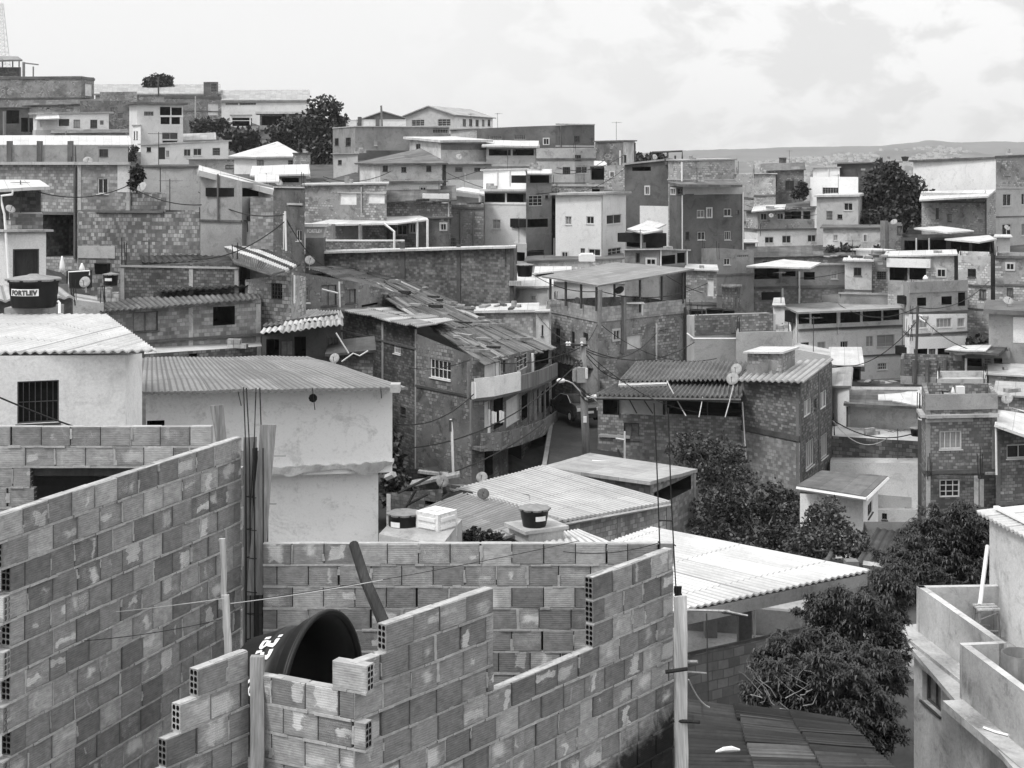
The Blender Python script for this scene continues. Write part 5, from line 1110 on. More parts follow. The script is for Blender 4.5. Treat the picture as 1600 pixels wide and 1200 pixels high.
patched(old, [(478, 419, 96), (578, 452, 89.4), (642, 441, 101), (560, 415, 108)], 9, 3, [ROOFM, ROOFM, sheetmat('roof_fibre_old', .145, .5)], 8)
r = H('dark porch with pale pipe frames under the upper end of the patched roof', [(456, 81), (560, 84), (640, 90)], [424, 441, 462], 505, PDS, d=4, roof='none', win=((462, 432, 483, 470, 'l', 0), (502, 435, 526, 478, 'c', 0), (540, 452, 556, 474, 'c', 0), (565, 458, 590, 478, 'v', 1)), ext=3)
lines(r, [[(457, 426, 80), (454, 474, 80), (485, 474, 80.4)], [(503, 452, 80.5), (528, 458, 81)], [(530, 440, 81), (531, 480, 81)]], .05, PVC, 'pipe_frame')
r = H('old brick house with a patched light roof left of the corner house', [(533, 83), (652, 74.6)], [487, 514], 690, BOLD, d=6, roof='none', win=((567, 531, 578, 543, 'd'), (615, 536, 626, 553, 'B')), bands=((515, 518, CONCD, .05),))
patched(r, [(530, 485, 82), (650, 512, 73.6), (708, 503, 80), (598, 477, 89)], 10, 2, [ROOFL, ROOFW, ROOFL, ROOFM], 15)
r = H('ramshackle dark shack with a ladder under curled roof sheets', [(409, 61), (532, 61)], [524, 508], 576, PDD, d=5, roof='none', win=((416, 530, 436, 556, 'v'), (438, 532, 458, 556, 'c'), (460, 526, 478, 558, 'v'), (510, 520, 530, 545, 'd')))
patched(r, [(407, 523, 59), (534, 509, 60), (532, 492, 67), (418, 505, 67)], 4, 2, [ROOFL, ROOFW, ROOFM], 19)
patched(r, [(440, 508, 66), (534, 498, 66), (530, 487, 71), (480, 487, 72)], 3, 1, [ROOFM, ROOFL], 22)
H('low dark brick wall house with a dish beside the shack', [(515, 58.5), (583, 57.5)], [556, 549], 610, BOLD, d=4, roof='slab', rmat=ROOFD)
lines(r, [[(525, 520, 57.4), (545, 552, 57.4)], [(534, 565, 57.2), (552, 552, 57.2), (562, 556, 57.2), (575, 548, 57.2)]], .03, ALU, 'pipe')

rs_ = random.Random(8)
for k in range(26):
    s, t = rs_.random(), rs_.random(); c0, c1, c2, c3 = P(752, 567, 70.6), P(864, 543, 86), P(640, 439, 101), P(575, 447, 90)
    c = (c0 * (1 - s) + c1 * s) * (1 - t) + (c3 * (1 - s) + c2 * s) * t + Vector((0, 0, .12)); mb = MB(); mb.cbox(c, rs_.uniform(.3, 1.6), rs_.uniform(.15, .3), rs_.uniform(.06, .2), rs_.uniform(-.9, .2))
    setp(mb.build('loose_board', rs_.choice([WOODD, WOODD, WOOD, ROOFL, BM]), None, org=c), 'loose block or plank weighing down the long patched roof', 'board', 'loose weights on the long patched roof')
# terrace with canopy
r = H('two storey house with a big tilted canopy over its roof terrace', [(861, 92.4), (934, 86.5), (1070, 92)], [468, 480, 473], 606, plaster(.28, .8, .45), d=8, roof='par', par=.9, win=((868, 513, 875, 536, 'd', 0), (893, 518, 898, 545, 'd', 0), (911, 520, 919, 533, 'G', 0), (957, 515, 968, 532, 'W', 1), (980, 523, 1003, 545, 'p', 1), (1030, 514, 1044, 523, 'l', 1)), bands=((480.5, 503.5, brick(.40, .2), .05),), pipes=((973, 462, 552, .18, POLEC), (1024, 506, 562, .06), (1069, 480, 565, .1, STEEL)))
R(r, [(846, 431, 92), (934, 446, 85.2), (1085, 420, 92), (962, 409.5, 101)], ROOFG, .1, name='canopy')
for a in ((860, 434, 480, 92), (884, 438, 478, 90), (908, 442, 482, 88), (932, 445, 486, 86.4), (1000, 434, 488, 89), (1034, 429, 478, 90.5), (1067, 424, 474, 91.8), (960, 420, 470, 97)): lines(r, [[(a[0], a[1], a[3]), (a[0], a[2], a[3])]], .08, STEEL, 'canopy_post')
H('white roofed house with one small window left of the canopy terrace', [(805, 99.5), (862, 97)], [450, 449], 492, PL, d=6, roof='shed', rmat=ROOFW, rise=.4, rth=.14, over=.3, win=((830, 461, 838, 470, 'W'),), pipes=((858, 452, 480, .05),))
H('long pale walled house behind the canopy terrace', [(862, 108), (985, 106)], 440, 475, PL, d=5, roof='slab', rmat=ROOFW, rth=.12)
H('flat dark roofed row behind the canopy', [(824, 112), (972, 110)], [409, 405], 440, PGS, d=6, roof='slab', rmat=CONCD, rth=.1, over=.2)
R(None, [(834, 427, 102), (893, 421, 102), (893, 416, 106), (836, 416, 107)], ROOFW, .1, name='roof_sheet', label='white roof sheet beside the small black tank left of the canopy', cat='roof sheet', group='loose roof sheets')
H('brick house with a white fascia between patched roof and canopy terrace', [(748, 91), (838, 89)], [489, 487], 552, BL, d=4, roof='slab', rmat=ROOFW, rth=.16, over=.25)
H('pale column house right of the white fascia', [(838, 88.4), (858, 88)], [488, 487], 548, PST, d=3, win=((846, 508, 849, 525, 'd'),), roof='slab', rmat=CONC)
r = H('dark garage with an old tiled lean-to at the top of the street', [(862, 92), (965, 89.5)], [549, 548], 646, PDD, d=5, roof='none', win=((870, 566, 900, 640, 'v'), (906, 570, 925, 612, 'v')))
patched(r, [(860, 563, 88.5), (952, 585, 86.5), (945, 545, 92), (862, 541, 92.6)], 5, 2, [ROOFD, ROOFD, ROOFM], 31)
r = H('pale low house with a brick parapet right of the canopy terrace', [(1073, 88), (1085, 84.5), (1212, 86)], [492, 494, 490], 566, PM, d=6, par=.6, bands=((493, 521, BSM, .03, 1, 1085, 1208), (521, 524, CONCD, .06, 1)), pipes=((1144, 495, 520, .15, CONCD),))
lines(r, [[(1074, 521, 86), (1084, 529, 84), (1150, 529, 84.4)]], .05, PVC, 'gutter')
H('plain grey parapet block right of the brick parapet', [(1150, 83.4), (1238, 83.8)], 519, 560, PG, d=4, roof='par', par=.3)
H('narrow light grey house with a pipe beside the apartment house', [(1208, 100), (1226, 99)], [478, 478], 560, PL, d=5, roof='slab', rmat=CONC, pipes=((1211, 490, 530, .06),))

# tiled roof house
r = H('brick house with ridged tile roofs over an open veranda', [(934, 76), (1162, 74)], [619, 619], 760, BSM, d=6, roof='none', win=((942, 622, 966, 648, 'v'), (968, 622, 1038, 648, 'p'), (1042, 622, 1158, 649, 'v')), bands=((678, 682, CONC, .12, None, 936, 985), (679, 760, BM, .02, None, 985, 1160)), pipes=((966, 620, 648, .05, WOODD), (1038, 620, 648, .07, WOODD), (1106, 620, 649, .03, STEEL)))
TILE = plain('clay_tile', .15, .85, 3, .35); TILED = plain('clay_tile_dark', .11, .85, 3, .4)
R(r, [(930, 617, 73), (1160, 620, 71.6), (1160, 590, 77.5), (985, 590, 79)], TILED, .06, .24, .07, name='tile_roof')
R(r, [(968, 595, 76), (1156, 592, 75), (1170, 565, 82), (996, 564, 83)], TILE, .06, .24, .07, name='tile_roof')
R(r, [(966, 602, 75.4), (1042, 600, 75.2), (1042, 592, 76.6), (968, 593, 76.8)], CONC, .12, name='ridge_board')
lines(r, [[(932, 622, 72.8), (1158, 625, 71.4)]], .08, STEEL, 'gutter')
for a, b3 in (((982, 622), (995, 646)), ((1004, 622), (1020, 646))): lines(r, [[(a[0], a[1], 74.6), (b3[0], b3[1], 74.6)]], .03, STEEL, 'shutter_brace')
lines(r, [[(976, 674, 72), (976, 722, 72)], [(962, 685, 72), (976, 687, 72)]], .05, PVC, 'vent_pipe')

# brick tower
r = H('tall brick tower house with a ribbed metal roof and a roof box', [(1159, 73.6), (1250, 70.4), (1300, 77)], [594, 596, 566], 830, BSM, d=6, roof='none', win=((1256, 624, 1268, 650, 'P', 1), (1282, 611, 1292, 638, 'P', 1), (1259, 688, 1272, 730, 's', 1), (1283, 678, 1293, 715, 's', 1)), bands=((682, 690, PDD, .08, 0), (768, 774, CONCD, .05, 0), (692, 830, BM, .02, 0)))
R(r, [(1154, 593, 72.8), (1255, 596, 69.6), (1302, 560, 77.6), (1182, 568, 80.5)], ROOFL, .07, .45, .045)
H('small grey roof box with a white lid on the brick tower', [(1168, 75.4), (1221, 73.6), (1242, 76.6)], [552, 552, 545], 577, PGS, d=3, roof='slab', rmat=ROOFW, rth=.1, over=.2, ext=1.2, reg=False, name='roof_box', cat='roof box', group=None)
H('light grey parapet block behind the ribbed metal roof', [(1240, 82), (1298, 81)], [545, 556], 600, PM, d=3, roof='flat')

# right lower group
H('white wall house squeezed right of the brick tower', [(1298, 82.4), (1327, 79.6)], [606, 605], 682, PW, d=4, roof='shed', rmat=ROOFL, rise=.4, rth=.14, over=.3, pipes=((1326, 636, 678, .06, CONCD),))
r = H('smooth grey wall house with a streaked white roof', [(1326, 80), (1441, 78)], [633, 635], 696, plaster(.64, .45, .2), d=7, roof='none')
R(r, [(1318, 630, 79), (1440, 636, 77), (1432, 603, 87), (1326, 606, 88)], ROOFP, .14); R(r, [(1394, 626, 79.6), (1441, 635, 76.8), (1440, 604, 86.6), (1400, 606, 87)], ROOFW, .08, name='roof_sheet'); R(r, [(1372, 624, 80), (1416, 626, 79.8), (1410, 614, 83), (1372, 616, 83)], ROOFW, .08, name='roof_sheet')
H('dark rough brick wall house between tower and terrace house', [(1297, 77), (1443, 75)], [681, 690], 722, brick(.12, .45, .05, .34, .2), d=3, roof='flat', bands=((717, 723, PDD, .08),))
r = H('white plastered wall house with grey stained patch', [(1297, 75.6), (1440, 73.8)], [723, 724], 792, PW, d=3, roof='flat', bands=((766, 786, PM, .02, None, 1366, 1424), (792, 798, CONCD, .08)))  # grey band painted for the roof shadow cast on this wall
H('pale lowest storey under the white plastered wall', [(1350, 74.4), (1440, 73.4)], [797, 797], 850, PL, d=3, roof='flat', win=((1378, 802, 1386, 812, 'd'),), bands=((815, 822, CONCD, .12, None, 1368, 1420),))
H('tall dark pier house edge left of the brick terrace house', [(1434, 72.6), (1450, 71.6)], 655, 850, PDD, d=3, roof='flat')
r = H('white annex with a flat grey roof in front of the brick tower', [(1250, 60), (1349, 58), (1372, 62)], [771, 775, 764], 850, PW, d=6, roof='none', win=((1356, 777, 1363, 805, 'd', 1),))
R(r, [(1245, 758, 58.6), (1354, 775, 56.8), (1387, 743, 63), (1284, 735, 65.4)], ROOFM, .12); lines(r, [[(1245, 763, 58.4), (1354, 780, 56.6)], [(1354, 780, 56.6), (1387, 748, 62.8)]], .085, PL, 'fascia')
r = H('sunken house with an old dark roof behind the mango trees', [(1345, 50), (1430, 48.5)], [868, 872], 905, PD, d=5, roof='none')
R(r, [(1338, 876, 48), (1430, 884, 47), (1446, 828, 54), (1374, 822, 55)], ROOFD, .1, .3, .03, wob=.1); lines(r, [[(1350, 881, 47.4), (1382, 886, 47)]], .12, CONC, 'gable_board')
r = H('brick terrace house with a walled roof terrace full of tanks', [(1440, 67), (1446, 65.4), (1558, 65.8)], [598, 616, 617], 740, BSM, d=5, roof='par', par=1.0, win=((1468, 673, 1503, 702, 's', 1),), bands=((616.5, 641, PG, .05, 1), (648, 653, CONC, .22), (655, 660, CONC, .04, 1, 1446, 1520), (735, 741, PDD, .1)))
H('stair head storey at the back of the tank terrace', [(1462, 73), (1542, 72)], [592, 592], 640, PG, d=3, roof='par', par=.3)
H('dark mottled lower storey with a barred window under the brick terrace house', [(1446, 65), (1530, 65.2), (1625, 66)], [742, 742, 742], 850, BOLD, d=4, roof='flat', win=((1468, 749, 1500, 777, 'g', 0),))
r = H('brick house under a broad white roof at the right edge', [(1556, 64.8), (1640, 65.4)], [662, 690], 790, BSM, d=6, roof='none', win=((1573, 690, 1611, 716, 'w'),))
R(r, [(1554, 663, 64.4), (1640, 692, 63), (1640, 650, 71), (1562, 632, 73)], ROOFW, .12)
lines(r, [[(1556, 660, 64.6), (1557, 742, 64.6)]], .05, PVC, 'drain_pipe')

# ======== near houses
r = H('weathered white house with a bulging ledge under a shallow fibre roof', [(228, 39.8), (613, 40.8)], [611, 609], 735, PWW, d=6, roof='none', rise=-1.2, ext=.05, reg=False, win=((231, 657, 257, 673, 'v'),))
white = r
R(r, [(212, 611, 39.0), (638, 604.5, 40.0), (482, 556, 46.8), (222, 559, 45.8)], sheetmat('roof_fibre_pale', .24, .22), .07, .17, .012, wob=.05, nv=10)
mb = MB(); v0, v1 = P(252, 744, 40.3), P(591, 744, 41.2); mb.box((v0.x, v0.y, -18), (v1.x - v0.x, v1.y - v0.y, 0), (-.8, 6, 0), (0, 0, 18 + v0.z)); mb.build('lower_wall', PWW, r)
mb = MB()     # eroded ledge where the upper storey overhangs
a, b3 = P(405, 738, 40.2), P(614, 726, 40.75); K = 90
for i in range(K):
    p = a.lerp(b3, i / K); q = a.lerp(b3, (i + 1) / K); h = .10 + .22 * noise.noise(p * 2.2); w = .04 + .10 * abs(noise.noise(p * 4 + Vector((4, 0, 0))))
    mb.box(p - Vector((0, w, h)), q - p, (0, .5, 0), (0, 0, h + .10 + .08 * noise.noise(p * 4)))
mb.build('ledge', plaster(.55, .58, .45), r)
mb = MB(); mb.cbox(P(618, 612, 39.1), .25, .4, .22); mb.build('beam_end', CONC, r)
lines(r, [[(604, 746, 39.4), (616, 741, 39.2)]], .09, CONC, 'beam_end'); lines(r, [[(488, 606, 38.95), (492, 640, 39.6)]], .012, WIRE, 'hanging_wire'); lines(r, [[(372, 612, 39.5), (377, 634, 40.2)]], .012, WIRE, 'hanging_wire')
lines(r, [[(595, 608, 38.7), (596, 622, 39.1)]], .012, WIRE, 'hanging_wire')
mb = MB(); mb.lathe(P(489, 622, 39.8), (0, -1, 0), [(0, .12), (.03, .11), (.031, 0)], 9); mb.build('wall_hole', ROOM, r)
lines(r, [[(214, 611, 40.0), (250, 614, 40.0)]], .06, WOODD, 'rafter')
r = H('pale rendered house with a barred window under a white corrugated roof', [(-60, 31.2), (196, 32.2), (222, 34.2)], [556, 555, 552], 690, plaster(.80, .25, .08), d=6, roof='none', win=((27, 595, 92, 661, 'b', 0),), bands=((663, 667, CONC, .06, 0, 20, 100),), reg=False, ext=3)
def cut_roof(root):
    """corrugated sheet whose right edge is cut across the ridges"""
    z = -3.99; at = lambda px, py: Vector(((px - 800) / F * (F * -z / (py - HZ)), F * -z / (py - HZ), z))
    fr, br = at(244, 547.5), at(166, 491); fl = at(-430, 556); rd_ = Vector((.164, 1, 0)).normalized(); mb = MB(); n = 480; pitch = .205; tt = []; bb = []; wd = (fr - fl).length
    e = br - fr; ph = []
    for i in range(n + 1):
        p = fl.lerp(fr, i / n); t_b = (br.y - p.y) / rd_.y
        den = rd_.x * e.y - rd_.y * e.x; t_r = ((fr.x - p.x) * e.y - (fr.y - p.y) * e.x) / den
        q = p + rd_ * max(.02, min(t_b, t_r)); ph.append(i / n * wd / pitch); h = .028 * math.cos(2 * math.pi * ph[-1])
        row = []; rw2 = []
        for k in range(5):
            v = p.lerp(q, k / 4); hh = h + .015 * noise.noise(v * .6); row.append(mb.vert(v + Vector((0, 0, hh)))); rw2.append(mb.vert(v + Vector((0, 0, hh - .03))))
        tt.append(row); bb.append(rw2)
    for i in range(n):
        tr = max(0, min(1, (-math.cos(2 * math.pi * (ph[i] + ph[i + 1]) / 2) - .25) * 1.6))
        for k in range(4):
            mb.col[len(mb.f)] = (tr, 0, 0, 1); mb.uv[len(mb.f)] = [(a / n * wd, b_ / 4 * 6.6) for a, b_ in ((i, k), (i + 1, k), (i + 1, k + 1), (i, k + 1))]
            mb.f.append((tt[i][k], tt[i + 1][k], tt[i + 1][k + 1], tt[i][k + 1])); mb.mi.append(0); mb.f.append((bb[i][k], bb[i][k + 1], bb[i + 1][k + 1], bb[i + 1][k])); mb.mi.append(0)
        mb.f.append((bb[i][0], bb[i + 1][0], tt[i + 1][0], tt[i][0])); mb.mi.append(0); mb.f.append((tt[i][4], tt[i + 1][4], bb[i + 1][4], bb[i][4])); mb.mi.append(0)
    mb.build('roof', ROOFW, root)
cut_roof(r)
tubething('cable', sag(P(-10, 617, 30.5), P(128, 671, 31.4), .02), .02, WIRE, 'thick black cable crossing the barred window house', 'cable')

# metal roofed pair in the valley
r = H('house with a wide pale ribbed metal roof in the valley', [(716, 57), (873, 50.6), (1047, 55)], [769, 815, 785], 880, BL, d=6, roof='none', reg=True)
R(r, [(873, 813.5, 50), (1050, 783, 54.6), (849, 726, 62.5), (702, 766, 56.4)], sheetmat('roof_pale_ribbed', .44, .16), .08, .27, .018); 
lines(r, [[(876, 820, 50.1), (1047, 789, 54.4)]], .06, CONC, 'beam')
r = H('flat roofed house with a dark open bay behind the metal roof', [(846, 63), (1016, 59.8), (1087, 64)], [732, 755, 737], 850, BM, d=6, roof='none', win=((1022, 752, 1080, 778, 'v', 1),))
R(r, [(1016, 752.5, 59), (1090, 733, 64), (922, 708, 69), (846, 729, 63)], ROOFL, .14)
lines(r, [[(925, 720, 66), (952, 722, 66)]], .05, WHITE, 'roof_batten')
r = H('low house under a dull sheet roof left of the pale metal roof', [(690, 55), (830, 50)], [800, 825], 880, PDS, d=5, roof='none', ext=2)
R(r, [(632, 806, 49.5), (775, 842, 46), (880, 812, 49.8), (738, 764, 57)], ROOFG, .08, .3, .015)
R(r, [(748, 845, 43), (822, 832, 44.5), (812, 822, 46), (728, 838, 45)], ROOFL, .06, .3, .012, name='roof_sheet'); R(r, [(845, 858, 42), (985, 858, 42), (905, 826, 46), (862, 832, 45.4)], ROOFW, .06, .3, .02, name='roof_sheet')
r = H('ramshackle plank shack beside the white weathered house', [(604, 55.5), (690, 54)], [770, 764], 850, BOLD, d=4, roof='none', win=((664, 764, 688, 790, 'v'),))
for i, q in enumerate(([(640, 757, 54.5), (718, 741, 56), (718, 736, 57), (644, 750, 56)], [(653, 735, 58), (700, 742, 57.2), (700, 738, 58), (656, 732, 59)])): R(r, q, WOOD, .1, name='plank_roof')
lines(r, [[(630, 800, 53), (650, 765, 53)], [(622, 770, 53), (672, 745, 54)], [(670, 796, 53), (700, 772, 53.5)], [(634, 790, 53), (668, 772, 53)]], .05, WOODD, 'pole')
fence_wall('low dark retaining wall under the old street corner house', 600, 745, 63, 760, 800, PDS, (), .4)
# slab with tanks
mb = MB(); a = P(592, 846, 39.8); b3 = P(690, 850, 38.6); c = P(722, 833, 41.5)
mb.box((a.x, a.y, a.z - 3), (b3.x - a.x, b3.y - a.y, 0), (c.x - b3.x, c.y - b3.y, 0), (0, 0, 3.2)); o = mb.build('tank_plinth', CONC, None, org=a); setp(o, 'concrete plinth carrying a black tank and a white crate tank', 'plinth')
mb = MB(); q = P(838, 824, 44.2); mb.cbox(q + Vector((0, 0, -.35)), 1.2, 1.2, .34, .5); mb.cbox(q + Vector((0, 0, .0)), 1.5, 1.3, .1, .5); mb.cbox(q + Vector((-.1, .1, -4)), .8, .8, 3.64, .5); o = mb.build('tank_stand', CONC, None, org=q); setp(o, 'concrete stand under the lone tank on the valley roof', 'stand')

# big white corrugated roof, lower right
r = H('open walled yard house under the big white corrugated roof', [(1058, 30.5), (1310, 32.9)], [1029, 973], 1105, brick(.19, .25, .13, .30, .2, .3), d=.25, roof='none', ext=3, reg=False)
GROUND.append((7, 34, -15))
def big_roof(root):
    z = -9.0; at = lambda px, py: Vector(((px - 800) / F * (F * -z / (py - HZ)), F * -z / (py - HZ), z))
    bk, rt, f0, l0 = at(1020, 822.5), at(1364, 889.5), at(1069, 951), at(935, 852)
    fr = rt + (f0 - rt) * 1.6; lf = bk + (l0 - bk) * 3.0
    mb = MB(); sheet(mb, lf, bk, rt, fr, th=.04, corr=.19, amp=.022, nv=3, wob=.012); mb.build('roof', ROOFW, root)
    mb = MB(); d = rt - fr; mb.box(fr + d * .06 - Vector((0, 0, .34)), d * .92, (-.09, .13, 0), (0, 0, .26)); mb.build('fascia_beam', CONCM, root)
    for k in range(1, 5):
        s = k / 5; a = lf.lerp(fr, s); b_ = bk.lerp(rt, s); mb = MB(); mb.box(a - Vector((0, 0, .2)), b_ - a, (.1, 0, 0), (0, 0, .12)); mb.build('rafter', WOODD, root)
    for px, py, Y in ((1163, 985, 33.6), (1110, 960, 36.5), (1330, 960, 35)): a = P(px, py, Y); mb = MB(); mb.cbox((a.x, a.y, -12.5), .3, .3, 12.5 - 9.36); mb.build('column', PD, root)
    mb = MB(); mb.box((2.6, 31.2, -11.8), (7.5, 2.6, 0), (-1.6, 7.5, 0), (0, 0, .15)); mb.build('yard_floor', CONCM, root)
    a, b3 = P(1060, 940, 37), P(1300, 962, 36.2); mb = MB(); v = [Vector((a.x, a.y, -14)), Vector((b3.x, b3.y, -14)), b3, a]; k = Vector((0, .2, 0)); mb.poly(v); mb.poly([p + k for p in v][::-1]); mb.poly([v[3], v[2], v[2] + k, v[3] + k]); mb.build('back_wall', PD, root)
    lines(root, [[(1179, 950, 33.2), (1179, 1002, 33.2)]], .03, PVC, 'pipe')
    for (p, q, rr) in (((1074, 953), (1140, 955), .03), ((1130, 954), (1168, 962), .022), ((1128, 957), (1166, 963), .018), ((1104, 958), (1107, 1108), .014)): lines(root, [[(p[0], p[1], 29.7), (q[0], q[1], 29.9)]], rr, WOODL if p[1] < 957 else STEEL, 'pole')
big_roof(r)
r = H('old hipped tile roof house behind the yard', [(1230, 45), (1345, 45)], [945, 940], 980, PDD, d=5, roof='none', ext=5)
R(r, [(1200, 958, 43), (1345, 958, 43), (1335, 908, 50), (1262, 905, 50)], TILE, .08, .28, .05, name='tile_roof')
lines(r, [[(1233, 918, 48), (1340, 940, 44.5)], [(1225, 922, 47), (1270, 945, 44)]], .05, CONC, 'ridge')
# dark corrugated roof at the bottom
r = H('low shed under a dark old corrugated roof in front of the yard wall', [(1070, 21.2), (1310, 21.6)], [1112, 1140], 1230, PDD, d=.3, roof='none', reg=False, ext=3)
patched(r, [(1068, 1104, 21.4), (1072, 1290, 15.0), (1440, 1260, 15.6), (1312, 1131, 21.8)], 7, 3, [ROOFD, sheetmat('roof_dark_wet', .05, .5), sheetmat('roof_dark_wet', .05, .5), sheetmat('roof_fibre_old', .145, .5)], 41, .20, .042, .18)
mb = MB(); q = P(1118, 1184, 17.6) + Vector((0, 0, .07)); mb.tube([q, q + Vector((.10, .02, .02)), q + Vector((.2, .05, .015)), q + Vector((.30, .06, 0))], [.01, .03, .035, .012], 7); o = mb.build('plastic_bag', RAG, None, org=q); setp(o, 'crumpled white plastic bag on the dark corrugated roof', 'bag')

# ======== terrace house, lower right
def terrace():
    c = P(1432, 915, 33); dx = Vector((-.132, 1, 0)).normalized(); near = Vector((c.x, c.y, 0)) - dx * 13; zt = c.z
    root = empty('house', (c.x + 2, c.y - 3, zt - 6), 'pale rendered terrace house with stepped parapets at the lower right', 'house', HG)
    nrm = Vector((-dx.y, dx.x, 0)); ww = plaster(.50, .58, .40); wb = plaster(.50, .58, .45)
    def wall(name, p, L, top, h, th, mat, d=dx, nn=nrm): mb = MB(); mb.box(Vector((p.x, p.y, top - h)), d * L, -nn * th, (0, 0, h)); return mb.build(name, mat, root)
    far = Vector((c.x, c.y, 0))
    # left parapet (far part), back parapet, front stepped-out parapet
    step = Vector((P(1503, 1008, 28.9).x, 28.9, 0))
    k = (Vector((far.x, far.y, 0)) - step).dot(dx)
    st0 = step + nrm * 0
    wall('parapet', far - dx * (k + .0), k, zt, 1.15, .16, ww)
    mb = MB(); mb.box((far.x + .0, far.y - .16, zt - 1.15), (5.2, .3, 0), (0, .16, 0), (0, 0, 1.15)); mb.build('parapet', wb, root)
    wall('parapet', step - dx * 9, 9, zt, 1.2, .16, ww)
    q = step; e = far - dx * k; wv = e - q
    mb = MB(); mb.box((q.x, q.y, zt - 1.2), wv + (wv.normalized() * .1), (0, .14, 0), (0, 0, 1.196)); mb.build('parapet', wb, root)
    # ledges
    led = Vector((P(1403, 984, 33.2).x, 33.2, 0)); 
    def ledge(p, L, wd, z): mb = MB(); mb.box(Vector((p.x, p.y, z - .16)), dx * L, -nrm * wd, (0, 0, .16)); mb.build('ledge', wb, root)
    ledge(far - dx * (k + .02) + nrm * .42, k + .45, .60, zt - 1.0)
    ledge(step - dx * 9.5 + nrm * .42, 9.45, .60, zt - 1.05)
    # lower wall and its window, in the plane of the ledge walls
    A_ = (far + nrm * .06).to_2d() if hasattr(far, 'to_2d') else Vector((far.x, far.y))
    A_ = Vector((far.x + nrm.x * .06, far.y + nrm.y * .06)); B2 = Vector((A_.x - dx.x * 12, A_.y - dx.y * 12)); L = 12
    ops = []
    s0, s1 = face_hit(A_, B2, 1441) * L, face_hit(A_, B2, 1470) * L; ym = A_.y + (B2.y - A_.y) * (s0 + s1) / 2 / L
    z1, z0 = P(0, 1058, ym).z, P(0, 1106, ym).z; ops = [(s0, z0, s1, z1, .2, False)]
    mb = MB(); facade(mb, A_, B2, zt - 1.15, zt - 1.15, zt - 9, ops)
    t = (B2 - A_).normalized(); mb.poly([Vector((A_.x, A_.y, zt - 9)), Vector((A_.x + 6, A_.y + .8, zt - 9)), Vector((A_.x + 6, A_.y + .8, zt - 1.15)), Vector((A_.x, A_.y, zt - 1.15))])
    mb.build('wall', [wb, ROOM], root)
    window(root, Vector((A_.x + t.x * s0, A_.y + t.y * s0, z0)), Vector((t.x, t.y, 0)), Vector((t.y, -t.x, 0)), s1 - s0, z1 - z0, 'd', .2)
    mb = MB(); mb.box((far.x - .3, far.y - 12, zt - 1.18), (8, 0, 0), (-.1, 12, 0), (0, 0, .1)); mb.build('terrace_floor', CONC, root)
    lines(root, [[(1537, 1137, 26.4), (1556, 1144, 26.2), (1576, 1149, 26)]], .03, PVC, 'spout')
    # stair tower
    t0 = P(1546, 1000, 33.4); zt2 = P(1546, 810, 33.4).z; mb = MB()
    mb.box((t0.x, t0.y, zt - 1.2), -dx * 2.6, (4, 0, 0), (0, 0, zt2 - zt + 1.2)); tw = mb.build('stair_tower', plaster(.56, .5, .25), root)
    a = Vector((t0.x - .18, t0.y + .35, zt2 + .08)); mb = MB()
    sheet(mb, a - dx * 3.4, a, a + Vector((4, .3, .35)), a - dx * 3.4 + Vector((4, .3, .35)), th=.05, corr=.2, amp=.028, wob=.01); mb.build('tower_roof', ROOFW, root)
    mb = MB(); mb.box(a + Vector((.35, -.1, .09)), -dx * 3.3, (.12, 0, 0), (0, 0, .06)); mb.build('roof_rail', WHITE, root)
    # pole, stool, drum
    tubething('pvc_pole', [P(1531, 945, 31.8), P(1543, 853, 33.0)], .045, PVC, 'white pole leaning against the stair tower of the terrace house', 'pole')
    s = P(1541, 1000, 32.6); s = Vector((s.x, s.y, zt - 1.08)); st = empty('wooden_stand', s, 'rough wooden stool on the terrace beside the stair tower', 'stool')
    mb = MB()
    for i in range(3): mb.cbox(s + Vector((0, -.17 + i * .17, .70)), .50, .10, .035, .1)
    mb.build('seat', WOODL, st)
    for sx_, sy_ in ((-.2, -.18), (.2, -.18), (.2, .18), (-.2, .18)): mb = MB(); mb.tube([s + Vector((sx_ * 1.15, sy_ * 1.15, 0)), s + Vector((sx_, sy_, .7))], .03, 6); mb.build('leg', WOOD, st)
    mb = MB()
    for y in (-.2, .2): mb.tube([s + Vector((-.22, y, .25)), s + Vector((.22, y, .25))], .02, 5); mb.tube([s + Vector((-.2, y, .5)), s + Vector((.2, y, .66))], .015, 5)
    mb.build('stretcher', WOOD, st)
    d = P(1590, 1065, 28.0); zf = zt - 1.08; d = Vector((d.x + .05, d.y, zf)); dr = empty('drum', d, 'dark plastic drum with a pale letter on the terrace at the right edge', 'drum')
    hh = P(0, 1020, 28).z - zf
    mb = MB(); mb.lathe(d, (0, 0, 1), [(0, 0), (0, .34), (.05, .36), (hh * .5, .37), (hh * .52, .385), (hh * .55, .37), (hh, .35), (hh, .32), (hh - .25, .32), (hh - .25, 0)], 28); mb.build('drum_body', BLUEP, dr, True)
    cu = bpy.data.curves.new('letter', 'FONT'); cu.body = 'A'; cu.size = .42; cu.offset = .01; to = bpy.data.objects.new('letter', cu); COL.objects.link(to); bpy.context.view_layer.update()
    me = bpy.data.meshes.new_from_object(to.evaluated_get(bpy.context.evaluated_depsgraph_get())); bpy.data.objects.remove(to); mb = MB(); a0 = math.atan2(-d.x, d.y)
    for v in me.vertices:
        an = (v.co.x - .05) / .38; dirv = Vector((math.sin(an) - .12, -math.cos(an), 0)).normalized(); mb.v.append(d + dirv * .388 + Vector((0, 0, hh * .42 + v.co.y)))
    for p in me.polygons: mb.f.append(tuple(p.vertices)); mb.mi.append(0)
    mb.build('letter', plain('faded_paint', .35, .8, 8, .3), dr)
terrace()
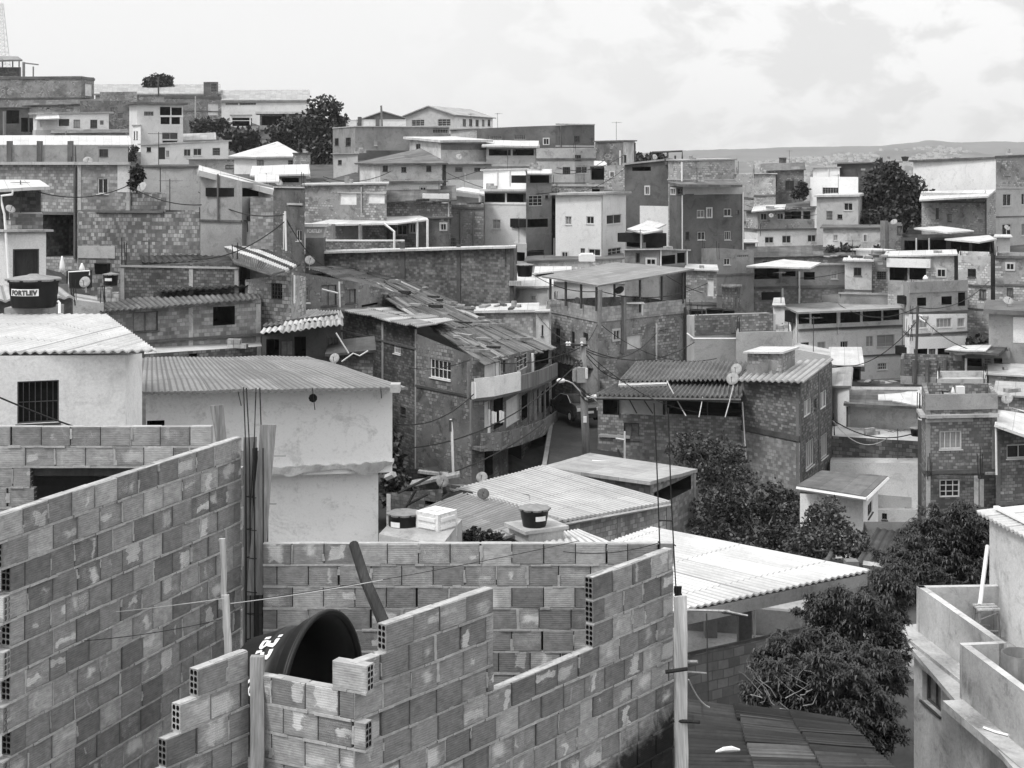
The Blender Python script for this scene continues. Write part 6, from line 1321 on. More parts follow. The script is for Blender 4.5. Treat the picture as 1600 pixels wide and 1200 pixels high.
# ---------------------------------------------------------------- street, car, poles, tanks, dishes
def ground_sheet(name, pts, mat, kind='structure', dz=0.0):
    mb = MB(); v = [P(*q) + Vector((0, 0, dz)) for q in pts]; mb.poly(v); o = mb.build(name, mat, None, org=sum(v, Vector()) / len(v)); o['kind'] = kind
    for q in v: GROUND.append((q.x, q.y, q.z - .35))
    m = sum(v, Vector()) / len(v); GROUND.append((m.x, m.y, m.z - .35)); return o
ground_sheet('street', [(820, 800, 62), (1010, 800, 62), (985, 735, 69), (940, 655, 86), (948, 628, 94), (862, 628, 94), (858, 655, 85), (845, 735, 69)], ASPH)
ground_sheet('kerb', [(846, 733.2, 69), (853, 733, 69), (866, 652, 85), (860, 652, 85)], PD, dz=.02)

def car():
    c = P(897, 652, 84.5); root = empty('parked_car', c, 'dark sedan parked on the steep street behind the utility pole', 'car')
    az = math.radians(-68); fx = Vector((math.cos(az), math.sin(az), 0)); sy = Vector((-fx.y, fx.x, 0))   # fx towards the near end
    def T(x, y, z): return c + fx * x + sy * y + Vector((0, 0, z))
    side = [(-2.1, .35), (-2.12, .62), (-1.9, .82), (-1.0, .95), (-.35, 1.38), (.55, 1.42), (1.35, 1.05), (1.95, 1.0), (2.1, .85), (2.12, .45), (2.05, .3), (-2.0, .28)]
    def w(x, z): return .86 - .20 * max(0, z - .9) / .5 - .06 * max(0, abs(x) - 1.7) / .4
    mb = MB(); L_ = [T(x, w(x, z), z) for x, z in side]; R_ = [T(x, -w(x, z), z) for x, z in side]
    mb.poly(L_); mb.poly(R_[::-1])
    for i in range(len(side)): j = (i + 1) % len(side); mb.poly([L_[i], R_[i], R_[j], L_[j]])
    b = mb.build('body', CARP, root); bv = b.modifiers.new('b', 'BEVEL'); bv.width = .05; bv.segments = 2
    def pan(name, pts, mat, par=None): mb = MB(); mb.poly(pts); return mb.build(name, mat, par or root)
    for s in (1, -1):
        k = lambda x, z: T(x, s * (w(x, z) + .012), z)
        pan('side_window', [k(-.9, .98), k(.1, .98), k(.1, 1.34), k(-.36, 1.33)], GLASS); pan('side_window', [k(.16, .98), k(1.15, 1.02), k(.62, 1.35), k(.16, 1.36)], GLASS)
        mb = MB(); mb.tube([k(-1.0, .97), k(-.36, 1.37), k(.55, 1.40), k(1.3, 1.06)], .016, 5); mb.build('window_trim', ALU, root)
        for x in (-1.3, 1.3):
            q = T(x, s * .78, .31); mb = MB(); mb.lathe(q - sy * s * .1, sy * s, [(0, 0), (0, .31), (.18, .31), (.2, .28), (.2, .2)], 20); wv = mb.build('tyre', RUBB, root)
            mb = MB(); mb.lathe(q + sy * s * .085, sy * s, [(0, .2), (.02, .16), (.02, 0)], 12); mb.build('rim', ALU, wv)
        mb = MB(); mb.box(T(2.06, s * .78, .70), fx * .07, sy * -s * .34, (0, 0, .17)); mb.build('tail_light', LAMPW, root)
    pan('rear_window', [T(.68, .62, 1.37), T(.68, -.62, 1.37), T(1.33, -.70, 1.08), T(1.33, .70, 1.08)], GLASS).location += Vector((0, 0, .015))
    mb = MB(); mb.box(T(2.12, -.25, .55), fx * .012, sy * .5, (0, 0, .13)); mb.build('number_plate', WHITE, root)
    mb = MB(); mb.box(T(2.02, -.8, .3), fx * .14, sy * 1.6, (0, 0, .18)); mb.build('bumper', CARP, root)
car()

def pole():
    Y = 71; root = empty('utility_pole', P(916, 735, Y), 'concrete utility pole with transformer and crossarm at the street corner', 'utility pole')
    mb = MB(); mb.tube([P(918, 740, Y), P(913, 640, Y), P(911, 528, Y)], [.21, .19, .14], 10); mb.build('pole', POLEC, root, True)
    mb = MB(); mb.cbox(P(897, 541, Y - .2), 1.3, .1, .1); mb.build('crossarm', WOODD, root)
    for px in (886, 890, 909): mb = MB(); mb.lathe(P(px, 541, Y - .2), (0, 0, 1), [(0, .03), (.05, .09), (.1, .05), (.15, .09), (.22, .03), (.24, 0)], 8); mb.build('insulator', ALU, root)
    t = empty('transformer', Vector((0, 0, 0)), None, None); t.parent = root; t.location = (0, 0, 0)
    mb = MB(); c = P(907, 597, Y - .3); mb.cbox(c, .46, .42, .72, .3); mb.build('tank', DISHM, t)
    for k in range(5): mb = MB(); mb.cbox(c + Vector((-.31, -.2 + k * .1, .06)), .14, .04, .56, .3); mb.build('cooling_fin', DISHM, t)
    mb = MB(); mb.cbox(c + Vector((.28, -.2, .2)), .08, .16, .5, .3); mb.build('lid_box', PANEL, t)
    for k in (-.2, 0.05): mb = MB(); mb.lathe(c + Vector((k, 0, .72)), (0, 0, 1), [(0, .05), (.08, .08), (.14, .04), (.2, .07), (.28, .02)], 8); mb.build('bushing', STEEL, t)
    for a, b3, r in (((911, 612), (873, 599), .05),): 
        mb = MB(); mb.tube([P(912, 622, Y - .1), P(906, 611, Y - .3), P(895, 599, Y - .4), P(886, 595, Y - .5), P(877, 594, Y - .5)], .035, 6); am = mb.build('lamp_arm', ALU, root)
        mb = MB(); mb.lathe(P(883, 594.5, Y - .5), P(871, 595, Y - .55) - P(883, 594.5, Y - .5), [(0, .04), (.06, .1), (.3, .12), (.4, .05), (.42, 0)], 10); mb.build('lamp_head', LAMPW, am)
    mb = MB(); mb.tube([P(914, 622, Y - .2), P(932, 619, Y - .3)], .09, 8); mb.build('lamp_head', LAMPW, root)
    mb = MB(); mb.cbox(P(914, 660, Y - .25), .16, .12, .28); mb.build('meter_box', PANEL, root)
    mb = MB(); 
    for k in range(8): 
        a = P(906 + k % 3 * 3, 604 + k * 2, Y - .25); mb.tube(sag(a, a + Vector((.5, -.1, -.3)), .15, 6), .02, 4)
    mb.build('cable_bundle', WIRE, root)
pole()
tubething('utility_pole', [P(936, 520, 84), P(938, 452, 84)], .14, POLEC, 'short concrete pole rising against the canopy terrace', 'utility pole')
root = empty('service_pole', P(707, 740, 60), 'slim white service pole with a dark head in front of the old corner house', 'pole')
lines(root, [[(708, 742, 60), (706, 672, 60), (704, 655, 60)]], .055, PVC, 'pole'); lines(root, [[(704, 674, 60), (704, 656, 60)]], .07, STEEL, 'pole_head')
root = empty('lamp_post', P(1432, 600, 89), 'thin dark lamp post in front of the white middle storey', 'lamp post')
lines(root, [[(1430, 600, 89), (1432, 540, 89), (1434, 478, 89)]], .09, STEEL, 'post'); lines(root, [[(1434, 492, 89), (1441, 494, 89)], [(1436, 498, 89), (1445, 503, 89)]], .07, LAMPW, 'lamp_head')
for pts, r, m, lb in (([(37, 120, 236), (37, 97, 236)], .22, POLEC, 'stub pole on the dark blockhouse at the top left'), ([(52, 120, 236), (52, 104, 236)], .12, POLEC, 'thin short mast beside the stub pole'), ([(35, 98, 236), (60, 101, 236)], .12, POLEC, 'crossbar between the two masts on the blockhouse'), ([(597, 200, 212), (595.5, 165, 212)], .16, POLEC, 'thin mast in front of the low gabled shed'), ([(248, 150, 250), (247, 120, 250)], .14, STEEL, 'thin mast on the long white warehouse roof'), ([(103, 222, 200), (103, 205, 200)], .1, POLEC, 'thin mast among the upper left houses'), ([(447, 392, 70), (445.5, 330, 70)], .05, PVC, 'thin white mast beside the dark narrow house'), ([(7, 214, 221), (7, 174, 221)], .25, POLEC, 'pale post of the open sided hut at the left edge'), ([(950, 300, 146), (950.5, 250, 146)], .14, STEEL, 'dark thin mast beside the void house')):
    tubething('mast', [P(*q) for q in pts], r, m, lb, 'mast', 'thin masts on the roofs')
# lattice tower
root = empty('radio_tower', P(0, 100, 300), 'slender lattice radio tower at the top left edge', 'tower'); mb = MB()
bw, tw = 1.35, .35
c0, c1 = P(3, 110, 300), P(1.5, 5, 300)
for sx_, sy_ in ((-1, -1), (1, -1), (1, 1), (-1, 1)): mb.tube([c0 + Vector((sx_ * bw, sy_ * bw, 0)), c1 + Vector((sx_ * tw, sy_ * tw, 0))], .07, 4)
N_ = 11
for i in range(N_):
    a, b3 = i / N_, (i + 1) / N_; p = c0.lerp(c1, a); q = c0.lerp(c1, b3); wa, wb_ = bw + (tw - bw) * a, bw + (tw - bw) * b3
    for s in (-1, 1):
        mb.tube([p + Vector((-wa, s * wa, 0)), q + Vector((wb_, s * wb_, 0))], .035, 4); mb.tube([p + Vector((wa, s * wa, 0)), q + Vector((-wb_, s * wb_, 0))], .035, 4); mb.tube([p + Vector((-wa, s * wa, 0)), p + Vector((wa, s * wa, 0))], .04, 4)
mb.build('lattice', ALU, root)

TK = 'water tanks on the roofs'; LIDM = plain('tank_lid', .19, .5, 5, .25, 0, .4)
def tank(label, px, yt, yb, Y, wt, wb, lid=True, mat=BLACK, text=None, labelbox=None, tx=-.1):
    c = P(px, yb, Y); h = (yb - yt) / F * Y; r1 = wt / 2 / F * Y; r0 = wb / 2 / F * Y
    hb = h * (.86 if lid else 1)
    root = empty('water_tank', c, label, 'water tank', TK); mb = MB()
    mb.lathe(c, (0, 0, 1), [(0, 0), (0, r0 * .96), (.03, r0), (hb * .45, r0 + (r1 * .93 - r0) * .5), (hb * .47, r0 + (r1 * .96 - r0) * .52), (hb * .9, r1 * .93), (hb * .91, r1 * .99), (hb, r1)] + ([] if lid else [(hb, r1 * .94), (hb * .3, r1 * .85), (hb * .3, 0)]), 32)
    mb.build('tank_body', mat, root, True)
    if lid:
        mb = MB(); mb.lathe(c + Vector((0, 0, hb)), (0, 0, 1), [(-.03, r1 * 1.03), (.02, r1 * 1.04), (h * .05, r1 * .9), (h * .13, r1 * .25), (h * .16, r1 * .18), (h * .16, 0)], 60, flutes=.05, nfl=9); mb.build('lid', LIDM if mat is BLACK else mat, root, False)
    if text or labelbox:
        rr = r1 * .93 + .015; a0 = tx; half = (labelbox or .45); z0, z1 = c.z + hb * .45, c.z + hb * .70; mb = MB(); K = 10
        for i in range(K):
            a, b3 = a0 - half + 2 * half * i / K, a0 - half + 2 * half * (i + 1) / K
            q = lambda an, z: Vector((c.x + rr * math.sin(an), c.y - rr * math.cos(an), z)); mb.poly([q(a, z0), q(b3, z0), q(b3, z1), q(a, z1)])
        lb = mb.build('label_plate', WHITE, root)
        if text:
            cu = bpy.data.curves.new('text', 'FONT'); cu.body = text; cu.size = (z1 - z0) * .92; cu.offset = .012; cu.space_character = 1.12; cu.align_x = 'CENTER'; to = bpy.data.objects.new('text', cu); COL.objects.link(to); bpy.context.view_layer.update()
            me = bpy.data.meshes.new_from_object(to.evaluated_get(bpy.context.evaluated_depsgraph_get())); bpy.data.objects.remove(to); mb = MB()
            xs = [v.co.x for v in me.vertices]; wd = max(xs) - min(xs); sc_ = 2 * half * .9 * rr / wd
            for v in me.vertices:
                an = a0 + v.co.x * sc_ / rr; r2 = rr + .012; mb.v.append(Vector((c.x + r2 * math.sin(an), c.y - r2 * math.cos(an), z0 + (z1 - z0) * .16 + v.co.y)))
            for p in me.polygons: mb.f.append(tuple(p.vertices)); mb.mi.append(0)
            mb.build('lettering', STEEL, lb)
    return root
tank('big black water tank with a white name label at the left edge', 53, 429, 479, 40, 80, 68, text='FORTLEV', tx=-.12, labelbox=.62)
mb = MB(); q = P(54, 492, 40.3); mb.cbox(q - Vector((0, 0, 2)), 1.25, 1.2, 2 + 14 / F * 40); o = mb.build('tank_stand', CONCM, None, org=q); setp(o, 'square concrete stand under the big black tank', 'stand')
tubething('drain_pipe', [P(90, 470, 39.6), P(93, 473, 39.6), P(93, 490, 39.4)], .035, PVC, 'short white pipe beside the big black tank', 'pipe')
tank('small black tank with a pale label in the yard right of the big black tank', 173, 426, 446, 64, 24, 20, labelbox=.5)
tank('dark lidless tank behind the small labelled tank', 160, 411, 428, 67, 26, 23, lid=False)
tank('black tank with a pale label on the concrete plinth', 630, 796, 834, 40.8, 50, 44, labelbox=.35, tx=-.5)
tank('lone black tank with a white label on its stand in the valley', 835, 789, 823, 44, 48, 36, labelbox=.38, tx=.45)
tank('dark tank with a crumpled lid left of the canopy terrace', 820, 411, 432, 96, 27, 22)
tank('grey round tank on the rooftop storey, right skyline', 1045, 247, 258, 129, 14, 13, mat=CONCD)
tank('grey tank on the small white house on the skyline', 1223, 245, 257, 184, 12, 11, mat=PDS, lid=True)
tank('flat dark tank on the long tiled edge', 1414, 244, 252, 150, 12, 8, mat=PDD)
for i, (px, yt, yb, Y, w) in enumerate(((1090, 484, 496, 91, 28), (1117, 482, 496, 91, 28), (1138, 484, 494, 92, 22))): tank(('left black open tub behind the brick parapet', 'middle black open tub behind the brick parapet', 'right black open tub behind the brick parapet')[i], px, yt, yb, Y, w, w * .85, lid=False)
tank('black sagging tank at the back of the tank terrace', 1475, 600, 612, 70, 36, 32); tank('black wide tank at the front of the tank terrace', 1470, 606, 618, 67.5, 36, 32)
tank('small dark tank on the dark rough brick wall house', 1433, 667, 681, 74, 22, 18)
tank('dark round drum tank between two houses on the right', 1143, 445, 486, 98, 32, 30, mat=PDS, lid=False)
# pale basin with lettering beside the veranda
def basin():
    c = P(493, 371, 104); root = empty('water_tank', c, 'pale tapered tank with lettering beside the veranda house', 'water tank', TK); mb = MB(); s = 104 / F
    x0, x1, h = 13.5 * s, 16.5 * s, 17 * s
    q = [Vector((c.x + a * x0, c.y + b3 * x0 * .8, c.z)) for a, b3 in ((-1, -1), (1, -1), (1, 1), (-1, 1))]; t = [Vector((c.x + a * x1, c.y + b3 * x1 * .8, c.z + h)) for a, b3 in ((-1, -1), (1, -1), (1, 1), (-1, 1))]
    for i in range(4): j = (i + 1) % 4; mb.poly([q[i], q[j], t[j], t[i]])
    mb.poly(q[::-1]); mb.build('tank_body', plain('pale_tank', .42, .6, 4, .15), root)
    mb = MB(); mb.box(t[0] - Vector((.1, .1, 0)), (2 * x1 + .2, 0, 0), (0, 1.6 * x1 + .2, 0), (0, 0, .22)); mb.build('lid', ROOFW, root)
    cu = bpy.data.curves.new('text', 'FONT'); cu.body = 'FORTLEV'; cu.size = .34; cu.offset = .015; cu.align_x = 'CENTER'; to = bpy.data.objects.new('text', cu); COL.objects.link(to); bpy.context.view_layer.update()
    me = bpy.data.meshes.new_from_object(to.evaluated_get(bpy.context.evaluated_depsgraph_get())); bpy.data.objects.remove(to); mb = MB()
    xs = [v.co.x for v in me.vertices]; k = 24 * s / (max(xs) - min(xs))
    for v in me.vertices: mb.v.append(Vector((c.x + v.co.x * k, c.y - x0 * .8 - (x1 - x0) * .8 * .6 - .03, c.z + h * .48 + v.co.y)))
    for p in me.polygons: mb.f.append(tuple(p.vertices)); mb.mi.append(0)
    mb.build('lettering', WHITE, root)
    mb = MB(); mb.cbox(c - Vector((0, 0, 2.5)), 1.3, 1, 2.5); mb.build('stand', CONCD, root)
basin()
def ibc():
    c = P(682, 838, 40.6); root = empty('crate_tank', c, 'white ribbed cube tank with rust streaks on the concrete plinth', 'cube tank'); rz = math.radians(-38); w = .80; h = .72
    mb = MB(); mb.cbox(c, w, w, h, rz); b = mb.build('tank_body', plaster(.78, .5, .05), root); bv = b.modifiers.new('b', 'BEVEL'); bv.width = .05; bv.segments = 3
    ca, sa = math.cos(rz), math.sin(rz)
    for ax, ay in ((ca, sa), (-sa, ca)):
        for s in (-1, 1):
            for k in range(3):
                n = Vector((ax, ay, 0)) * s; t = Vector((-ay, ax, 0)); o = c + n * (w / 2 - .01) - t * w * .38 + Vector((0, 0, .1 + k * .2)); mb = MB(); mb.box(o, t * w * .76, n * .045, (0, 0, .10)); mb.build('rib', WHITE, root)
    mb = MB(); mb.cbox(c + Vector((0, 0, h)), .3, .3, .03, rz); mb.build('hatch', PANEL, root)
ibc()
DG = 'satellite dishes on roofs and walls'
def dish(label, px, py, Y, rp, az=-30, el=35, mat=DISHM, arm=True):
    c = P(px, py, Y); r = rp / F * Y; a = math.radians(az); e = math.radians(el)
    d = Vector((math.sin(a) * math.cos(e), -math.cos(a) * math.cos(e), math.sin(e))); root = empty('satellite_dish', c - Vector((0, 0, r)), label, 'satellite dish', DG); mb = MB()
    mb.lathe(c - d * r * .1, d, [(-.005, 0), (0.02 * r, r * .4), (.22 * r, r), (.25 * r, r), (.06 * r, r * .4), (.03 * r, 0)], 24); mb.build('reflector', mat, root, True)
    mb = MB(); q = c + d * r * .75; x = Vector((d.y, -d.x, 0)).normalized(); mb.tube([c + (x * .2 - Vector((0, 0, .9))) * r * .9 + d * r * .15, q], .010 + r * .008, 5); mb.lathe(q, d, [(0, 0), (0, r * .1), (r * .18, r * .1), (r * .18, 0)], 8); mb.build('feed_arm', STEEL, root)
    if arm: mb = MB(); mb.tube([c - d * r * .1, c - d * r * .35 - Vector((0, 0, r * .4)), c - d * r * .35 - Vector((0, 0, r * 1.7))], .02 + r * .03, 6); mb.build('mast', ALU, root)
for a in (('round pale dish in the yard right of the big black tank', 133, 441, 61, 9, -10, 20), ('dish on the pipe corner of the left edge house', 16, 327, 63.4, 8, 50, 40), ('grey dish among the plant pots on the brick balcony', 222, 293, 76.3, 9, -30, 30), ('white dish beside the ladder shack', 523, 560, 57, 8, -15, 25), ('dish above the striped roof sheets near the patched roof', 484, 407, 86, 8, 20, 30), ('grey dish at the left corner of the pale metal roof', 691, 752, 55, 10, 20, 25, plain('dish_grey', .22, .7, 9, .2)), ('pale dish just behind the pale metal roof', 753, 746, 63, 9, -5, 35), ('dark round dish lying over the edge of the pale metal roof', 755, 772, 54, 9.5, 5, 40, plain('dish_dark', .09, .7, 9, .3)), ('upper dish between tile roof and brick tower', 1151, 577, 74, 9, -30, 25), ('lower dish between tile roof and brick tower', 1145, 592, 72.5, 10, -25, 25), ('dark dish under the canopy', 968, 454, 88, 8, -35, 45, plain('dish_dark', .05)), ('pale dish right of the tank terrace', 1574, 623, 72, 9, -40, 30), ('dish on the white window house wall right row', 1205, 337, 146, 4, 0, 30)): dish(*a)

# small things
def lump(name, px, py, Y, w, h, mat, label, cat, group=None, seed=0):
    c = P(px, py, Y); mb = MB(); s = Y / F; rs = random.Random(seed); prof = [(0, 0), (0, .42), (.3, .5), (.6, .4), (.85, .2), (1, .12), (1, 0)]
    mb.lathe(c, (0, 0, 1), [(t * h * s, r * w * s * rs.uniform(.85, 1.1)) for t, r in prof], 12); setp(mb.build(name, mat, None, org=c, smooth=True), label, cat, group)
lump('garden_figure', 97, 425, 63, 9, 25, WHITE, 'slim white garden figure in front of the brick recess', 'figure')
lump('sack', 128, 425, 64, 10, 14, RAG, 'pale sack in the yard behind the round dish', 'sack')
mb = MB(); c = P(124, 450, 62.5); mb.cbox(c, .95, .5, .75); o = mb.build('cabinet', BLACK, None, org=c); setp(o, 'black cabinet in the yard behind the round dish', 'cabinet')
lines_ = [[(107, 449, 62), (107, 425, 62), (140, 423, 62), (140, 430, 62)]]
root = empty('pipe_frame', P(107, 449, 62), 'thin white pipe frame round the black cabinet', 'pipe'); lines(root, lines_, .03, PVC, 'pipe')
mb = MB(); c = P(917, 408, 106); mb.cbox(c, 1.15, .9, .45); mb.cbox(c + Vector((0, 0, .47)), .9, .7, .1); o = mb.build('water_box', WHITE, None, org=c); setp(o, 'white square water box on the flat dark roofed row', 'water box')
mb = MB(); c = P(1500, 617, 67); mb.cbox(c, .35, .35, .4); o = mb.build('washing_machine', WHITE, None, org=c); setp(o, 'white appliance box on the tank terrace', 'appliance'); lump('cloth_heap', 1489, 619, 67, 8, 14, RAG, 'white cloth heap beside the appliance on the tank terrace', 'cloth')
lump('bath_tub', 1446, 437, 102, 9, 7, WHITE, 'small white basin on the parapet of the three step house', 'basin')
mb = MB(); c = P(988, 474, 88.5); mb.cbox(c, 1.4, .8, .05); [mb.cbox(c + Vector((x, y, -.7)), .05, .05, .7) for x in (-.6, .6) for y in (-.3, .3)]; o = mb.build('table', WHITE, None, org=c); setp(o, 'white table under the canopy of the terrace', 'table')
for i, (px, py, Y, w, h, m, lb) in enumerate(((772, 643, 70.8, 8, 18, RAG, 'left white garment hanging on the lower curved balcony'), (784, 642, 71.0, 8, 18, RAG, 'right white garment hanging on the lower curved balcony'), (832, 633, 77.5, 14, 24, RAGD, 'grey towel hanging at the street end of the lower balcony'), (742, 597, 69.4, 11, 26, RAG, 'pale sheet hanging from the upper curved balcony'))):
    a = P(px - w / 2, py, Y); s = Y / F; mb = MB(); rows = []
    for j in range(4):
        rows.append([mb.vert(a + Vector((w * s * k / 6, .04 * math.sin(k * 2 + i), -h * s * j / 3 + .03 * math.sin(k + j)))) for k in range(7)])
    for j in range(3):
        for k in range(6): mb.f.append((rows[j][k], rows[j][k + 1], rows[j + 1][k + 1], rows[j + 1][k])); mb.mi.append(0)
    setp(mb.build('hanging_cloth', m, None, org=a), lb, 'laundry', 'laundry on the balconies')
mb = MB(); c = P(805, 446, 97); mb.cbox(c, .8, .5, .3); setp(mb.build('crate', WOODL, None, org=c), 'pale crate beside the dark lidded tank', 'crate')
# roof clutter: odd boards and sheets lying about
rsx = random.Random(5); n_c = 0
for (x0, x1, y, Y, spots) in ((640, 700, 316, 110, 6), (790, 830, 484, 90.5, 5), (1290, 1400, 402, 112, 9), (1195, 1280, 326, 147, 6), (60, 140, 170, 226, 7), (1345, 1420, 598, 98, 8), (700, 800, 478, 93, 7)):
    where = {316: 'the cluttered roof under the arched windows', 484: 'the white fascia house', 402: 'the right row roofs', 326: 'the cluttered terrace', 170: 'the crinkled roof, upper left', 598: 'the yard under the apartment house', 478: 'the foot of the brick workshop'}[y]
    for k in range(spots):
        px = x0 + (x1 - x0) * (k + rsx.random() * .6) / spots; c = P(px, y + rsx.uniform(-2, 2), Y + rsx.uniform(-.5, 1)); mb = MB(); s = Y / F; w = rsx.uniform(5, 14) * s
        mb.cbox(c, w, rsx.uniform(.3, 1.2), rsx.uniform(1, 4) * s, rsx.uniform(-.4, .4)); m = rsx.choice([WOODD, ROOFM, ROOFL, PDD, WOOD])
        o = mb.build('loose_board', m, None, org=c); setp(o, 'loose board or sheet lying on ' + where, 'board', 'loose boards on ' + where)

# overhead cables
CG = 'overhead cables'
for i, (a, b3, dr, r, lb) in enumerate((
    ((618, 662, 62), (740, 616, 69), .5, .03, 'upper of two dark cables crossing the old corner house'), ((640, 700, 61), (911, 560, 71), .9, .03, 'cable from the utility pole down past the curved balconies'),
    ((680, 746, 60), (850, 660, 69), .3, .03, 'lower dark cable in front of the street doors'), ((911, 545, 71), (1165, 640, 73), 1.2, .02, 'thin cable from the utility pole to the brick tower'),
    ((911, 541, 71), (936, 500, 86), .2, .025, 'short cable from the pole to the canopy terrace'), ((936, 505, 86), (1120, 560, 84), .9, .02, 'cable across the two storey canopy house'),
    ((1042, 595, 74), (1072, 650, 72), .05, .03, 'thin pale wire hanging over the open veranda, left'), ((1098, 620, 72), (1092, 652, 71), .02, .025, 'thin pale wire hanging over the open veranda, middle'), ((1146, 602, 71.4), (1133, 652, 71), .05, .03, 'thin pale wire hanging from the lower dish'),
    ((1160, 628, 72), (1166, 720, 72), .0, .03, 'pale wire running down the left edge of the brick tower'), ((1300, 655, 75), (1425, 678, 73), .5, .03, 'dark cable across the smooth grey wall'), ((1300, 655, 75.4), (1390, 682, 73.6), .8, .02, 'pale cable under the dark cable across the grey wall'),
    ((505, 276, 120), (610, 268, 125), .6, .03, 'upper cable over the dark roofs in the upper middle'), ((505, 281, 118), (700, 283, 118), 1.0, .03, 'long cable over the arched window house'), ((870, 262, 140), (975, 242, 150), .8, .03, 'thin cable climbing to the centre crest'), ((865, 270, 138), (945, 250, 150), .6, .03, 'second thin cable climbing to the centre crest'),
    ((640, 575, 72.5), (735, 562, 69.8), .2, .02, 'thin cable across the barred window of the corner house'), ((1030, 848, 13.65), (880, 862, 13.68), .05, .004, 'fine tie wire from the starter bar along the rear wall'))):
    m = TWINE if 'pale' in lb else WIRE
    tubething('cable', sag(P(*a), P(*b3), dr), r, m, lb, 'cable', CG, 5)

# roof clutter on the houses: antennas, starter bars, block piles, small dishes
def roof_clutter():
    rs = random.Random(77); k = 0
    for root, label, ring, z4, rf, mat in ROOFS:
        if root.name.split('.')[0] != 'house' or rf not in ('par', 'slab', 'flat'): continue
        Y = ring[0].y
        if Y < 60 or Y > 190: continue
        zt = min(z4) + (.12 if rf == 'slab' else -.42 if rf == 'par' else .02); w = label.split()
        short = ' '.join(w[:9]) if w[min(8, len(w) - 1)] not in ('a', 'the', 'of', 'with', 'under', 'and', 'in', 'on', 'at', 'by') else ' '.join(w[:8])
        while short.split()[-1] in ('a', 'the', 'of', 'with', 'under', 'and', 'in', 'on', 'at', 'by', 'two', 'small', 'white', 'to', 'beside', 'behind', 'left', 'right', 'below'): short = ' '.join(short.split()[:-1])
        def spot(): s, t = rs.uniform(.12, .88), rs.uniform(.08, .5); q = (ring[0] * (1 - s) + ring[1] * s) * (1 - t) + (ring[3] * (1 - s) + ring[2] * s) * t; return Vector((q.x, q.y, zt))
        if rf in ('par', 'flat') and rs.random() < .7:          # starter bars left for the next storey
            mb = MB()
            for i in (0, 1):
                c = ring[i] * .94 + (sum(ring, Vector((0, 0))) / 4) * .06
                bb = MB()
                for dx, dy in ((-.08, -.08), (.08, -.08), (.08, .08)):
                    a = Vector((c.x + dx, c.y + dy, zt)); bb.tube([a, a + Vector((rs.uniform(-.08, .08), rs.uniform(-.08, .08), rs.uniform(.7, 1.4)))], .022, 4)
                    b_ = bb.build('starter_bar', IRON, root); bb = MB()
        r = rs.random()
        if r < .40:
            a = spot(); h = rs.uniform(1.3, 2.4); o = empty('antenna', a, 'thin television antenna on the ' + short, 'antenna', 'television antennas on the roofs'); mb = MB(); mb.tube([a, a + Vector((0, 0, h))], .025, 5); mb.build('mast', STEEL, o)
            an = rs.uniform(0, 3); d = Vector((math.cos(an), math.sin(an), 0)); e = Vector((-d.y, d.x, 0)); mb = MB(); p = a + Vector((0, 0, h - .1)); mb.tube([p - d * .6, p + d * .6], .014, 4); mb.build('boom', STEEL, o)
            for i in range(5): mb = MB(); q = p + d * (-.55 + i * .27); mb.tube([q - e * (.42 - i * .05), q + e * (.42 - i * .05)], .009, 4); mb.build('element', STEEL, o)
        if .3 < r < .72:
            a = spot(); mb = MB(); nx, ny, nz_ = rs.randint(2, 4), rs.randint(1, 2), rs.randint(1, 3); an = rs.uniform(-.5, .5); d = Vector((math.cos(an), math.sin(an), 0)); e = Vector((-d.y, d.x, 0))
            for z in range(nz_):
                for x in range(nx - (z == nz_ - 1)): mb.box(a + d * (x * .31) + Vector((0, 0, z * .2)), d * .29, e * (.2 * ny), (0, 0, .19))
            o = mb.build('block_pile', BL, None, org=a); setp(o, 'small pile of clay blocks on the ' + short, 'block pile', 'block piles on the roofs')
        if r > .84 and Y < 150:
            a = spot() + Vector((0, 0, .6)); px = 800 + a.x / a.y * F; py = HZ - a.z / a.y * F
            dish('small dish on the ' + short, px, py, a.y, rs.uniform(.26, .34) / a.y * F, rs.uniform(-50, 40), rs.uniform(20, 45))
roof_clutter()
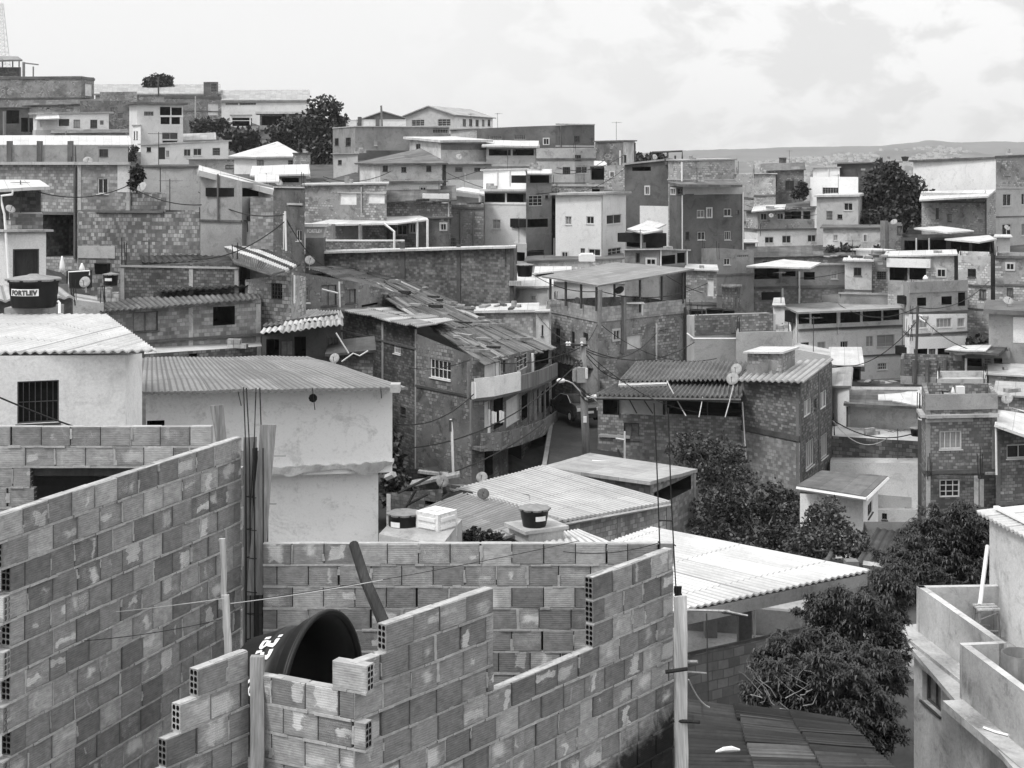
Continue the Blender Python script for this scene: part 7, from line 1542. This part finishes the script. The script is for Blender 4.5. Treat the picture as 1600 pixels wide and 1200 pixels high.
for i, (a, b3, dr, lb) in enumerate((
    ((911, 541, 71), (700, 545, 76), .8, 'sagging cable from the utility pole to the barred window of the corner house'), ((911, 540, 71), (840, 492, 88), .4, 'cable from the utility pole to the white fascia house'),
    ((912, 543, 71), (1085, 535, 84), .8, 'cable from the utility pole to the low pale parapet house'), ((911, 548, 71), (985, 592, 76), .5, 'cable from the utility pole to the tile roof ridge'),
    ((911, 545, 71), (1026, 520, 88), .9, 'cable crossing the lower storey of the canopy house'), ((938, 455, 84), (820, 420, 98), .5, 'cable from the canopy terrace to the small dark tank'),
    ((938, 455, 84), (1110, 440, 103), .7, 'cable from the canopy terrace to the pale door house'), ((1434, 480, 89), (1310, 475, 112), .8, 'cable from the dark lamp post to the low grey parapet house'),
    ((1434, 480, 89), (1545, 440, 105), .7, 'cable from the dark lamp post to the arched window house'), ((1434, 500, 89), (1300, 570, 96), 1.0, 'cable from the dark lamp post down to the lean-to shed'),
    ((1434, 490, 89), (1560, 548, 95), .8, 'cable from the dark lamp post to the patched shack'), ((446, 335, 70), (310, 300, 76), .5, 'cable from the white mast to the sloping fascia house'),
    ((446, 340, 70), (520, 418, 90), .6, 'cable from the white mast down to the patched roof'), ((446, 345, 70), (300, 405, 70), .5, 'cable from the white mast to the low brick parapet roof'),
    ((600, 280, 122), (760, 262, 130), .7, 'cable from the arched window house to the white rooftop box'), ((690, 265, 135), (870, 300, 117), .9, 'cable from the stained white house to the big pale house'),
    ((980, 260, 131), (870, 302, 116), .7, 'cable from the tall brown-grey house to the big pale house'), ((1165, 320, 150), (1280, 335, 148), .5, 'cable above the cluttered terrace'), ((1160, 420, 117), (1320, 425, 115), .6, 'cable along the front of the right row'),
    ((60, 300, 66), (200, 290, 76), .4, 'cable across the big raw brick house'), ((200, 290, 76), (315, 320, 74), .3, 'cable across the tall grey concrete house'), ((1040, 430, 95), (1160, 460, 112), .6, 'cable behind the canopy terrace to the right row'), ((1225, 500, 100), (1140, 590, 78), .7, 'cable from the apartment house to the tile roof'))):
    tubething('cable', sag(P(*a), P(*b3), dr), .026, WIRE, lb, 'cable', CG, 4)
# ---------------------------------------------------------------- trees
def leafmat(key, v, var=.5):
    m, nt, b = newmat(key); tc = nd(nt, 'ShaderNodeTexCoord'); n = nz(nt, tc.outputs['Object'], 1.7, 4, .7); oi = nd(nt, 'ShaderNodeNewGeometry')
    c = mth(nt, 'MULTIPLY', mth(nt, 'MULTIPLY_ADD', oi.outputs['Random Per Island'], var * 2, 1 - var), mth(nt, 'MULTIPLY', rng(nt, n, .3, .7, .75, 1.25), v))
    nt.links.new(c, b.inputs['Base Color']); b.inputs['Roughness'].default_value = .45; b.inputs['Specular IOR Level'].default_value = .45
    return m
LEAFD = leafmat('leaf_mango', .019, .75); LEAFM = leafmat('leaf_mid', .045); LEAFF = leafmat('leaf_far', .022); LEAFG = leafmat('leaf_light', .06)
def rdir(rs):
    z = rs.uniform(-1, 1); a = rs.uniform(0, 6.2832); k = math.sqrt(1 - z * z); return Vector((k * math.cos(a), k * math.sin(a), z))
def leaves(name, mat, parent, lobes, n, size, rs, kind):
    """lobes: (centre, radius vector); leaves sit in rosettes spread over many small clumps in the outer part of each lobe"""
    V = []; Fc = []; tot = sum(l[1].x * l[1].z for l in lobes); o0 = world_loc(parent)
    for c, r in lobes:
        k = max(6, int(n * r.x * r.z / tot)); nc = max(5, k // 9)
        cl = []
        for _ in range(nc):
            d = rdir(rs); d.z = d.z * .9 + .1; q = rs.uniform(.25, 1.3) ** .6
            cl.append((Vector((d.x * r.x, d.y * r.y, d.z * r.z)) * q, rs.uniform(.10, .24) * min(r)))
        for _ in range(k):
            cc, cr = rs.choice(cl); p = c + cc + rdir(rs) * cr * rs.random() ** .5
            if kind == 'rosette':
                a0 = rs.uniform(0, 6.28); nl = rs.randint(5, 9); tip = Vector((rs.uniform(-.3, .3), rs.uniform(-.3, .3), 1)).normalized()
                for i in range(nl):
                    a = a0 + i * 6.2832 / nl + rs.uniform(-.2, .2); L = size * rs.uniform(.5, 1.3); w = L * rs.uniform(.10, .15); h = Vector((math.cos(a), math.sin(a), 0)); s = Vector((-h.y, h.x, 0)); up = rs.uniform(-.15, .45)
                    m = p + h * L * .5 + tip * L * up; e = p + h * L * (.85) - Vector((0, 0, L * rs.uniform(.0, .55))) + tip * L * up
                    b0 = len(V); V += [p, m + s * w, m - s * w, e, m - Vector((0, 0, w * .35))]; Fc += [(b0, b0 + 4, b0 + 1), (b0, b0 + 2, b0 + 4), (b0 + 1, b0 + 4, b0 + 3), (b0 + 4, b0 + 2, b0 + 3)]
            else:
                for i in range(3):
                    d = rdir(rs); s = d.cross(rdir(rs)); 
                    if s.length < .05: continue
                    s.normalize(); L = size * rs.uniform(.6, 1.3); w = L * .32; q = p + rdir(rs) * size * .8; b0 = len(V)
                    V += [q, q + d * L * .5 + s * w, q + d * L, q + d * L * .5 - s * w]; Fc.append((b0, b0 + 1, b0 + 2, b0 + 3))
    me = bpy.data.meshes.new(name); me.from_pydata([tuple(v - o0) for v in V], [], Fc); me.materials.append(mat); o = bpy.data.objects.new(name, me); COL.objects.link(o); o.parent = parent; return o
def tree(label, base, lobes, n, size, mat, kind='leaf', seed=1, trunk=.2, cat='tree', name='tree', group='trees and bushes among the houses'):
    rs = random.Random(seed); b = P(*base); L = []
    for (px, py, Y, rx, rz) in lobes: c = P(px, py, Y); s = Y / F; L.append((c, Vector((rx * s, max(.6 * rx, .6 * rz) * s, rz * s))))
    root = empty(name, b, label, cat, group); mb = MB()
    top = sum((c for c, _ in L), Vector()) / len(L); fork = b.lerp(top, .45) + Vector((rs.uniform(-.3, .3) * trunk * 4, 0, 0))
    mb.tube([b, b.lerp(fork, .5) + Vector((trunk * .4, 0, 0)), fork], [trunk * 1.25, trunk, trunk * .85], 9)
    for c, r in L:
        mid = fork.lerp(c, .55) + Vector((rs.uniform(-.2, .2), rs.uniform(-.2, .2), -.1)) * r.x; mb.tube([fork, mid, c + Vector((0, 0, r.z * .3))], [trunk * .6, trunk * .35, trunk * .12], 6)
        for _ in range(7):
            d = rdir(rs); d.z = abs(d.z) * .6; e = c + Vector((d.x * r.x, d.y * r.y, d.z * r.z)) * .85; mb.tube([mid.lerp(c, rs.random()), c.lerp(e, .5) + Vector((0, 0, .05)), e], [trunk * .22, trunk * .13, trunk * .05], 5)
    mb.build('trunk', BARK, root, True); leaves('crown', mat, root, L, n, size, rs, kind); return root
tree('big mango tree spreading between yard wall and terrace house', (1345, 1260, 27), [(1335, 985, 29, 64, 62), (1265, 1035, 27.5, 66, 44), (1355, 1065, 27, 56, 62), (1300, 1085, 26, 72, 60), (1212, 1072, 26.5, 60, 36), (1385, 942, 30, 34, 56), (1318, 1135, 25.5, 62, 36), (1372, 1140, 26, 38, 56), (1285, 960, 29.5, 40, 30), (1226, 1030, 27.5, 44, 26), (1390, 1010, 29, 30, 44)], 9200, .15, LEAFD, 'rosette', 11, .28)
tree('mango tree behind the stair tower of the terrace house', (1470, 1010, 40), [(1480, 850, 40, 62, 55), (1420, 885, 39, 50, 46), (1512, 825, 41, 42, 36), (1530, 870, 40.5, 44, 44), (1440, 918, 38, 46, 36), (1392, 918, 37, 36, 38), (1500, 905, 39, 50, 40)], 6000, .18, LEAFD, 'rosette', 12, .25)
tree('loose leafy bush tree in front of the veranda brick wall', (1110, 860, 62), [(1108, 720, 66, 48, 40), (1135, 765, 65, 46, 50), (1120, 810, 63, 44, 40), (1078, 705, 67, 30, 24), (1145, 720, 67, 22, 30)], 3400, .15, LEAFM, 'leaf', 13, .15)
tree('dark tangled bush at the foot of the brick tower', (1190, 900, 55), [(1175, 815, 62, 50, 36), (1215, 800, 63, 34, 42), (1140, 845, 58, 50, 26), (1225, 845, 56, 44, 30)], 3000, .15, LEAFF, 'leaf', 14, .12)
tree('paler bush tree in front of the white annex', (1290, 880, 50), [(1290, 825, 53, 34, 40), (1318, 850, 51, 34, 28), (1265, 855, 52, 36, 30), (1300, 795, 54, 14, 18), (1340, 860, 50, 18, 16)], 2400, .14, LEAFG, 'leaf', 15, .1)
tree('large dark round tree on the crest left of centre', (490, 260, 192), [(505, 185, 195, 32, 28), (480, 215, 193, 46, 32), (445, 215, 192, 26, 20), (515, 225, 192, 22, 26), (495, 240, 190, 36, 20)], 4600, .5, LEAFF, 'leaf', 16, .5)
tree('large dark tree in front of the blank white wall, right', (1392, 360, 141), [(1385, 285, 143, 32, 26), (1400, 310, 142, 42, 34), (1370, 320, 141, 26, 30), (1430, 325, 141, 26, 26), (1390, 345, 139, 40, 18)], 5200, .42, LEAFF, 'leaf', 17, .4)
tree('dark treetop above the long white warehouse roof', (246, 140, 268), [(241, 125, 268, 12, 6), (256, 126, 268, 13, 6), (232, 130, 268, 9, 5), (248, 133, 268, 20, 6)], 1300, .5, LEAFF, 'leaf', 18, .3)
tree('dark bush left of the white wall house on the upper left', (320, 212, 224), [(318, 200, 226, 16, 9), (345, 198, 225, 12, 6)], 420, .7, LEAFF, 'leaf', 19, .2, 'bush', 'bush')
tree('dark palm like bush below the white wall house', (375, 236, 200), [(372, 220, 200, 16, 11), (392, 218, 200, 10, 8)], 520, .8, LEAFF, 'leaf', 20, .2, 'bush', 'bush')
tree('bush beside the white house wing on the right skyline', (1258, 312, 150), [(1254, 296, 150, 8, 8), (1246, 302, 150, 7, 6)], 360, .3, LEAFF, 'leaf', 21, .2, 'bush', 'bush')
tree('potted plants crowding the brick balcony', (214, 301, 77), [(214, 272, 77, 8, 9), (209, 288, 77, 6, 7)], 420, .2, LEAFF, 'leaf', 22, .05, 'plant', 'plant')
tree('dark creeper between the pale tower and long white house', (209, 252, 185), [(206, 246, 185, 6, 9), (210, 232, 190, 4, 6)], 240, .3, LEAFF, 'leaf', 23, .1, 'plant', 'plant')
tree('small dark shrub beside the dull sheet roof in the valley', (760, 850, 42), [(742, 838, 43.4, 16, 9), (765, 840, 42.6, 16, 8)], 300, .12, LEAFF, 'leaf', 24, .04, 'shrub', 'shrub')
tree('ivy covered dark bank below the white weathered house', (612, 800, 58), [(612, 720, 58, 12, 34), (622, 770, 57, 20, 24)], 650, .25, LEAFF, 'leaf', 25, .08, 'bush', 'bush')
tree('scrub on the stained wall of the two little windows house', (1300, 402, 131), [(1298, 396, 130, 10, 8), (1325, 394, 130, 14, 8), (1370, 396, 128, 8, 8)], 380, .35, LEAFF, 'leaf', 26, .06, 'bush', 'bush')
tree('bushes at the crest behind the streaked house', (1000, 262, 175), [(998, 249, 175, 10, 4), (1025, 248, 178, 12, 3)], 220, .6, LEAFF, 'leaf', 27, .1, 'bush', 'bush')
tree('dark bush in the gap behind the patched shack', (1565, 560, 99), [(1545, 545, 100, 24, 12), (1520, 540, 102, 18, 9)], 500, .4, LEAFF, 'leaf', 28, .1, 'bush', 'bush')
root = empty('bare_shrub', P(1160, 1105, 24), 'bare pale twigs in front of the yard wall', 'shrub'); mb = MB(); rs = random.Random(3)
for k in range(12):
    a = P(rs.uniform(1185, 1260), rs.uniform(1060, 1110), 25.5); q = [a]
    for i in range(5): q.append(q[-1] + Vector((rs.uniform(-.22, .18), rs.uniform(-.1, .1), rs.uniform(-.02, .22))))
    mb.tube(q, [.010, .008, .006, .005, .004, .003], 4)
mb.build('twigs', WOOD, root)

# ---------------------------------------------------------------- ground, far hills, haze
GROUND += [(0, 0, -11), (-6, 6, -11), (6, 6, -12), (0, 14, -11.5), (-8, 20, -11.5), (3, 20, -12), (8, 20, -14), (14, 28, -17), (6, 30, -13), (10, 40, -16), (-12, 25, -11.5), (-14, 36, -12), (-6, 48, -14), (0, 50, -14.6), (20, 40, -18), (26, 60, -19)]
for x in range(40, 200, 25):
    for y in (190, 230, 270, 330): GROUND.append((x + (y - 190) * .2, y, -22 - (y - 190) * .2))
for x in (-160, -120, -90, -60, -30): GROUND.append((x, 300, 8)); GROUND.append((x * 1.3, 200, 2))
def terrain():
    xs = [-7000, -3000, -1200, -500, -260] + [-180 + 4 * i for i in range(96)] + [300, 600, 1500, 3500, 7500]
    ys = [-400, -80, -30] + [-6 + 4 * i for i in range(88)] + [380, 450, 600, 900, 1500, 2500, 4000, 7000]
    pts = GROUND; V = []
    for y in ys:
        for x in xs:
            z = min(z_ + .75 * max(0, math.hypot(x - a, y - b3) - 3) for (a, b3, z_) in pts)
            sw = sz = 0
            for (a, b3, z_) in pts: w = 1 / ((x - a) ** 2 + (y - b3) ** 2 + 4) ** 2; sw += w; sz += w * z_
            z = min(z, sz / sw)
            z = min(z, 12) - .6 + .25 * noise.noise(Vector((x * .2, y * .2, 0)))
            f = max(0, min(1, (y - 300) / 250)); f = max(f, max(0, min(1, (abs(x) - 200) / 500))); f = f * f * (3 - 2 * f)
            V.append((x, y, z * (1 - f) - 85 * f))
    nx = len(xs); Fc = [(j * nx + i, j * nx + i + 1, (j + 1) * nx + i + 1, (j + 1) * nx + i) for j in range(len(ys) - 1) for i in range(nx - 1)]
    me = bpy.data.meshes.new('ground'); me.from_pydata(V, [], Fc); m, nt, b = newmat('earth_and_scrub'); tc = nd(nt, 'ShaderNodeTexCoord')
    n = nz(nt, tc.outputs['Object'], .5, 8, .7, .4); nt.links.new(mth(nt, 'MULTIPLY', rng(nt, n, .3, .7, .5, 1.6), .07), b.inputs['Base Color']); me.materials.append(m)
    o = bpy.data.objects.new('ground', me); COL.objects.link(o); o['kind'] = 'structure'
terrain()
def hills(name, ridge, Y, depth, v, seed):
    mb_v = []; F_ = []; N_ = 220; M_ = 14; x0, x1 = -2600, 2600 + 0
    def rz(px):
        for a, b3 in zip(ridge, ridge[1:]):
            if a[0] <= px <= b3[0]: t = (px - a[0]) / (b3[0] - a[0]); t = t * t * (3 - 2 * t); return a[1] + (b3[1] - a[1]) * t
        return ridge[0][1] if px < ridge[0][0] else ridge[-1][1]
    p0, p1 = ridge[0][0], ridge[-1][0]
    for j in range(M_ + 1):
        t = j / M_
        for i in range(N_ + 1):
            px = p0 + (p1 - p0) * i / N_; x = (px - 800) / F * Y; z = (HZ - rz(px)) / F * Y; y = Y - depth * t
            zz = z + (-88 - z) * (t ** 1.15) + noise.fractal(Vector((x / 350, y / 350, seed)), .9, 2.1, 5) * 26 * min(1, t * 3) * (1 - t * .7) + noise.noise(Vector((x / 40, seed, 0))) * 2.2 * (1 - t)
            mb_v.append((x, y, zz))
    for j in range(M_):
        for i in range(N_): a = j * (N_ + 1) + i; F_.append((a, a + 1, a + N_ + 2, a + N_ + 1))
    me = bpy.data.meshes.new(name); me.from_pydata(mb_v, [], F_); m, nt, b = newmat(name + '_cover'); tc = nd(nt, 'ShaderNodeTexCoord'); n = nz(nt, tc.outputs['Object'], .006, 8, .7, .3)
    nt.links.new(mth(nt, 'MULTIPLY', rng(nt, n, .35, .65, .5, 1.5), v), b.inputs['Base Color']); me.materials.append(m)
    for p in me.polygons: p.use_smooth = True
    o = bpy.data.objects.new(name, me); COL.objects.link(o); o['kind'] = 'structure'; return mb_v, N_, M_
hills('far_hills', [(250, 252), (700, 250), (985, 240), (1060, 235), (1150, 233), (1250, 229.5), (1370, 228), (1425, 223), (1452, 219), (1500, 222.5), (1560, 221), (1640, 223), (2100, 235)], 5200, 1500, .07, 1.0)
hv, hn, hm = hills('near_hills', [(250, 262), (900, 262), (1080, 258), (1180, 252), (1260, 246), (1340, 240), (1400, 233), (1445, 229), (1490, 232), (1540, 240), (1640, 236), (2100, 250)], 3400, 1300, .10, 7.0)
rs = random.Random(9); mb = MB(); cnt = 0
while cnt < 2600:
    j = int(hm * rs.random() ** 1.3 * .8); i = rs.randint(0, hn - 1); p = Vector(hv[j * (hn + 1) + i]).lerp(Vector(hv[(j + 1) * (hn + 1) + i + 1]), rs.random())
    px = 800 + p.x / p.y * F
    if noise.noise(Vector((p.x / 130, p.y / 130, 2))) + (.30 if 1180 < px < 1500 else -.35) < rs.uniform(-.15, .45): cnt += .2; continue
    mb.cbox(p - Vector((0, 0, 3)), rs.uniform(4, 10), rs.uniform(4, 9), rs.uniform(5, 8), rs.uniform(0, 3)); cnt += 1
o = mb.build('distant_town', plaster(.45, .2, .1), None, org=Vector((1000, 3000, -60))); o['kind'] = 'stuff'; setp(o, 'pale far off town spread over the hill on the right', 'town')
def haze():
    mb = MB(); mb.box((-7600, -450, -95), (15400, 0, 0), (0, 7600, 0), (0, 0, 95 + 240)); o = mb.build("haze", [])
    m = bpy.data.materials.new('haze_air'); m.use_nodes = True; nt = m.node_tree; nt.nodes.clear(); out = nt.nodes.new('ShaderNodeOutputMaterial'); v = nt.nodes.new('ShaderNodeVolumePrincipled')
    v.inputs['Color'].default_value = (1, 1, 1, 1); v.inputs['Density'].default_value = .00013; v.inputs['Anisotropy'].default_value = .3; nt.links.new(v.outputs[0], out.inputs['Volume'])
    o.data.materials.append(m); o['kind'] = 'stuff'
HAZE = True
if HAZE: haze()
